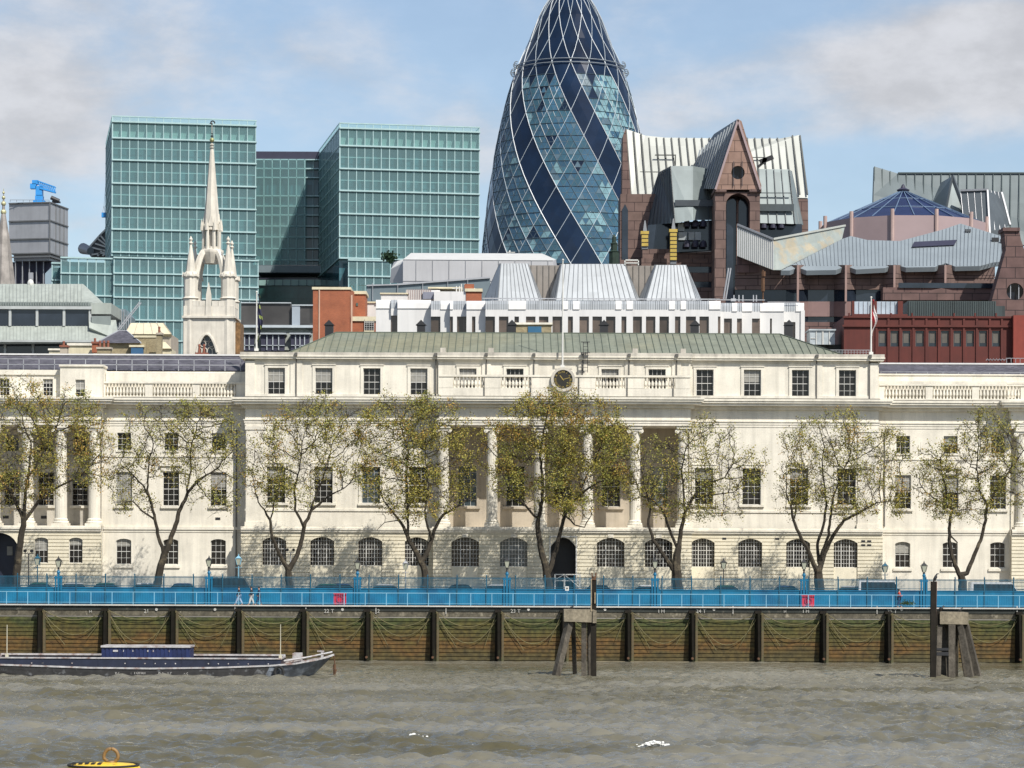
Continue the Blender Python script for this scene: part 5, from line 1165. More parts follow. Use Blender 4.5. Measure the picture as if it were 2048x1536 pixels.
g.build('light_glazing',mats_g,tw);gd.build('dark_spiral_glazing',mats_g,tw);gk.build('fine_glazing_bars',mat('fine_bar',(.09,.13,.15),.4),tw)
g=MB();gw=MB()
for sgn in(1,-1):
    for j in range(18):
        pts=[]
        for k in range(kmin,kmax+1):
            th=R(20*j+5*sgn*k);z=lev(k);r=rad_at(z)+.12;pts.append((ax+r*math.sin(th),D-r*math.cos(th),z))
        (gw if (sgn==1 and j%3 in(2,0)) else g).tube(pts,.14 if (sgn==1 and j%3 in(2,0)) else .085,4)
g.build('lattice',mat('grey_lattice',(.46,.52,.56),.4,var=.05),tw);gw.build('spiral_rib',mat('white_lattice',(.55,.58,.60),.4,var=.05),tw)
g=MB()
for sgn in(1,-1):
    for j in range(18):
        pts=[]
        for k in range(1,kmax+1):
            th=R(20*j+10+5*sgn*k);z=lev(k);r=rad_at(z)+.06;pts.append((ax+r*math.sin(th),D-r*math.cos(th),z))
        # thin secondary members, left out of the dark bands
        for k in range(len(pts)-1):
            cm=20*j+10+5*sgn*(k+1.5)-5*(k+1.5)
            if math.floor(cm/20)%3!=2: g.tube(pts[k:k+2],.10,3)
for k in range(1,kmax+1):
    z=lev(k);r=rad_at(z)+.05
    for j in range(72):
        th=5*j;c=th+2.5-5*k
        if math.floor(c/20)%3!=2:
            a_,b_=R(th),R(th+5);g.tube([(ax+r*math.sin(a_),D-r*math.cos(a_),z),(ax+r*math.sin(b_),D-r*math.cos(b_),z)],.13,3)
g.build('floor_transoms',mat('dark_transom',(.06,.09,.11),.4),tw)
g=MB()
for y,e in((135,.5),(143,.6)):
    z=Z(1138,y,D);r=rad_at(z)+e;g.tube([(ax+r*math.sin(R(6*i)),D-r*math.cos(R(6*i)),z) for i in range(61)],.15,5)
for i in range(0,360,10):
    for y in(131,146):
        z=Z(1138,y,D);r=rad_at(z);c=Vector((ax+math.sin(R(i))*(r+.9),D-math.cos(R(i))*(r+.9),z));u=Vector((math.sin(R(i)),-math.cos(R(i)),0))
        if i in(80,90,100,260,270,280): g.tube([c+u*.75*math.cos(t)+Vector((0,0,.75*math.sin(t))) for t in[-2.6+.6*q for q in range(9)]],.14,4)
g.build('maintenance_ring',mat('ring_steel',(.25,.28,.30),.4,metal=.3),tw)

# --- pair of stepped teal glass blocks ---------------------------------------------------
def glassblock(label,pa,pb,d0,d1,ytop,lines,sub,ybot,nb,depth,hi_to,lower=None,name='glass_office_block'):
    xa,xb=X(pa,400,d0),X(pb,400,d1);t=thing(name,label,'building',((xa+xb)/2,d0,QZ))
    u=Vector((xb-xa,d1-d0,0));L=u.length;u.normalize();nrm=Vector((u.y,-u.x,0))   # towards the viewer
    A=Vector((xa,d0,0));zt_=Z(pa,ytop,d0);zg=[Z(pa,y,d0) for y in lines];zs_=[Z(pa,y,d0) for y in sub]
    zb_=Z(pa,ybot,d0)
    def bx(g,s0,s1,n0,n1,z0,z1,mi=0):   # n measured outwards
        q=[A+u*s0+nrm*n0,A+u*s1+nrm*n0,A+u*s1+nrm*n1,A+u*s0+nrm*n1];g.ext([(p.x,p.y,z0) for p in q],(0,0,z1-z0),mi)
    g=MB();bx(g,0,L,-depth,-1.2,QZ,zg[0]-.3);g.build('inner_wall',M['teal_in'],t)
    g=MB();bx(g,0.1,L-.1,-depth,-1.0,zg[0]-.2,zt_-1.4) ;bx(g,.1,L-.1,-1.15,-1.1,zg[1]-.3,zg[0]);g.build('top_louvres',M['teal_hi'],t)
    g=MB()
    for z in zg: bx(g,-.2,L+.2,-1.2,.35,z-.16,z+.16)
    bx(g,-.1,L+.1,-.3,.1,zt_-.12,zt_+.12)
    for i in range(nb+1):
        s=L*i/nb;bx(g,s-.075,s+.075,-.3,.05,zb_,zt_);bx(g,s-.05,s+.05,-1.2,-.3,zb_,zg[0])
    for z in zs_: bx(g,0,L,-.12,.0,z-.07,z+.07)
    # side face fins seen edge-on
    nd=int(depth/3)
    for z in zg+zs_: bx(g,-.25,-.02,-depth,0,z-.13,z+.13)
    for i in range(nd+1): bx(g,-.2,-.05,-depth*i/nd-.08,-depth*i/nd+.08,zb_,zt_)
    bx(g,-.2,-.1,-depth,0,zt_-.12,zt_+.12);bx(g,L+.1,L+.2,-depth,0,zt_-.12,zt_+.12)
    for z in zg: bx(g,L+.02,L+.25,-depth,0,z-.13,z+.13)
    # sloping braces behind the top screen
    for i in range(nb): 
        s=L*(i+.5)/nb;p=A+u*s+nrm*-.9;q=A+u*(s+.9)+nrm*-.9;g.bar((p.x,p.y,zg[0]-3.4),(q.x,q.y,zg[0]-.3),.12)
    g.build('glazing_frame',M['teal_fr'],t);g=MB();bx(g,-.12,-.09,-depth,-1.0,zb_,zt_-1.2);g.build('side_reflection_panel',M['bandg'],t)  # added side panel: its grey stands for a reflection on the side face
    g=MB();q0=A+nrm*.02;q1=A+u*L+nrm*.02;g.poly([(q0.x,q0.y,zb_),(q1.x,q1.y,zb_),(q1.x,q1.y,zt_),(q0.x,q0.y,zt_)])
    q2=A-u*.15-nrm*depth;q3=A-u*.15;g.poly([(q2.x,q2.y,zb_),(q3.x,q3.y,zb_),(q3.x,q3.y,zt_),(q2.x,q2.y,zt_)]);g.build('outer_glass',M['teal_sk'],t)
    return t,A,u,nrm,bx
tA=glassblock('left and taller teal glass office block with a double glass skin behind the church spire',225,511,600,605.4,232,[243,275.6,319.5,366,412,458,504],[296,342.5,389,434.5,480],512,17,40,243)
t_,A_,u_,n_,bx_=tA
def lower_block(t,name,pa,pb,d0,d1,ytop,lines,nb,depth,ybot=720):
    xa,xb=X(pa,600,d0),X(pb,600,d1);u=Vector((xb-xa,d1-d0,0));L=u.length;u.normalize();nrm=Vector((u.y,-u.x,0));A=Vector((xa,d0,0))
    def bx(g,s0,s1,n0,n1,z0,z1):
        q=[A+u*s0+nrm*n0,A+u*s1+nrm*n0,A+u*s1+nrm*n1,A+u*s0+nrm*n1];g.ext([(p.x,p.y,z0) for p in q],(0,0,z1-z0))
    zt_=Z(pa,ytop,d0);zb_=QZ
    g=MB();bx(g,0,L,-depth,-1,QZ,zt_-1);b=g.build(name,M['teal_in'],t)
    g=MB()
    for y in lines: bx(g,-.15,L+.15,-1,.3,Z(pa,y,d0)-.15,Z(pa,y,d0)+.15)
    for i in range(nb+1): s=L*i/nb;bx(g,s-.10,s+.10,-.3,.05,Z(pa,ybot,d0),zt_)
    g.build('glazing_frame',M['teal_fr'],b)
    g=MB();q0=A+nrm*.02;q1=A+u*L+nrm*.02;g.poly([(q0.x,q0.y,Z(pa,ybot,d0)),(q1.x,q1.y,Z(pa,ybot,d0)),(q1.x,q1.y,zt_),(q0.x,q0.y,zt_)]);g.build('outer_glass',M['teal_sk'],b)
lower_block(t_,'lower_storeys',228,516,596,601.4,513,[515,546,569,594,639,680],17,30)
lower_block(t_,'side_wing',122,227,595,597,513,[515,546,590,640],6,25)
lower_block(t_,'low_annex',104,122,598,598.5,524,[526,560],1,15)
tB=glassblock('right-hand teal glass office block with a glass screen on its roof beside the spiral tower',680,958,600,605.3,246,[256,291,337,381,427,472.5,516],[314,360,402,448,492],518,17,42,256)
lower_block(tB[0],'lower_storeys',697,781,597,598.5,518,[520,551.6,585],5,25)
t=root('glass_link_building','recessed dark teal glass link between the two taller glass blocks with a navy roof screen','building',595,640)
g=MB();box_px(g,505,700,318,530,641.2,20);box_px(g,505,700,560,720,640,20);g.build('inner_wall',M['teal_in'],t)
g=MB()
for y in(319,337,355,391.6,412,430,452,474,497,520): box_px(g,505,690,y-1.0,y+1.0,640,1.2)
for i in range(7): box_px(g,511+i*16.3,512.6+i*16.3,318,530,640,.5)
for i in range(7): box_px(g,626+i*16.3,626.8+i*16.3,318,530,640.6,.3)
g.build('glazing_frame',M['teal_fr'],t)
g=MB();box_px(g,512,640,303,319,640.5,12);g.build('roof_screen',M['navy'],t)
g=MB();box_px(g,514,690,531,545,636,8);g.build('grey_band',M['bandg'],t)
g=MB();box_px(g,505,700,545,560,642,10);g.build('shadow_gap',M['dglass'],t)
g=MB();box_px(g,515,690,559.5,571,637,4);g.build('terrace_glass',M['teal_hi'],t)
g=MB();g.poly([P(511,530,639.4),P(612,530,639.4),P(612,318,639.4),P(511,318,639.4)]);g.build('outer_glass',M['teal_sk'],t)
g=MB();
for i in range(11): box_px(g,517+16*i,518+16*i,557,571,636.8,.2)
box_px(g,515,690,556.5,557.8,636.8,.2);g.build('terrace_rail',M['navy'],t)
g=MB();box_px(g,505,695,572,720,637.5,6);g.build('lower_wall',mat('deep_green_glass',(.02,.07,.065),.2,var=.3,vcells=(.3,.1,.25,.2)),t)

# --- grey plant tower with crane at the far left ------------------------------------------
D8=800
t=root('plant_tower','grey metal clad plant tower with rounded panels on dark columns at the far left','building',75,D8)
fp=[(X(18,450,803),803),(X(100,450,D8),D8),(X(136,450,815),815),(X(56,450,822),822)]
g=MB();za,zb_=Z(100,505,D8),Z(100,404,D8)
g.prism(fp,za,zb_);g.prism([(x+(1.2 if i in(0,3) else -.3)*1,y+1) for i,(x,y) in enumerate(fp)],Z(100,520,D8),za);g.build('cladding',M['grey'],t)
g=MB()
def edge(z,hh=.35,o=.25):
    c=[Vector((x,y-o,0)) for x,y in fp]
    for i in(0,1): g.bar((c[i].x,c[i].y,z),(c[i+1].x,c[i+1].y,z),.5,hh)
for y in(405,441,477,506,513): edge(Z(100,y,D8))
for u in(.33,.55,.78): a=Vector((*fp[1],0)).lerp(Vector((*fp[2],0)),u);g.bar((a.x,a.y-.2,za),(a.x,a.y-.2,zb_),.25)
g.bar((fp[1][0],fp[1][1]-.2,za),(fp[1][0],fp[1][1]-.2,zb_),.3)
for i in range(7): box_px(g,20+i*13,20.5+i*13,400,404,D8+1,.2)
box_px(g,20,98,399.6,400.2,D8+1,.2);g.build('panel_joints',mat('joint_grey',(.11,.115,.12),.6),t)
g=MB();g.prism([(X(24,530,806),806),(X(104,530,804),804),(X(104,530,818),818),(X(24,530,818),818)],QZ,Z(100,520,D8));g.build('dark_storey',M['navy'],t)
g=MB()
for p in(30,44,58,72,86): box_px(g,p,p+1.5,521,570,D8+3,1)
box_px(g,57,66,545,566,D8+2,1,);g.build('column',M['grey'],t)
g=MB();box_px(g,104,118,401,404,D8+5,3);g.cyl(P(102,395,D8+5),P(118,402,D8+5),.6,n=8);g.build('roof_duct',M['iron'],t)
t=root('roof_crane','bright blue crane standing on the grey plant tower','crane',77,D8+8);t.location.z=Z(77,404,D8);OFF[t.name]=Vector(t.location);dc=D8+8
g=MB();box_px(g,70,85,391,404,dc,2.5);box_px(g,66,88,400,404,dc-.3,3);box_px(g,71,84,372,390,dc,2.5);g.build('mast',M['crane'],t)
g=MB();box_px(g,60,72,367,377,dc,2);box_px(g,64,76,360,368,dc,2);g.build('counterweight',M['crane'],t)
g=MB();a=Vector(P(76,362,dc));b=Vector(P(110,374,dc));g.bar(a,b,.3);a2=Vector(P(80,376,dc));b2=Vector(P(110,384,dc));g.bar(a2,b2,.5)
for i in range(9):
    u=i/8;g.bar(a.lerp(b,u),a2.lerp(b2,u),.2);
    if i<8:g.bar(a.lerp(b,u),a2.lerp(b2,u+1/8),.2)
for o in(1.6,):
    g.bar(a+Vector((0,o,0)),b+Vector((0,o,0)),.3);g.bar(a2+Vector((0,o,0)),b2+Vector((0,o,0)),.5)
g.build('jib',M['crane'],t)
t=root('roof_gantry','dark curved roof structure with white struts beside the left glass block','structure',195,640)
t['category']='gantry'
g=MB();g.slab([(178,500),(185,488),(195,478),(212,458),(214,512),(180,512)],640,6);g.build('hood',mat('gantry_dark',(.09,.095,.10),.6),t)
g=MB();g.cyl(P(166,497,642),P(181,502,639),1.3,.9,12);g.build('drum',M['grey'],t)
g=MB()
for a,b in(((183,495),(212,502)),((190,487),(212,494)),((196,478),(212,490)),((200,470),(212,484)),((180,510),(212,505)),((195,512),(205,500)),((176,497),(200,470)),((200,470),(213,457)),((205,512),(213,504)),((183,512),(178,500))): g.bar(P(*a,639.5),P(*b,639.5),.35)
g.build('strut',M['white'],t)
t=root('window_cradle','small blue window-cleaning cradle hanging by the edge of the left glass block','cradle',207,603);t.location.z=Z(207,434,603);OFF[t.name]=Vector(t.location)
g=MB();box_px(g,203,211,425,434,603,1.2);g.build('basket',M['crane'],t);g=MB();g.bar(P(205,425,603),P(208,412,603),.08);g.bar(P(210,425,603),P(208,412,603),.08);g.bar(P(208,412,603),P(212,360,603),.06);g.build('cable',M['lead'],t)

# --- lead spire at the left edge -----------------------------------------------------------
t=root('lead_spire','slim grey lead church spire with a gilt finial cut by the left edge','spire',2,430)
xs_=X(2,500,430);g=MB();sp=[(385,.8),(420,3.6),(440,7),(470,12),(520,18.5),(575,25),(620,27)]
g.lathe([(r*430/F,Z(2,y,430)) for y,r in reversed(sp)],xs_,430+2,8);g.lathe([(29*430/F,QZ),(29*430/F,Z(2,620,430))],xs_,432,8)
g.build('lead_roof',mat('old_lead',(.27,.245,.22),.6,var=.3,scale=.6,streak=.3,vcells=(.1,.1,.55,.12)),t)
g=MB();
for y,r in((421,.35),(404,.30),(392,.22),(382,.16)): g.sph((xs_,432,Z(2,y,430)),r*1.3,7)
g.cyl((xs_,432,Z(2,421,430)),(xs_,432,Z(2,374,430)),.05,n=5);g.build('finial',mat('finial_gilt',(.45,.43,.25),.5,metal=.3),t)

# --- low modern block with ribbed copper-grey roofs, lower left ----------------------------
dm=380
t=root('ribbed_roof_block','low modern office block with pale ribbed metal roofs and dark window bands, far left','building',90,dm)
g=MB();g.prism([(X(-120,600,dm+2),dm+2),(X(222,600,dm+2),dm+2),(X(222,600,dm+2),dm+22),(X(-120,600,dm+2),dm+22)],QZ,Z(100,655,dm));
box_px(g,-120,181,618,655,dm+2.6,18);g.build('wall',M['lead'],t)
def slope3(g,a,b,c,e,th=.3):  # TL,TR,BR,BL each (px,py,d)
    p=[P(*q) for q in(a,b,c,e)];g.ext(p,(0,.5,-th))
g=MB();slope3(g,(-120,568,dm+9),(166,568,dm+9),(206,606,dm+3),(-120,604,dm+3));slope3(g,(-120,652,dm+2.5),(178,652,dm+2.5),(236,682,dm-.5),(-120,684,dm-.5))
g.ext([P(166,568,dm+9),P(206,606,dm+3),P(206,606,dm+15)],(0,1,0));box_px(g,181,222,606,628,dm+2.2,16);slope3(g,(178,640,dm+2.5),(232,640,dm+3),(236,680,dm-.3),(178,655,dm+1))
rf=g.build('roof',M['cropp'],t)
g=MB();seamlines(g,P(-110,568,dm+9),P(163,568,dm+9),P(-110,604,dm+3),P(163,605,dm+3),38,.07,-.05);g.build('roof_rib',mat('rib_shadow2',(.25,.27,.25),.6),rf);g=MB();seamlines(g,P(-110,652,dm+2.5),P(178,652,dm+2.5),P(-110,683,dm-.5),P(178,683,dm-.5),42,.07,-.05)
g.build('roof_rib',mat('rib_shadow',(.25,.27,.25),.6),rf)
g=MB();box_px(g,-120,183,604,612,dm+2.4,.6);box_px(g,183,221,632,652,dm+2.0,.4);
for i in range(60): box_px(g,-120+5*i,-118+5*i,603.5,611,dm+2.2,.3)
g.build('louvre_band',mat('louvre_grey',(.20,.23,.22),.6),t)
g=MB();box_px(g,-120,183,612,618,dm+2,.7);
for p in(-80,-26,20,74,128,180): box_px(g,p-2.5,p+2.5,618,652,dm+2.2,.4)
box_px(g,-120,240,680,684,dm-.7,.4);
for p in(-60,10,66,124): box_px(g,p-2.5,p+2.5,684,712,dm+1.6,.4)
g.build('fascia',mat('pale_fascia',(.40,.42,.41),.6),t)
for k,(a,b,u,v) in enumerate([(-77,-28,619,652),(-23,17,619,652),(23,71,619,652),(77,125,619,652),(131,177,619,652),(-57,7,684,712),(13,63,684,712),(69,121,684,712),(127,200,684,712)]):
    g=MB();box_px(g,a,b,u,v,(dm+2.45) if v<660 else dm+1.9,.1);g.build('window',M['dglass'],t)
g=MB();g.sph(P(61,567,dm+9),.45,8,sz=1.3);g.build('roof_vent',M['white'],t)
t=root('plant_housing','slate blue louvred plant housing with a sloping top left of the hipped slate roof','building',245,392)
g=MB();g.slab([(226,660),(226,618),(250,618),(263,634),(263,660)],392,4);g.build('louvres',mat('louvre_blue',(.15,.20,.22),.5,vcells=(3.3,.1,.1,.25)),t);g=MB();
for i in range(8): box_px(g,229+4.5*i,230+4.5*i,620 if i<5 else 630,658,391.8,.2)
g.build('blade',M['lead'],t)
t=root('jib_arm','thin grey jib arm rising diagonally beside the slate-blue plant housing','crane',258,388)
g=MB()
for o in(0,2.5): g.bar(P(233+o,662+o,388),P(280+o,603+o,388),.12)
for i in range(8): u=i/8;g.bar(P(233+47*u,662-59*u,388),P(235.5+47*(u+.06),664.5-59*(u+.06),388),.07)
g.build('arm',M['lead'],t)

# --- little houses and chimneys ------------------------------------------------------------
def pots(g,px,py,d,n,sp=6,h=13):
    for i in range(n):
        x,y,z=P(px+(i-(n-1)/2)*sp,py,d);g.lathe([(.16,z-.1),(.13,z+h*.7*d/F),(.17,z+h*.75*d/F),(.13,z+h*d/F)],x,y+.2,7)
pot=mat('terracotta_pot',(.22,.08,.05),.85,var=.25,scale=3)
dh=345
t=root('brick_house','yellow brick house with a small hipped slate roof behind the left wing','house',240,dh)
g=MB();box_px(g,200,292,684,716,dh,9);box_px(g,272,312,674,716,dh+1,8);g.build('wall',M['ybrick'],t)
a,b,c,e=P(192,686,dh-.5),P(282,686,dh-.5),P(282,686,dh+9),P(192,686,dh+9);r1,r2=P(238,661,dh+4.5),P(252,661,dh+4.5)
g=MB();g._a([a,b,c,e,r1,r2],[(0,1,5,4),(1,2,5),(2,3,4,5),(3,0,4)]);rf=g.build('roof',M['slate'],t);g=MB();g.bar(a,r1,.16,.14);g.bar(b,r2,.16,.14);g.bar(r1,r2,.16,.14);g.build('ridge',M['lead'],rf)
g=MB();box_px(g,262,286,693,718,dh-.6,1);g.build('blue_shutter',mat('blue_shutter',(.03,.10,.20),.6),t);g=MB();box_px(g,258,288,690,694,dh-.7,1.2);box_px(g,268,312,671,675,dh+.9,8.2);g.build('coping',M['cream'],t)
def chimney(label,xa,xb,yt,yb_,d,n,hh=13,m='ybrick'):
    t=root('chimney_stack',label,'chimney',(xa+xb)/2,d,'brick chimney stacks behind the left wing');t.location.z=Z(xa,720,d);OFF[t.name]=Vector(t.location)
    g=MB();box_px(g,xa,xb,yt+3,yb_,d,1.2);g.build('stack',M[m],t);g=MB();box_px(g,xa-1.5,xb+1.5,yt,yt+4,d-.15,1.5);g.build('cap',pot if m!='ybrick' else M['stone_b'],t)
    g=MB();pots(g,(xa+xb)/2,yt,d+.3,n,(xb-xa)/(n+.3),hh);g.build('chimney_pot',pot,t)
chimney('short yellow brick stack with three pots left of the hipped roof',194,221,694,716,333,3)
chimney('slim brown stack with one pot behind the left end of the slate roof',120,134,690,712,334,1,8,'stone_b')
chimney('dark brick stack at the left corner of the hipped slate roof',184,195,683,705,338,1,7,'brick')
chimney('small brick stack with two red pots in front of the church window',392,414,705,716,333,2,17,'brick')
chimney('tall thin stack with a red pot right of the hipped roof',313,323,665,716,343,1,12,'ybrick')
t=root('rendered_parapet_house','cream rendered low house with flat parapets behind the slate roof on the left','house',155,340)
g=MB();box_px(g,136,186,690,716,340,6);box_px(g,98,121,700,716,338,4);g.build('wall',M['cream'],t);g=MB();box_px(g,134,187,686,691,339.8,6.4);box_px(g,96,122,697,700.5,337.8,4.4);g.build('coping',M['stone'],t)
t=root('cream_mansard_house','house with a cream metal mansard roof left of the church tower','house',300,356)
g=MB();slope3(g,(262,646,360),(327,646,360),(343,668,356),(250,668,356));rf=g.build('roof',M['cream'],t);g=MB();seamlines(g,P(262,646,360),P(327,646,360),P(250,668,356),P(343,668,356),5,.07);g.build('roof_rib',M['stone_b'],rf)
g=MB();box_px(g,254,342,668,722,356.5,8);g.build('wall',M['stone_b'],t);g=MB();slope3(g,(324,684,352),(331,684,352),(343,697,350),(318,697,350));box_px(g,318,342,697,720,350.3,5);g.build('side_wing',M['cream'],t)
g=MB();box_px(g,298,308,680,690,356.3,.2);g.build('window',M['dglass'],t)

# --- church tower and needle spire ---------------------------------------------------------
dcx=400.0;s=dcx/F;chm=M['churchw']=mat('church_stone',(.60,.56,.48),.85,var=.14,scale=.5,streak=.3,fine=.08)
t=root('church_tower','white stone church tower with corner pinnacles and a needle spire carried on flying arches','church tower',421,dcx)
xl_,xr_=X(367,650,dcx),X(467,650,dcx);W=xr_-xl_;cxx=(xl_+xr_)/2;cyy=dcx+W/2
g=MB();zp_=Z(420,612,dcx);zs1=Z(420,634,dcx)
def gothic(xa,xb,z0,z1,n=8):
    xm=(xa+xb)/2;w=(xb-xa)/2;h=z1-z0;sh=z0+h*.45;pts=[]
    rr=w*1.35;
    for i in range(n+1): u=i/n;pts.append((xa+w*(1-math.cos(u*math.pi/2))**1*1.0*u**.0 if 0 else xa+w*u**1.0,sh+(z1-sh)*math.sin(u*math.pi/2)**.8))
    return pts,sh
# front wall with a pointed window
wa_,wb_=X(393,690,dcx),X(434,690,dcx);z1_=Z(414,668,dcx);z0_=Z(414,735,dcx)
pts,sh=gothic(wa_,wb_,z0_,z1_)
g.box(xl_,wa_,dcx,dcx+.8,QZ,zp_);g.box(wb_,xr_,dcx,dcx+.8,QZ,zp_);g.box(wa_,wb_,dcx,dcx+.8,QZ,z0_)
full=pts+[(wa_+wb_-x,z) for x,z in pts[::-1]][1:]
for (xa,za),(xb,zb_) in zip(full[:-1],full[1:]):
    g.poly([(xa,dcx,za),(xb,dcx,zb_),(xb,dcx,zp_),(xa,dcx,zp_)]);g.poly([(xa,dcx,za),(xb,dcx,zb_),(xb,dcx+.8,zb_),(xa,dcx+.8,za)])
g.box(xl_,xl_+.5,dcx+.8,dcx+W,QZ,zp_);g.box(xr_-.5,xr_,dcx+.8,dcx+W,QZ,zp_);g.box(xl_,xr_,dcx+W-.5,dcx+W,QZ,zp_);g.box(xl_,xr_,dcx+.85,dcx+W-.5,zs1-1,zs1-.5)
molding(g,xl_-.2,xr_+.2,dcx,[(.35,zs1-.15,zs1+.15)]);g.box(xr_+.05,xr_+.35,dcx-.3,dcx+W,zs1-.15,zs1+.15)
# battlements
for i in range(5):
    x=xl_+1.3+(W-2.6)*(i+.5)/5
    if i==2:continue
    g.box(x-.42,x+.42,dcx-.02,dcx+.5,zp_,zp_+.75)
g.ext([(cxx-.45,dcx-.15,zs1),(cxx+.45,dcx-.15,zs1),(cxx+.35,dcx-.15,zp_+1.6),(cxx,dcx-.15,zp_+3.4),(cxx-.35,dcx-.15,zp_+1.6)],(0,.6,0))
for k in(0,1,2,3,4): g.box(xr_-.1+.02*k,xr_+.05,dcx+1+k*1.1,dcx+1.6+k*1.1,zp_,zp_+.75)
g.build('tower_wall',chm,t)
g=MB();tub=lambda q,r=.11:g.tube(q,r,4)
for off,rr_ in((0,.16),):
    fp_=[(x*1,z) for x,z in full];g.tube([(x,dcx-.05,z) for x,z in fp_],.2,5)
g.build('hood_mould',chm,t)
g=MB();g.poly([(wa_,dcx+.6,z0_),(wb_,dcx+.6,z0_),(wb_,dcx+.6,z1_),(wa_,dcx+.6,z1_)]);wn_=g.build('window',M['dglass'],t)
g=MB();xm=(wa_+wb_)/2
for u in(-1,0,1): g.box(xm+u*.75-.07,xm+u*.75+.07,dcx+.45,dcx+.55,z0_,sh+.4)
for u in(-1.1,-.38,.38,1.1):
    c=Vector((xm+u,dcx+.5,sh+.2));g.tube([c+Vector((.37*math.cos(a),0,.5*math.sin(a))) for a in[math.pi*k/6 for k in range(7)]],.07,4)
for u,v,r in((-.6,1.25,.42),(.6,1.25,.42),(0,2.0,.42)):
    c=Vector((xm+u,dcx+.5,sh+v));g.tube([c+Vector((r*math.cos(a),0,r*math.sin(a))) for a in[math.pi*k/5 for k in range(11)]],.07,4)
for k in range(3): g.box(wa_,wb_,dcx+.45,dcx+.52,z0_+.7*k,z0_+.7*k+.09)
g.build('tracery',chm,wn_)
# octagonal corner turrets with pinnacles
zt1=Z(420,549,dcx)
for ix,sx in enumerate((0,1)):
    for iy in(0,1):
        x=xl_+.9 if ix==0 else xr_-.9;y=dcx+.9 if iy==0 else dcx+W-.9
        g=MB();g.lathe([(1.08,QZ),(1.08,zs1-.2),(1.25,zs1),(1.05,zs1+.2),(1.05,Z(420,598,dcx)),(1.25,Z(420,596,dcx)),(1.0,Z(420,593,dcx)),(1.0,zt1-.5),(1.25,zt1-.2),(1.2,zt1+.1),(.72,zt1+.5),(.50,zt1+2.2),(.16,zt1+4.3),(.34,zt1+4.6),(.12,zt1+4.8),(.28,zt1+5.1),(.02,zt1+5.6)],x,y,8)
        for a in range(8):
            th=R(a*45+22);g.ext([(x+1.15*math.cos(th)-.15,y+1.15*math.sin(th),zt1-.3),(x+1.15*math.cos(th)+.15,y+1.15*math.sin(th),zt1-.3),(x+1.15*math.cos(th),y+1.15*math.sin(th),zt1+.5)],(0,.15,0))
        g.build('corner_turret',chm,t)
# flying arches to the lantern
zl0=Z(420,500,dcx)
for sx in(-1,1):
    for sy in(-1,1):
        A_=Vector((cxx+sx*(W/2-1.2),cyy+sy*(W/2-1.2),Z(420,600,dcx)));B_=Vector((cxx+sx*.95,cyy+sy*.95,zl0+.1));pts=[]
        for k in range(13):
            u=k/12;h=1-(1-u)**.62 if 0 else u;rr=1-math.sin(u*math.pi/2)**2.2*1.0
            pts.append(Vector((B_.x+(A_.x-B_.x)*(math.cos(u*math.pi/2)),B_.y+(A_.y-B_.y)*(math.cos(u*math.pi/2)),A_.z+(B_.z-A_.z)*math.sin(u*math.pi/2*.98))))
        # flatten the curve so that it leans like an ogee
        pts=[p*.7+(A_.lerp(B_,k/12))*.3 for k,p in enumerate(pts)]
        g=MB();g.tube(pts,[.62-.18*k/12 for k in range(13)],6);g.build('flying_arch',chm,t)
g=MB();zs2=Z(420,448,dcx)
g.lathe([(1.1,zl0-1.6),(1.6,zl0-.4),(1.75,zl0),(1.75,zl0+.3),(1.3,zl0+.5),(1.3,zl0+.8)],cxx,cyy,8)
for a in range(8):
    th=R(a*45+22.5);xx,yy=cxx+1.2*math.cos(th),cyy+1.2*math.sin(th);g.cyl((xx,yy,zl0),(xx,yy,zs2+.4),.24,n=6);g.lathe([(.22,zs2-.6),(.16,zs2+.2),(.02,zs2+1.1)],xx*1+0.28*math.cos(th),yy+.28*math.sin(th),5)
g.lathe([(.7,zl0+.5),(.7,zs2)],cxx,cyy,8)
ztip=Z(420,290,dcx)
g.lathe([(1.28,zs2-.5),(1.18,zs2+.2),(1.12,zs2+1.0),(.30,ztip-.5),(.2,ztip)],cxx,cyy,8)
for a in range(4):
    th=R(a*90-90);g.ext([(cxx+1.15*math.cos(th)-.4*abs(math.sin(th)),cyy+1.15*math.sin(th)-.4*abs(math.cos(th)),zs2),(cxx+1.15*math.cos(th)+.4*abs(math.sin(th)),cyy+1.15*math.sin(th)+.4*abs(math.cos(th)),zs2),(cxx+.95*math.cos(th),cyy+.95*math.sin(th),zs2+1.9)],(.15*math.cos(th),.15*math.sin(th),0))
g.build('spire',chm,t)
g=MB();zq=ztip
g.cyl((cxx,cyy,zq),(cxx,cyy,zq+3.8),.05,n=6);g.lathe([(.28,zq),(.38,zq+.15),(.15,zq+.3),(.34,zq+.55),(.12,zq+.75)],cxx,cyy,8);g.build('finial',M['stone_w'],t)
g=MB();g.sph((cxx,cyy,zq+1.25),.34,8);g.build('gilt_ball',mat('dull_gilt',(.30,.30,.14),.5,metal=.4),t)
g=MB()
for z_,r_ in((zq+1.8,.28),(zq+2.15,.16)): g.sph((cxx,cyy,z_),r_*.6,6);g.box(cxx-r_,cxx+r_,cyy-.03,cyy+.03,z_-.03,z_+.03)
c=Vector((cxx+.1,cyy,zq+3.75));g.tube([c+Vector((.28*math.cos(a),0,.24*math.sin(a))) for a in[math.pi*k/6 for k in range(-1,10)]],[.10]*11,5);g.bar((cxx-.35,cyy,zq+3.6),(cxx+.1,cyy,zq+3.6),.1);g.build('weather_vane',M['iron'],t)
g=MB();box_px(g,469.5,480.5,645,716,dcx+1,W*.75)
g.build('side_wall',mat('mottled_brown_stone',(.17,.095,.04),.9,var=.5,scale=1.2,fine=.4,fscale=3),t)  # narrow strip of side wall in mottled brown

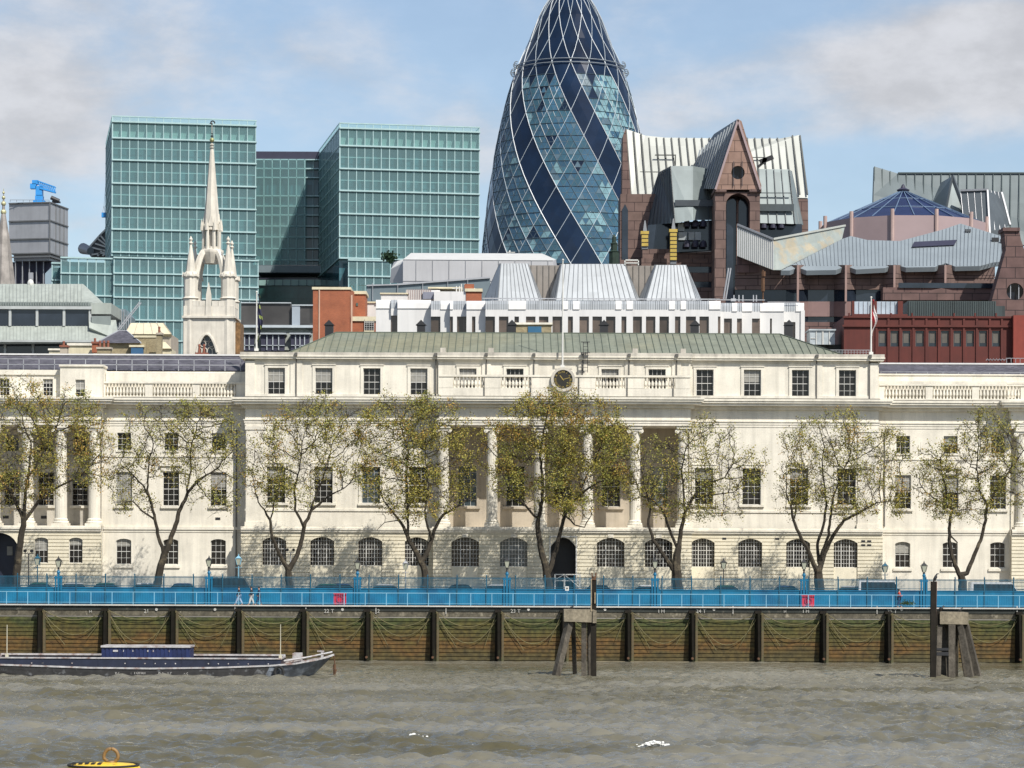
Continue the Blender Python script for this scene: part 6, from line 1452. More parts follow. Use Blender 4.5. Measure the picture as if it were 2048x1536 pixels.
# --- dark mansard building ------------------------------------------------------------------
dk=420
t=root('dark_mansard_building','dark grey office building with slate mansard and dormer windows right of the church','building',550,dk)
g=MB();box_px(g,482,582,606,655,dk+3,12);box_px(g,584,640,612,655,dk+2.5,12);g.build('upper_wall',mat('dark_brown_panel',(.055,.052,.05),.4,var=.3,scale=.3,vcells=(.4,.1,.3,.3)),t)
g=MB();box_px(g,482,582,604.5,606.5,dk+2.7,.6);box_px(g,584,640,609,611.5,dk+2.2,.6);box_px(g,482,640,650,655,dk+1.6,2);g.build('coping',mat('pale_edge',(.40,.44,.46),.6),t)
g=MB();box_px(g,584,600,612,650,dk+2.3,.3);g.build('light_panel',mat('light_panel',(.30,.34,.38),.5),t)
g=MB();slope3(g,(480,655,dk+3),(645,655,dk+3),(655,700,dk),(478,700,dk));box_px(g,478,660,700,720,dk+.5,10);g.build('mansard_roof',mat('green_grey_slate',(.20,.215,.19),.7,var=.3,scale=.5,vcells=(2.5,.1,3,.15)),t)
for a,b in((470,508),(522,569),(582,618)):
    g=MB();box_px(g,a,b,668,702,dk-.4,3);dmr=g.build('dormer',M['navy'],t);g=MB();box_px(g,a-3,b+3,665.5,668.5,dk-.9,3.4)
    for q in range(1,4): box_px(g,a+(b-a)*q/4-1,a+(b-a)*q/4+1,670,700,dk-.6,.2)
    box_px(g,a,b,690,691.5,dk-.6,.2);g.build('frame',mat('grey_frame',(.35,.38,.40),.6),dmr)
# --- orange brick block ----------------------------------------------------------------------
db=365
t=root('orange_brick_block','orange-red brick building with pale copings behind the left end of the green roof','building',680,db)
g=MB();box_px(g,626,700,577,720,db,5);g.prism([(X(700,600,db)-.01,db+.01),(X(709,600,db+5),db+5),(X(690,600,db+5),db+5)],QZ,Z(700,577,db));box_px(g,706,731,586,640,db+5,5);box_px(g,700,753,640,720,db+.8,6);g.build('wall',M['brick'],t)
g=MB();box_px(g,624,702,574,579,db-.15,5.3);box_px(g,704,733,582,588,db+4.8,5.4);box_px(g,702,755,633,642,db+.6,6.4);box_px(g,728,748,637+24,663+1.5,db+.5,.3);g.build('coping',M['cream'],t)
g=MB();box_px(g,637.5,640,578,715,db-.12,.12);box_px(g,702,705,590,715,db-.1,.12);g.build('downpipe',mat('salmon_pipe',(.5,.33,.24),.7),t)
zw0,zw1=Z(738,662,db),Z(738,638,db);o=put_window(t,X(738,650,db),db+.6,zw0,1.28,zw1-zw0,4,5)
g=MB();box_px(g,712,716,606,612,db+4.9,.2);g.tube([P(704+4*math.cos(a),577-8*math.sin(a),db+3) for a in[math.pi*k/6 for k in range(7)]],.05,4);box_px(g,715,732,570,571,db+6,.1);
for q in range(5): box_px(g,715+4*q,715.6+4*q,570,582,db+6,.1)
g.build('roof_ladder',mat('ladder_green',(.06,.10,.09),.6),t)
# --- pale hipped hall behind -----------------------------------------------------------------
dg=480
t=root('pale_hall','long pale grey windowless hall with a hipped roof in front of the glass blocks','building',950,dg)
g=MB();g.loft([P(806,562,dg),P(1112,562,dg),P(1118,560,dg+20),P(812,560,dg+20)],[P(806,519,dg),P(1106,521,dg),P(1112,519,dg+20),P(812,517,dg+20)]);g.loft([P(780,566,dg+3),P(807,566,dg+1),P(812,560,dg+18),P(785,560,dg+18)],[P(782,538,dg+3),P(806,526,dg+1),P(812,519,dg+18),P(788,524,dg+18)])
g.box(X(806,562,dg),X(1110,562,dg),dg+.1,dg+19,QZ,Z(900,561,dg));g.build('wall',M['greyp'],t)
g=MB();g.loft([P(806,519,dg-.1),P(1106,521,dg-.1),P(1112,519,dg+20),P(812,517,dg+20)],[P(822,506,dg+6),P(1084,507,dg+6),P(1084,507,dg+14),P(822,506,dg+14)]);g.loft([P(782,538,dg+3),P(806,526,dg+1),P(812,519,dg+18),P(788,524,dg+18)],[P(795,522,dg+8),P(812,517,dg+8),P(812,517,dg+12),P(795,522,dg+12)]);g.build('roof',mat('pale_roof_light',(.50,.50,.48),.6,var=.05),t)
g=MB()
for i in range(9): box_px(g,832+33*i,832.8+33*i,521,561,dg-.12,.1)
g.build('panel_joint',M['grey'],t)
t=root('glazed_band_building','blue-grey glazed band of a low building below the pale hall','building',860,432)
g=MB();g.ext([P(733,572,432),P(795,570,432),P(980,556,432),P(980,720,432),P(733,720,432)],(0,10,0));g.build('wall',M['bandg'],t)
g=MB();g.bar(P(733,571,431.8),P(795,569,431.8),.2);g.bar(P(795,569,431.8),P(980,555,431.8),.25)
for q in(745,795,845,895,935): box_px(g,q,q+1,558 if q>850 else 566,600,431.7,.1)
g.build('rail',M['lead'],t)
g=MB();
for k in range(300):
    c=Vector(P(779,514,560))+Vector((random.gauss(0,.6),random.gauss(0,.5),random.gauss(0,.4)));a_=Vector((random.gauss(0,1),random.gauss(0,1),random.gauss(0,1))).normalized()*.25;b_=a_.cross(Vector((random.random(),1,.3)));g.poly([c+a_,c+b_,c-a_,c-b_])
o=g.build('roof_shrub',mat('dark_shrub',(.02,.05,.02),.8));rebase(o,P(779,518,560));tag(o,'small dark green shrub on a roof terrace left of the pale hall','shrub')
# --- white plant rooms between brick and white building ---------------------------------------
dw=374
t=root('white_roof_block','cluster of white flat-roofed plant rooms and a brick chimney above the white building','building',850,dw)
g=MB();box_px(g,762,814,588,720,dw,7);box_px(g,812,880,580,610,dw+1,6);box_px(g,868,945,583,720,dw-.5,5);box_px(g,735,765,606,720,dw+1,6);g.build('wall',M['white_c'],t)
g=MB();box_px(g,856,925,574,577,dw+1.5,5);box_px(g,760,816,585.5,588,dw-.2,7.3);box_px(g,733,766,603,606,dw+.8,6.4);box_px(g,930,965,577,583,dw-.8,2.4);g.build('coping',M['cream'],t)
g=MB();box_px(g,932,963,583,606,dw-.6,2);box_px(g,929,948,568,577,dw-.3,1.6);g.build('chimney',M['brick'],t)
g=MB()
for i in range(14): box_px(g,814+3.6*i,815+3.6*i,578,605,dw+.9,.12)
g.build('louvre',mat('brownish_louvre',(.35,.25,.22),.7),t)
g=MB();box_px(g,846,870,584,598,dw+.6,2);g.build('grey_duct',mat('duct_grey',(.22,.23,.28),.5),t)
g=MB();
for px in(912,918,922,928,934,943): box_px(g,px,px+2,568 if px%3 else 572,583,dw,.3)
box_px(g,905,950,576,577.5,dw+.1,.2);g.build('roof_pipe',M['white'],t)

# --- long white building with ribbed roof-lights ------------------------------------------------
dv=345
t=root('white_ribbed_building','long white building with tall dark windows, rounded shoulders and three ribbed roof lanterns','building',1180,dv)
pieces=[(752,782,'s'),(782,795,'w'),(795,862,'s2'),(862,881,'w'),(881,900,'p'),(900,906,'w'),(906,914,'p'),(914,933,'w'),(933,944,'p'),(944,951,'w'),(951,971,'p'),(971,990,'w'),(990,998,'p'),(998,1017,'w'),(1017,1029,'p'),(1029,1038,'w'),(1038,1052,'p'),(1052,1071,'w'),(1071,1078,'p'),(1078,1097,'w'),(1097,1105,'p'),(1105,1124,'w'),(1124,1136,'p'),(1136,1146,'w'),(1146,1159,'p'),(1159,1178,'w'),(1178,1185,'p'),(1185,1204,'w'),(1204,1212,'p'),(1212,1231,'w'),(1231,1243,'p'),(1243,1253,'w'),(1253,1266,'p'),(1266,1284,'w'),(1284,1292,'p'),(1292,1311,'w'),(1311,1319,'p'),(1319,1338,'w'),(1338,1350,'p'),(1350,1361,'w'),(1361,1372,'p'),(1372,1392,'w'),(1392,1399,'p'),(1399,1418,'w'),(1418,1436,'p'),(1436,1441,'w'),(1441,1448,'p'),(1448,1464,'w'),(1464,1474,'p'),(1474,1484,'w'),(1484,1504,'p'),(1504,1520,'w'),(1520,1540,'p'),(1540,1544,'w'),(1544,1568,'p'),(1568,1591,'w2'),(1591,1608,'p')]
g=MB();gs=MB();gr2=MB()
yt,yw,yb3,ysl=602,633,700,619
def depth_at(px):
    if px<862: return dv+6-(px-752)/110*2
    if px<975: return dv+3.2-((px-862)//38)*1.0
    if px<1440: return dv
    return dv+((px-1440)//45+1)*1.3
for a,b,k in pieces:
    d=depth_at((a+b)/2);yo=(d-dv)*-.0+ (0 if a<1440 else 4)+(0 if a>860 else -2)
    wide=(b-a)>9
    if k[0]=='w':
        top=yw if k=='w' else 640
        box_px(g,a,b,ysl+yo,top+yo,d,.8)
        o=MB();box_px(o,a,b,top+yo,yb3,d+.35,.1);o.build('window',M['brz'],t)
    else: box_px(g,a,b,ysl+yo,yb3,d,.8)
    # sloping shoulder above: solid white over the wide piers, ribbed metal over the bays
    rib=k[0]=='w' and wide or (k=='p' and b-a<9)
    q=[P(a,ysl+yo,d),P(b,ysl+yo,d),P(b,608+yo,d+.12),P(b,yt+yo,d+.6),P(a,yt+yo,d+.6),P(a,608+yo,d+.12)]
    tgt=gs if rib else g;dy=0 if rib else -.12
    q=[(x,y+dy,z) for x,y,z in q];tgt._a(q,[(0,1,2,5),(5,2,3,4)])
    if not rib: 
        for e_ in(0,1):
            m=[q[0],q[5],q[4]] if e_==0 else [q[1],q[2],q[3]];tgt.ext(m,(0,.6,0))
    if rib:
        nn=max(2,int((b-a)/4.5))
        for i in range(nn+1):
            px=a+(b-a)*i/nn;gr2.bar(P(px,ysl+yo,d-.03),P(px,608+yo,d+.1),.05);gr2.bar(P(px,608+yo,d+.1),P(px,yt+yo,d+.58),.05)
    g.box(X(a,600,d),X(b,600,d),d+.6,d+7,Z(a,665,d),Z(a,yt+yo,d)-.05)
g.box(X(1600,600,dv+6),X(1608,600,dv+6),dv+5,dv+12,QZ,Z(1600,622,dv+6))
g.build('wall',M['white_c'],t);gs.build('shoulder_panel',M['rib'],t);gr2.build('shoulder_rib',mat('rib_dark',(.14,.15,.16),.6),t)
g=MB();box_px(g,965,1440,596.5,598.5,dv+2,.15);
for i in range(30): box_px(g,968+16*i,968.8+16*i,597,603,dv+2,.1)
box_px(g,1440,1530,599,600.5,dv+4,.1);box_px(g,1535,1600,603.5,605,dv+5,.1)
for px in(1467,1477,1485,1506,1512): box_px(g,px,px+2,590,603,dv+5,.2)
box_px(g,1462,1472,597,602,dv+4.6,.5);g.build('roof_rail',M['lead'],t)
# lanterns
def lantern(BL2,BL,BR,TL,TR,ytop,n):
    d=dv+5;dt=d+2.2
    b=[P(BL,601,d),P(BR,601,d),P(BR+10,601,d+6),P(BL2,601,d+5)];tt=[P(TL,ytop,dt),P(TR,ytop,dt),P(TR,ytop,dt+2.5),P(TL-3,ytop,dt+2.5)]
    g=MB();g.loft(b,tt);o=g.build('roof_lantern',M['rib'],t)
    g=MB();seamlines(g,tt[0],tt[1],b[0],b[1],n,.07,-.03);seamlines(g,tt[3],tt[0],b[3],b[0],4,.09,-.03);seamlines(g,tt[1],tt[2],b[1],b[2],3,.06,-.03)
    g.build('standing_seam',mat('seam_grey',(.16,.17,.18),.6),o)
lantern(968,996,1079,1002,1056,527,9);lantern(1097,1112,1273,1123,1250,528,15);lantern(1274,1292,1393,1312,1372,530,10)
g=MB();box_px(g,1040,1330,531,600,dv+9.5,1);bw_=g.build('back_wall',mat('brownish_back_panel',(.24,.215,.19),.6,var=.15),t)
g=MB()
for i in range(24): box_px(g,1050+12*i,1050.7+12*i,531,600,dv+9.4,.1)
g.build('panel_joint',M['pipe'],bw_)
g=MB();box_px(g,1249,1278,519,521,dv+7,1);box_px(g,1249,1251,519,530,dv+7,1);box_px(g,1276,1278,519,530,dv+7,1);box_px(g,1249,1278,525,526.5,dv+7,1);g.build('roof_frame',M['white'],t);g=MB();box_px(g,1018,1021,501,506,dg+8,.3);box_px(g,1014,1030,504,505,dg+8,.3);g.build('roof_mast',M['white'],t)

# --- pink granite complex with pointed gables -----------------------------------------------------
dp=560
t=root('granite_gable_complex','brown-pink granite offices with a pointed gable, steep pale metal roof and dark glass bays','building',1430,dp)
gp=MB();gd_=MB();gm=MB()
# high rear roof with seams
rf=[P(1252,258,dp+30),P(1290,271,dp+30),P(1330,275,dp+30),P(1450,277,dp+30),P(1560,277,dp+30),P(1598,270,dp+30),P(1616,396,dp+22),P(1262,388,dp+22)]
gm.ext(rf,(0,2,0));o1=gm.build('rear_roof',M['mroof'],t)
g=MB()
for i in range(24):
    u=i/23;top=1252+(1600-1252)*u;bot=1262+(1615-1262)*u;ty=258+14*min(1,u*8) if u<.12 else (276 if u<.95 else 271);g.bar(P(top,ty,dp+29.8),P(bot,389,dp+21.7),.28)
box=lambda a,b,c,e,d,t_:box_px(g,a,b,c,e,d,t_)
box(1310,1350,309,311,dp+26,.3);box(1350,1352,309,331,dp+26,.3);box(1280,1330,343,344,dp+25,.3);box(1500,1530,314,315.5,dp+26,.3)
g.build('roof_seam',mat('dark_seam',(.06,.065,.06),.6),o1)
for k in range(5): pass
g=MB();g.slab([(1246,270),(1252,258),(1262,395),(1244,395)],dp+21.5,8);g.build('gable_end',M['pink'],t);g=MB();g.slab([(1597,398),(1616,398),(1617,520),(1597,520)],dp+12,10);g.build('corner_turret',M['pink'],t);g=MB();g.slab([(1241,388),(1262,388),(1325,388),(1325,560),(1240,560)],dp+14,12)
box(1240,1430,520,700,dp+8,12);g.slab([(1285,540),(1285,498),(1345,498),(1360,506),(1430,503),(1440,498),(1440,540)],dp+6.5,3)
box(1283,1440,517,533,dp+5.8,3);box(1283,1440,545,563,dp+5.8,3);box(1283,1440,575,700,dp+5.8,3)
# central gable tower
wl_=g.build('wall',M['pink'],t)
g=MB();box(1283,1430,533,545,dp+6,2);box(1283,1430,563,575,dp+6,2);
for a,b in((1244,1256),):
    g.slab([(a,540),(a,420),(a+6,408),(b,420),(b,540)],dp+13.8,.3)
g.build('window_band',M['dglass'],t)
def polywall(name,m,outer,d,th,par=t):
    g=MB();g.slab(outer,d,th);return g.build(name,m,par)
# tower shaft: jambs and arched recess
g=MB();box(1430,1452,384,700,dp-3,10);box(1500,1520,384,700,dp-3,10)
ar=[(1452,400)]+[(1476-24*math.cos(a),409-22*math.sin(a)) for a in[math.pi*k/14 for k in range(15)]]+[(1500,400)]
for (xa,ya),(xb,yb_) in zip(ar[1:-2],ar[2:-1]): g.slab([(xa,ya),(xb,yb_),(xb,386),(xa,386)],dp-3,6)
box(1452,1500,384,387,dp-3,6);box(1428,1453,378,384,dp-3.6,8);box(1499,1523,378,384,dp-3.6,8)
g.box(X(1452,550,dp),X(1500,550,dp),dp+6.9,dp+7,QZ,Z(1476,386,dp))
tb=g.build('gable_tower',M['pink'],t)
g=MB();
for a,b in((1453,1473),(1477,1499)):
    m=(a+b)/2;w_=(b-a)/2;g.slab([(a,700)]+[(m-w_*math.cos(q),408-w_*1.1*math.sin(q)) for q in[math.pi*k/8 for k in range(9)]]+[(b,700)],dp+1,.5)
g.build('tall_window',M['dglass'],tb)
g=MB();g.box(X(1473,500,dp),X(1477,500,dp),dp+.2,dp+2,QZ,Z(1475,400,dp))
g.build('mullion',M['pink'],tb)
# gable triangle with round window
g=MB();cx_,cy_,rr_=1476,345,13.5;N=28
outer=[]
def tri_edge(ang):
    # ray from round window centre to the triangle outline
    px_,py_=math.cos(ang),-math.sin(ang);best=1e9
    T=[(1476,238),(1521,379),(1431,379)]
    for i in range(3):
        (x1,y1),(x2,y2)=T[i],T[(i+1)%3];dx_,dy_=x2-x1,y2-y1;den=px_*dy_-py_*dx_
        if abs(den)<1e-9:continue
        s_=((x1-cx_)*dy_-(y1-cy_)*dx_)/den;u_=((x1-cx_)*py_-(y1-cy_)*px_)/den
        if s_>0 and -1e-6<=u_<=1+1e-6:best=min(best,s_)
    return (cx_+px_*best,cy_+py_*best)
angs=sorted(set([2*math.pi*k/N for k in range(N)]+[math.atan2(cy_-y,x-cx_)%(2*math.pi) for x,y in((1476,238),(1521,379),(1431,379))]))
for a0,a1 in zip(angs,angs[1:]+[angs[0]+2*math.pi]):
    p0,p1=tri_edge(a0),tri_edge(a1);c0=(cx_+rr_*math.cos(a0),cy_-rr_*math.sin(a0));c1=(cx_+rr_*math.cos(a1),cy_-rr_*math.sin(a1));g.slab([c0,c1,p1,p0],dp-3.5,2)
g.slab([(1476,238),(1483,242),(1523,372),(1521,379)],dp-3.4,4)
g.build('gable',brickmat('gable_granite',(.29,.185,.145),(.24,.155,.12),(.08,.05,.04),sx=2.6,sz=2.2,ms=.06),tb)
g=MB();g.cyl(P(1476,345,dp-2.4),P(1476,345,dp-2.0),rr_*dp/F,n=24);box(1467,1468,322,372,dp-3.9,.2);box(1484,1485,322,372,dp-3.9,.2);g.build('round_window',M['dglass'],tb)
g=MB();g.bar(P(1476,240,dp-3.9),P(1431,379,dp-3.9),.4);g.bar(P(1476,240,dp-3.9),P(1521,379,dp-3.9),.4);g.build('gable_edge',M['pinkl'],tb)
# dark roof running back from the gable
g=MB();g._a([P(1475,238,dp-3.2),P(1430,378,dp-3.2),P(1380,375,dp+20),P(1385,332,dp+24),P(1428,268,dp+26)],[(0,1,2,3,4)]);g._a([P(1475,238,dp-3.2),P(1428,268,dp+26),P(1522,378,dp+24),P(1521,378,dp-1)],[(0,1,2,3)])
r2=g.build('gable_roof',M['ribd'],t)
g=MB()
for i in range(13):
    u=i/12;a=Vector(P(1475,238,dp-3.4)).lerp(Vector(P(1400,300,dp+24)),u);b=Vector(P(1430,378,dp-3.4)).lerp(Vector(P(1380,378,dp+19)),u);g.bar(a,b,.22)
g.build('roof_seam',mat('steel_seam',(.28,.31,.33),.5),r2)
# left metal and glass bay
g=MB();g._a([P(1341,332,dp+6),P(1386,332,dp+6),P(1386,440,dp+2),P(1350,446,dp+2)],[(0,1,2,3)]);g._a([P(1386,332,dp+6),P(1430,340,dp+12),P(1430,440,dp+6),P(1386,440,dp+2)],[(0,1,2,3)]);ly=g.build('bay_roof',M['mroof2'],t)
g=MB();g._a([P(1341,332,dp+6),P(1350,446,dp+2),P(1296,450,dp+14),P(1300,395,dp+16),P(1317,345,dp+16)],[(0,1,2,3,4)]);g.build('bay_side_roof',M['ribd'],t)
g=MB();seamlines(g,P(1341,332,dp+5.9),P(1430,338,dp+10),P(1350,446,dp+1.8),P(1430,440,dp+5),6,.14,-.05);seamlines(g,P(1341,332,dp+5.9),P(1317,345,dp+15.5),P(1350,446,dp+1.8),P(1296,450,dp+13.5),7,.14,-.05);box(1350,1430,400,412,dp+2.8,.3);g.build('bay_seam',mat('bay_seam_dark',(.05,.06,.07),.5),ly)
g=MB();g.slab([(1345,446),(1430,440),(1430,500),(1345,505)],dp+6,6);g.slab([(1296,450),(1348,446),(1348,500),(1290,500)],dp+8,6);g.build('bay_glass',M['dglass'],t)
def awnings(xs_,y,d):
    for p in xs_:
        g=MB();a=P(p-7,y,d);r_=7*d/F;g.lathe([(r_,a[2]-1.0),(r_*.95,a[2]-.3),(r_*.7,a[2]+.2),(.05,a[2]+.4)],X(p,y,d),d+.2,12);g.build('awning',M['navy'],t)
awnings((1374,1391,1407),443,dp+4);awnings((1374,1391,1407),484,dp+4)
g=MB()
for i,p in enumerate((1368,1383,1396)): box(p-11 if i==0 else p-6,p+6,464,480,dp+4.5,.3)
box(1356,1369,446,462,dp+4.6,.3);g.build('bay_panel',mat('light_bay_panel',(.30,.33,.34),.4),t)
# gilded oriel columns with pointed caps
for px,ya,yb3 in((1290,462,498),(1347,458,528)):
    g=MB();n=int((yb3-ya)/8)
    for k in range(n): box(px-8.5 if k==0 else px-6.5,px+8 if k==0 else px+6.5,ya+8*k,ya+8*k+6,dp+1,2.4)
    cc_=g.build('gilded_oriel',M['goldg'],t);g=MB();g.loft([P(px-4,ya,dp+1),P(px+4,ya,dp+1),P(px+4,ya,dp+2),P(px-4,ya,dp+2)],[P(px-1,ya-21,dp+1.4),P(px+1,ya-21,dp+1.4),P(px+1,ya-21,dp+1.6),P(px-1,ya-21,dp+1.6)]);box(px-6,px+6,ya,yb3,dp+1.3,2);g.build('oriel_cap',mat('oriel_steel',(.17,.18,.19),.5),cc_)
# right glazed bay
g=MB();g._a([P(1518,338,dp+8),P(1578,339,dp+8),P(1590,448,dp+3),P(1520,446,dp+3)],[(0,1,2,3)]);g._a([P(1578,339,dp+8),P(1583,342,dp+14),P(1606,450,dp+10),P(1590,448,dp+3)],[(0,1,2,3)]);ry_=g.build('bay_roof',M['mroof2'],t)
g=MB();seamlines(g,P(1518,338,dp+7.8),P(1578,339,dp+7.8),P(1520,446,dp+2.8),P(1590,448,dp+2.8),4,.14,-.05);seamlines(g,P(1578,339,dp+7.8),P(1583,342,dp+13.8),P(1590,448,dp+2.8),P(1606,450,dp+9.8),2,.14,-.05);box(1518,1583,385,386.5,dp+4.5,.3)
box(1520,1588,408,422,dp+3.2,.4);g.build('bay_seam',mat('bay_seam_dark2',(.06,.075,.08),.5),ry_)
g=MB();g.slab([(1520,446),(1604,448),(1604,520),(1520,520)],dp+5,6);g.build('bay_glass',M['dglass'],t);awnings((1528,1546,1563),446,dp+3.5)
g=MB();a=P(1528,325,dp+10);g.bar(P(1516,334,dp+10),P(1530,322,dp+10),.5);g.bar(P(1520,324,dp+10),P(1546,314,dp+10),.9);g.bar(P(1527,328,dp+10),P(1530,316,dp+10),.9);g.build('roof_cradle',M['iron'],t)
# dark green stepped ventilation turret left of the complex
g=MB();x,y,z=P(1228,525,420);g.lathe([(.75,z-8),(.75,z+1.5),(.85,z+1.6),(.5,z+1.8),(.5,z+2.7),(.6,z+2.8),(.33,z+3.0),(.3,z+3.8),(.02,z+4.3)],x,y,10);o=g.build('vent_turret',mat('dark_green_turret',(.01,.025,.015),.7,var=.4,scale=2));rebase(o,(x,y,z-8));tag(o,'dark green stepped turret in front of the right edge of the spiral tower','turret')
# twin flue beside the tower
g=MB()
for o_ in(0,4.5): g.cyl(P(1447+o_,598,450),P(1457+o_,536,450),.13,n=6)
o=g.build('twin_flue',M['lead']);rebase(o,P(1447,598,450));tag(o,'pair of slim leaning grey flues against the granite tower','flue')

# --- round hall with the blue glass cone ------------------------------------------------------------
dq=520
t=root('round_glass_hall','wide pink hall with folded grey roofs and a blue glass cone on a pale drum','building',1800,dq)
cxq=X(1806,430,dq+30);cyq=dq+30;kq=(dq+30)/F
def ringq(rpx,z,n=12,ph=15): return [(cxq+rpx*kq*math.cos(R(ph+360*i/n)),cyq+rpx*kq*math.sin(R(ph+360*i/n)),z) for i in range(n)]
zd0,zd1=Z(1806,500,dq+14),Z(1806,430,dq+14)
g=MB();g.loft(ringq(165,zd0),ringq(165,zd1));dr_=g.build('drum',M['pinkl'],t)
g=MB()
pp_=mat('pier_pink',(.40,.29,.26),.6)
for x,y,z in ringq(166,zd1):
    g=MB();g.cyl((x,y,zd0),(x,y,zd1+1.2),.38,n=8);g.build('drum_pier',pp_,dr_)
g=MB();ap=(cxq,cyq,Z(1806,381,cyq));rb_=ringq(158,zd1,24,0)
g._a(rb_+[ap],[(i,(i+1)%24,24) for i in range(24)]);cn=g.build('glass_cone',M['bglass'],t)
g=MB()
for p in rb_: g.bar(Vector(p)+Vector((0,0,.1)),Vector(ap)+Vector((0,0,.15)),.14)
for u in(.35,.68):
    q=[Vector(p).lerp(Vector(ap),u)+Vector((0,0,.08)) for p in rb_]
    for i in range(24): g.bar(q[i],q[(i+1)%24],.14)
g.build('cone_rib',mat('pale_blue_rib',(.13,.19,.28),.4),cn)
g=MB();g.lathe([(1.0,ap[2]-.3),(1.3,ap[2]+.1),(.5,ap[2]+.5),(.3,ap[2]+1.0),(.02,ap[2]+1.3)],ap[0],ap[1],10);g.build('cone_finial',M['navy'],cn)
# folded roofs
g=MB();g.ext([P(1475,449,dq-4),P(1546,479,dq-8),P(1546,540,dq-10),P(1475,512,dq-6)],(0,.5,0));o=g.build('folded_roof',M['mroof'],t)
g=MB();seamlines(g,P(1475,449,dq-4),P(1546,479,dq-8),P(1475,512,dq-6),P(1546,540,dq-10),18,.10,-.1);g.bar(P(1475,449,dq-4.3),P(1546,478,dq-8.3),.35);g.build('roof_seam',M['grey'],o)
g=MB();g.ext([P(1546,479,dq-8),P(1690,452,dq+8),P(1684,478,dq+6),P(1562,540,dq-10),P(1546,540,dq-10)],(0,.5,0));o=g.build('folded_roof',mat('patchy_metal_roof',(.27,.30,.28),.55,col2=(.34,.30,.22),c2s=.35,c2t=(.48,.6),var=.12,scale=.5),t)
g=MB();g.bar(P(1546,478,dq-8.3),P(1690,451,dq+7.8),.35);g.build('roof_edge',M['mroof'],o)
pts=[(1562,541,dq-10),(1684,478,dq+6),(1702,472,dq+8),(1735,480,dq-2),(1800,482,dq-2),(1860,466,dq+2),(1886,459,dq+4),(1921,447,dq+6),(2018,477,dq+2),(2004,523,dq-8),(1985,525,dq-8),(1960,532,dq-9),(1910,533,dq-9),(1891,526,dq-8.5),(1870,534,dq-9),(1812,535,dq-9),(1789,529,dq-9),(1770,536,dq-9.5),(1712,539,dq-10),(1692,532,dq-10),(1672,540,dq-10),(1613,541,dq-10),(1596,535,dq-10),(1580,541,dq-10)]
g=MB();c=len(pts);rd_=lambda y:dq-10+(541-y)*.22;pp=[P(p[0],p[1],rd_(p[1])) for p in pts];g._a(pp,[tuple(range(c))])
g._a([(x,y+.4,z-.8) for x,y,z in pp]+pp,[(i,(i+1)%c,c+(i+1)%c,c+i) for i in range(c)]);o=g.build('main_roof',M['mroof3'],t)
tp=[(p[0],p[1]) for p in pts[:9]];g=MB();q_=1570
while q_<2010:
    ty=float(np.interp(q_,[a for a,b in tp],[b for a,b in tp]))+.8;g.bar(Vector(P(q_,ty,rd_(ty)))+Vector((0,-.03,.03)),Vector(P(q_+(1800-q_)*.02,532,rd_(532)))+Vector((0,-.03,.03)),.09,.1);q_+=7.5
g.build('roof_seam',mat('blue_grey_seam',(.13,.15,.165),.5),o)
g=MB();g.ext([P(1828,486,rd_(486)-.1),P(1913,482,rd_(482)-.1),P(1908,492,rd_(492)-.1),P(1823,496,rd_(496)-.1)],(0,-.3,.2));g.build('roof_light',M['navy'],o)
vmt=M['iron']
for q in(1931,1935,1939,2001,2005):
    g=MB();box(q,q+2.5,458 if q<1950 else 478,464 if q<1950 else 486,rd_(461)-1.2 if q<1950 else rd_(482)-1.2,.4);g.build('roof_vent',vmt,o)
g=MB();box(1984,1998,475,483,rd_(479)-1.2,.5);g.build('roof_vent',vmt,o)
# walls with folded piers
prof=[(1470,-4)];
for q in(1596,1692,1789,1891): prof+=[(q-24,-6.5),(q-2,-9.5),(q+2,-9.5),(q+20,-6.5)]
prof+=[(1990,-6)]
def band(name,y0,y1,m,inset=0,mi=None):
    g=MB()
    for (a,da),(b,db_) in zip(prof[:-1],prof[1:]):
        yy0=y0
        p0,p1=P(a,y0,dq+da+inset),P(b,y0,dq+db_+inset);q1,q0=P(b,y1,dq+db_+inset),P(a,y1,dq+da+inset);g._a([p0,p1,q1,q0],[(0,1,2,3)]);g._a([q0,q1,(q1[0],q1[1]+3,q1[2]),(q0[0],q0[1]+3,q0[2])],[(0,1,2,3)])
    return g.build(name,m,t)
band('granite_band',530,556,M['pink']);band('granite_band',557.5,579,M['pink']);band('window_band',579,603,M['dglass'],.5);band('granite_band',603,633,mat('granite_plain_tone',(.20,.125,.115),.6,var=.15,scale=.3,vcells=(.35,.1,.4,.1)));band('window_band',633,644,M['dglass'],.5);band('granite_band',644,760,M['pinkd'])  # third granite band is plain, a little paler than the jointed pink
g=MB();g.slab([(1475,512),(1546,538),(1546,534),(1475,506)],dq-5,1);g.slab([(1475,512),(1540,536),(1540,545),(1475,545)],dq-5.2,2)
g.build('parapet',M['pinkd'],t);pgm=mat('pier_granite',(.28,.185,.16),.6,var=.1)
for q in(1596,1692,1789,1891):
    g=MB();box(q-2,q+2,530,603,dq-9.9,.5);g.build('pier',pgm,t)
g=MB();box(1766,1990,575,620,dq-10.5,3);g.slab([(1766,600),(1766,575),(1800,583),(1840,585),(1883,576),(1925,585),(1985,585),(1985,600)],dq-11.5,2);g.build('upper_terrace_wall',M['pinkd'],t)
g=MB();box(1797,1990,566,576,dq-10.8,.3);g.build('terrace_window_band',M['dglass'],t)
g=MB();g.cyl(P(1526,640,dq-20),P(1526,540,dq-20),.15,n=6);g.cyl(P(1526,583,dq-20),P(1526,556,dq-20),.35,n=6);g.cyl(P(1527,553,dq-20),P(1527,543,dq-20),.4,n=6);g.build('mast',M['rust'],t)
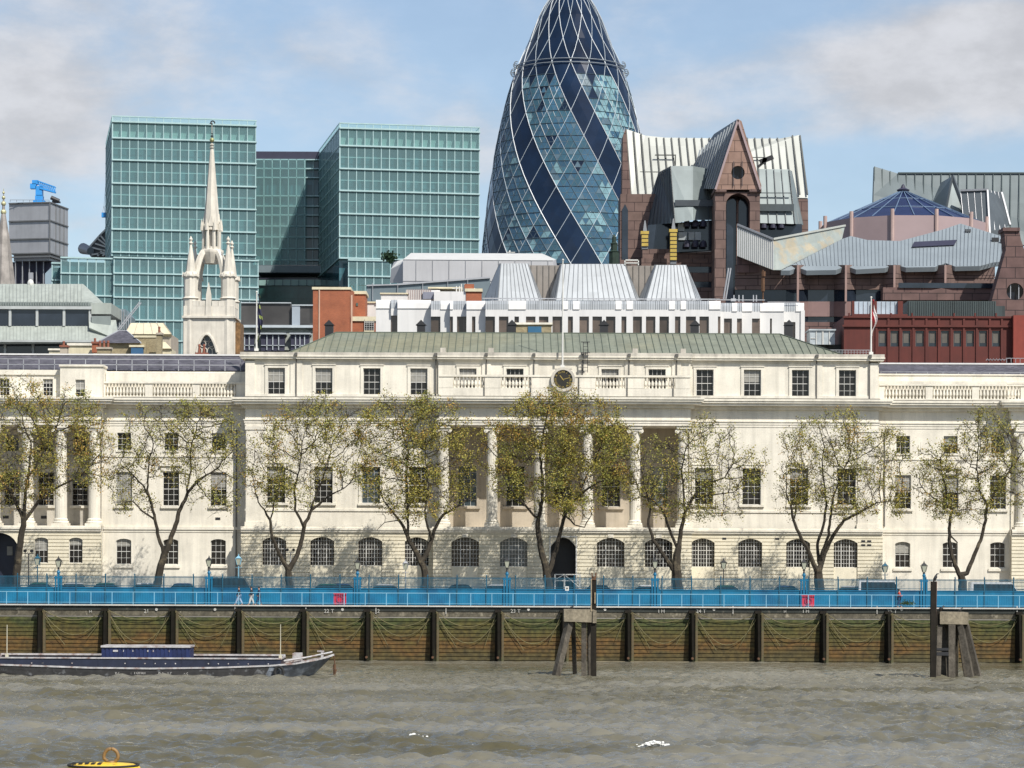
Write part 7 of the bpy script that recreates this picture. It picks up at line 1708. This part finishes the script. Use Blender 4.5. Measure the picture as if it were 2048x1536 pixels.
# --- dark metal roofs at the right -----------------------------------------------------------------
de=600
t=root('dark_metal_roof_block','building with a long dark grey-green metal roof and a small gable at the right edge','building',1920,de)
g=MB();g.ext([P(1749,333,de+20),P(1796,347,de+20),P(2200,347,de+20),P(2200,500,de+8),P(1746,470,de+10),P(1747,390,de+15)],(0,2,0));o=g.build('roof',mat('dark_green_grey_roof',(.115,.14,.145),.55,metal=.1,var=.15,scale=.15,vcells=(.66,.1,.12,.08)),t)
g=MB();seamlines(g,P(1749,333,de+19.8),P(1796,347,de+19.8),P(1748,470,de+9.8),P(1795,472,de+9.5),3,.16,-.1);seamlines(g,P(1813,347,de+19.8),P(2160,347,de+19.8),P(1812,472,de+9.5),P(2160,490,de+8),20,.16,-.1);g.bar(P(1796,346,de+19.6),P(2200,346,de+19.6),.3);g.build('roof_seam',mat('seam_black_green',(.05,.07,.07),.6),o)
g=MB();g._a([P(1905,352,de+4),P(1928,415,de+2),P(1893,415,de+2)],[(0,1,2)]);g._a([P(1905,352,de+4),P(1893,415,de+2),P(1862,410,de+12),P(1882,365,de+15)],[(0,1,2,3)]);g.slab([(1893,415),(1928,415),(1928,470),(1893,470)],de+2,3);g.build('small_gable',M['mroof2'],t)
g=MB();g.bar(P(1905,351,de+3.8),P(1928,415,de+1.8),.5);g.bar(P(1905,351,de+3.8),P(1893,415,de+1.8),.35);g.build('gable_edge',M['ribd'],t)
g=MB();g._a([P(1921,382,de),P(1975,380,de-2),P(1980,470,de-6),P(1930,470,de-4)],[(0,1,2,3)]);g._a([P(1975,380,de-2),P(2003,385,de+6),P(2020,450,de+2),P(1980,470,de-6)],[(0,1,2,3)]);g.slab([(1930,470),(2020,455),(2020,500),(1930,500)],de-5.5,5)
o=g.build('dark_bay',M['ribd'],t);g=MB();seamlines(g,P(1921,382,de),P(1975,380,de-2),P(1930,470,de-4),P(1980,470,de-6),4,.08,-.1);seamlines(g,P(1975,380,de-2),P(2003,385,de+6),P(1980,470,de-6),P(2020,450,de+2),4,.08,-.1);g.bar(P(1975,380,de-2.3),P(1980,470,de-6.3),.35);g.bar(P(2003,385,de+5.5),P(2020,450,de+1.6),.4);g.bar(P(1921,381,de-.3),P(1976,379,de-2.3),.4);g.build('bay_seam',M['grey'],o)
# --- brown gable tower at the right edge ------------------------------------------------------------
df=500
t=root('brown_gable_tower','dark brown granite gable tower with a round window at the right edge','building',2030,df)
g=MB();cx_,cy_,rr_=2030,583,17
T=[(2008,458),(2038,458),(2042,480),(2085,600),(2085,760),(1975,760),(1984,600),(2012,500)]
def edge2(a):
    px_,py_=math.cos(a),-math.sin(a);best=1e9
    for i in range(len(T)):
        (x1,y1),(x2,y2)=T[i],T[(i+1)%len(T)];dx_,dy_=x2-x1,y2-y1;den=px_*dy_-py_*dx_
        if abs(den)<1e-9:continue
        s_=((x1-cx_)*dy_-(y1-cy_)*dx_)/den;u_=((x1-cx_)*py_-(y1-cy_)*px_)/den
        if s_>0 and -1e-6<=u_<=1+1e-6:best=min(best,s_)
    return (cx_+px_*best,cy_+py_*best)
angs=sorted(set([2*math.pi*k/24 for k in range(24)]+[math.atan2(cy_-y,x-cx_)%(2*math.pi) for x,y in T]))
for a0,a1 in zip(angs,angs[1:]+[angs[0]+2*math.pi]):
    p0,p1=edge2(a0),edge2(a1);c0=(cx_+rr_*math.cos(a0),cy_-rr_*math.sin(a0));c1=(cx_+rr_*math.cos(a1),cy_-rr_*math.sin(a1));g.slab([c0,c1,p1,p0],df,4)
g.box(X(1975,760,df),X(2085,760,df),df,df+6,QZ,Z(2030,760,df))
box(2006,2040,455,462,df-.4,5)
g.build('wall',M['pinkd'],t);g=MB();g.cyl(P(2030,583,df+1),P(2030,583,df+1.4),rr_*df/F*1.02,n=24);rw_=g.build('round_window',M['dglass'],t);g=MB();box(2020.5,2022,566,600,df+.3,.2);box(2037,2038.5,566,600,df+.3,.2);g.build('window_bar',M['lead'],rw_)
# --- red building -----------------------------------------------------------------------------------
dr2=350
t=root('red_building','dark red clad office building with a row of square windows behind the right wing','building',1870,dr2)
wins=[(1757,1773),(1781,1797),(1805,1821),(1831,1848),(1857,1873),(1882,1898),(1907,1923),(1932,1948),(1958,1974),(1984,2000)]
g=MB();hs=[(X(a,675,dr2),X(b,675,dr2),Z(a,693,dr2),Z(a,661,dr2)) for a,b in wins]
wall(g,X(1688,650,dr2),X(2024,650,dr2),QZ,Z(1850,632,dr2),dr2,.4,hs)
g.box(X(1688,650,dr2),X(2024,650,dr2),dr2+.4,dr2+12,QZ,Z(1850,634,dr2))
for a,_ in wins+[(2008,0)]: box(a-6,a-2,636,740,dr2-.14,.2)
box(1685,2026,650,654,dr2-.25,.3);box(1686,2025,634,636,dr2-.2,.4)
for a in range(1697,2020,42): box(a,a+3,626,634,dr2-.1,.4)
box(1704,1709,602,634,dr2+2.5,1);box(1745,1754,602,634,dr2+2.5,3);box(1796,1806,602,634,dr2+2.5,3);box(1704,1815,628,634,dr2+2,3)
wl2=g.build('wall',M['redwall'],t)
g=MB();g.box(X(2024,650,dr2),X(2200,650,dr2),dr2-1.0,dr2+12,QZ,Z(2060,632,dr2));g.build('end_wall',mat('brighter_red_cladding',(.20,.035,.022),.75,var=.15,streak=.2),t)
for a,b in wins: 
    g=MB();box(a,b,661,693,dr2+.3,.05);w_=g.build('window',M['dglass'],t);g=MB()
    box(a,b,661,662,dr2+.2,.1);box(a,a+1,661,693,dr2+.2,.1);box(b-1,b,661,693,dr2+.2,.1);g.build('frame',M['pipe'],w_)
    g=MB();box(a+2,b-2,666,686,dr2+.28,.02);g.build('blind',mat('dull_blind',(.10,.09,.075),.6,var=.3),w_)
g=MB();box(1709,1745,603,632,dr2+3,.4);box(1754,1796,603,632,dr2+3,.4);rl2=g.build('glazed_panel',mat('pale_blue_panel',(.38,.44,.50),.3,var=.2,scale=.6),t);g=MB()
for a in(1718,1727,1736,1763,1772,1781,1790): box(a,a+.8,603,632,dr2+2.9,.1)
g.build('glazing_bar',M['lead'],rl2)
g=MB();box(1816,1992,602,634,dr2+4,5);box(1992,2010,612,634,dr2+4,5);vl=g.build('plant_screen',mat('dark_louvre',(.035,.05,.05),.5,vcells=(2.2,.1,.1,.3)),t)
g=MB();
for i in range(40): box(1818+4.4*i,1818.8+4.4*i,602,633,dr2+3.9,.12)
g.build('louvre_blade',mat('louvre_green',(.07,.09,.09),.5),vl)
g=MB();g.tube([P(1972+3*i,721-(3 if i%2 else 0),338) for i in range(14)],.05,4);box(2012,2060,716,717,338,.1)
for i in range(5): box(2013+9*i,2013.8+9*i,716,726,338,.1)
o=g.build('roof_aerial',M['lead']);rebase(o,P(1972,726,338));tag(o,'thin grey aerial and rail on the slate roof ridge of the right wing','aerial')
# --- white plant units ------------------------------------------------------------------------------
t=root('roof_plant_unit','small pale grey glazed roof unit between the white and the red building','plant unit',1645,352)
g=MB();box(1620,1670,660,689,352,4);box(1618,1672,658,661,351.8,4.4);g.build('case',mat('unit_grey',(.36,.40,.42),.4,var=.2,scale=1),t);g=MB()
for a in(1632,1644,1646,1658): box(a,a+1.2,661,689,351.9,.15)
box(1622,1631,676,677,351.9,.15);g.build('frame',M['white'],t)
g=MB();box(1625,1690,689,716,353,5);box(1660,1700,700,716,351,2);box(1640,1652,692,696,352.6,.4);g.build('base',mat('dark_clutter',(.05,.055,.05),.8,var=.5,scale=1),t)
# railing at the right end of the green roof
t=root('roof_railing','thin grey railing on the flat roof beside the right flagpole','railing',1700,292);t.location.z=Z(1700,708,292);OFF[t.name]=Vector(t.location)
g=MB()
for i in range(14): box(1660+6*i,1660.7+6*i,700,710,292,.05)
box(1660,1740,699.5,700.5,292,.05);box(1660,1740,704,704.6,292,.05);g.build('bars',M['lead'],t)
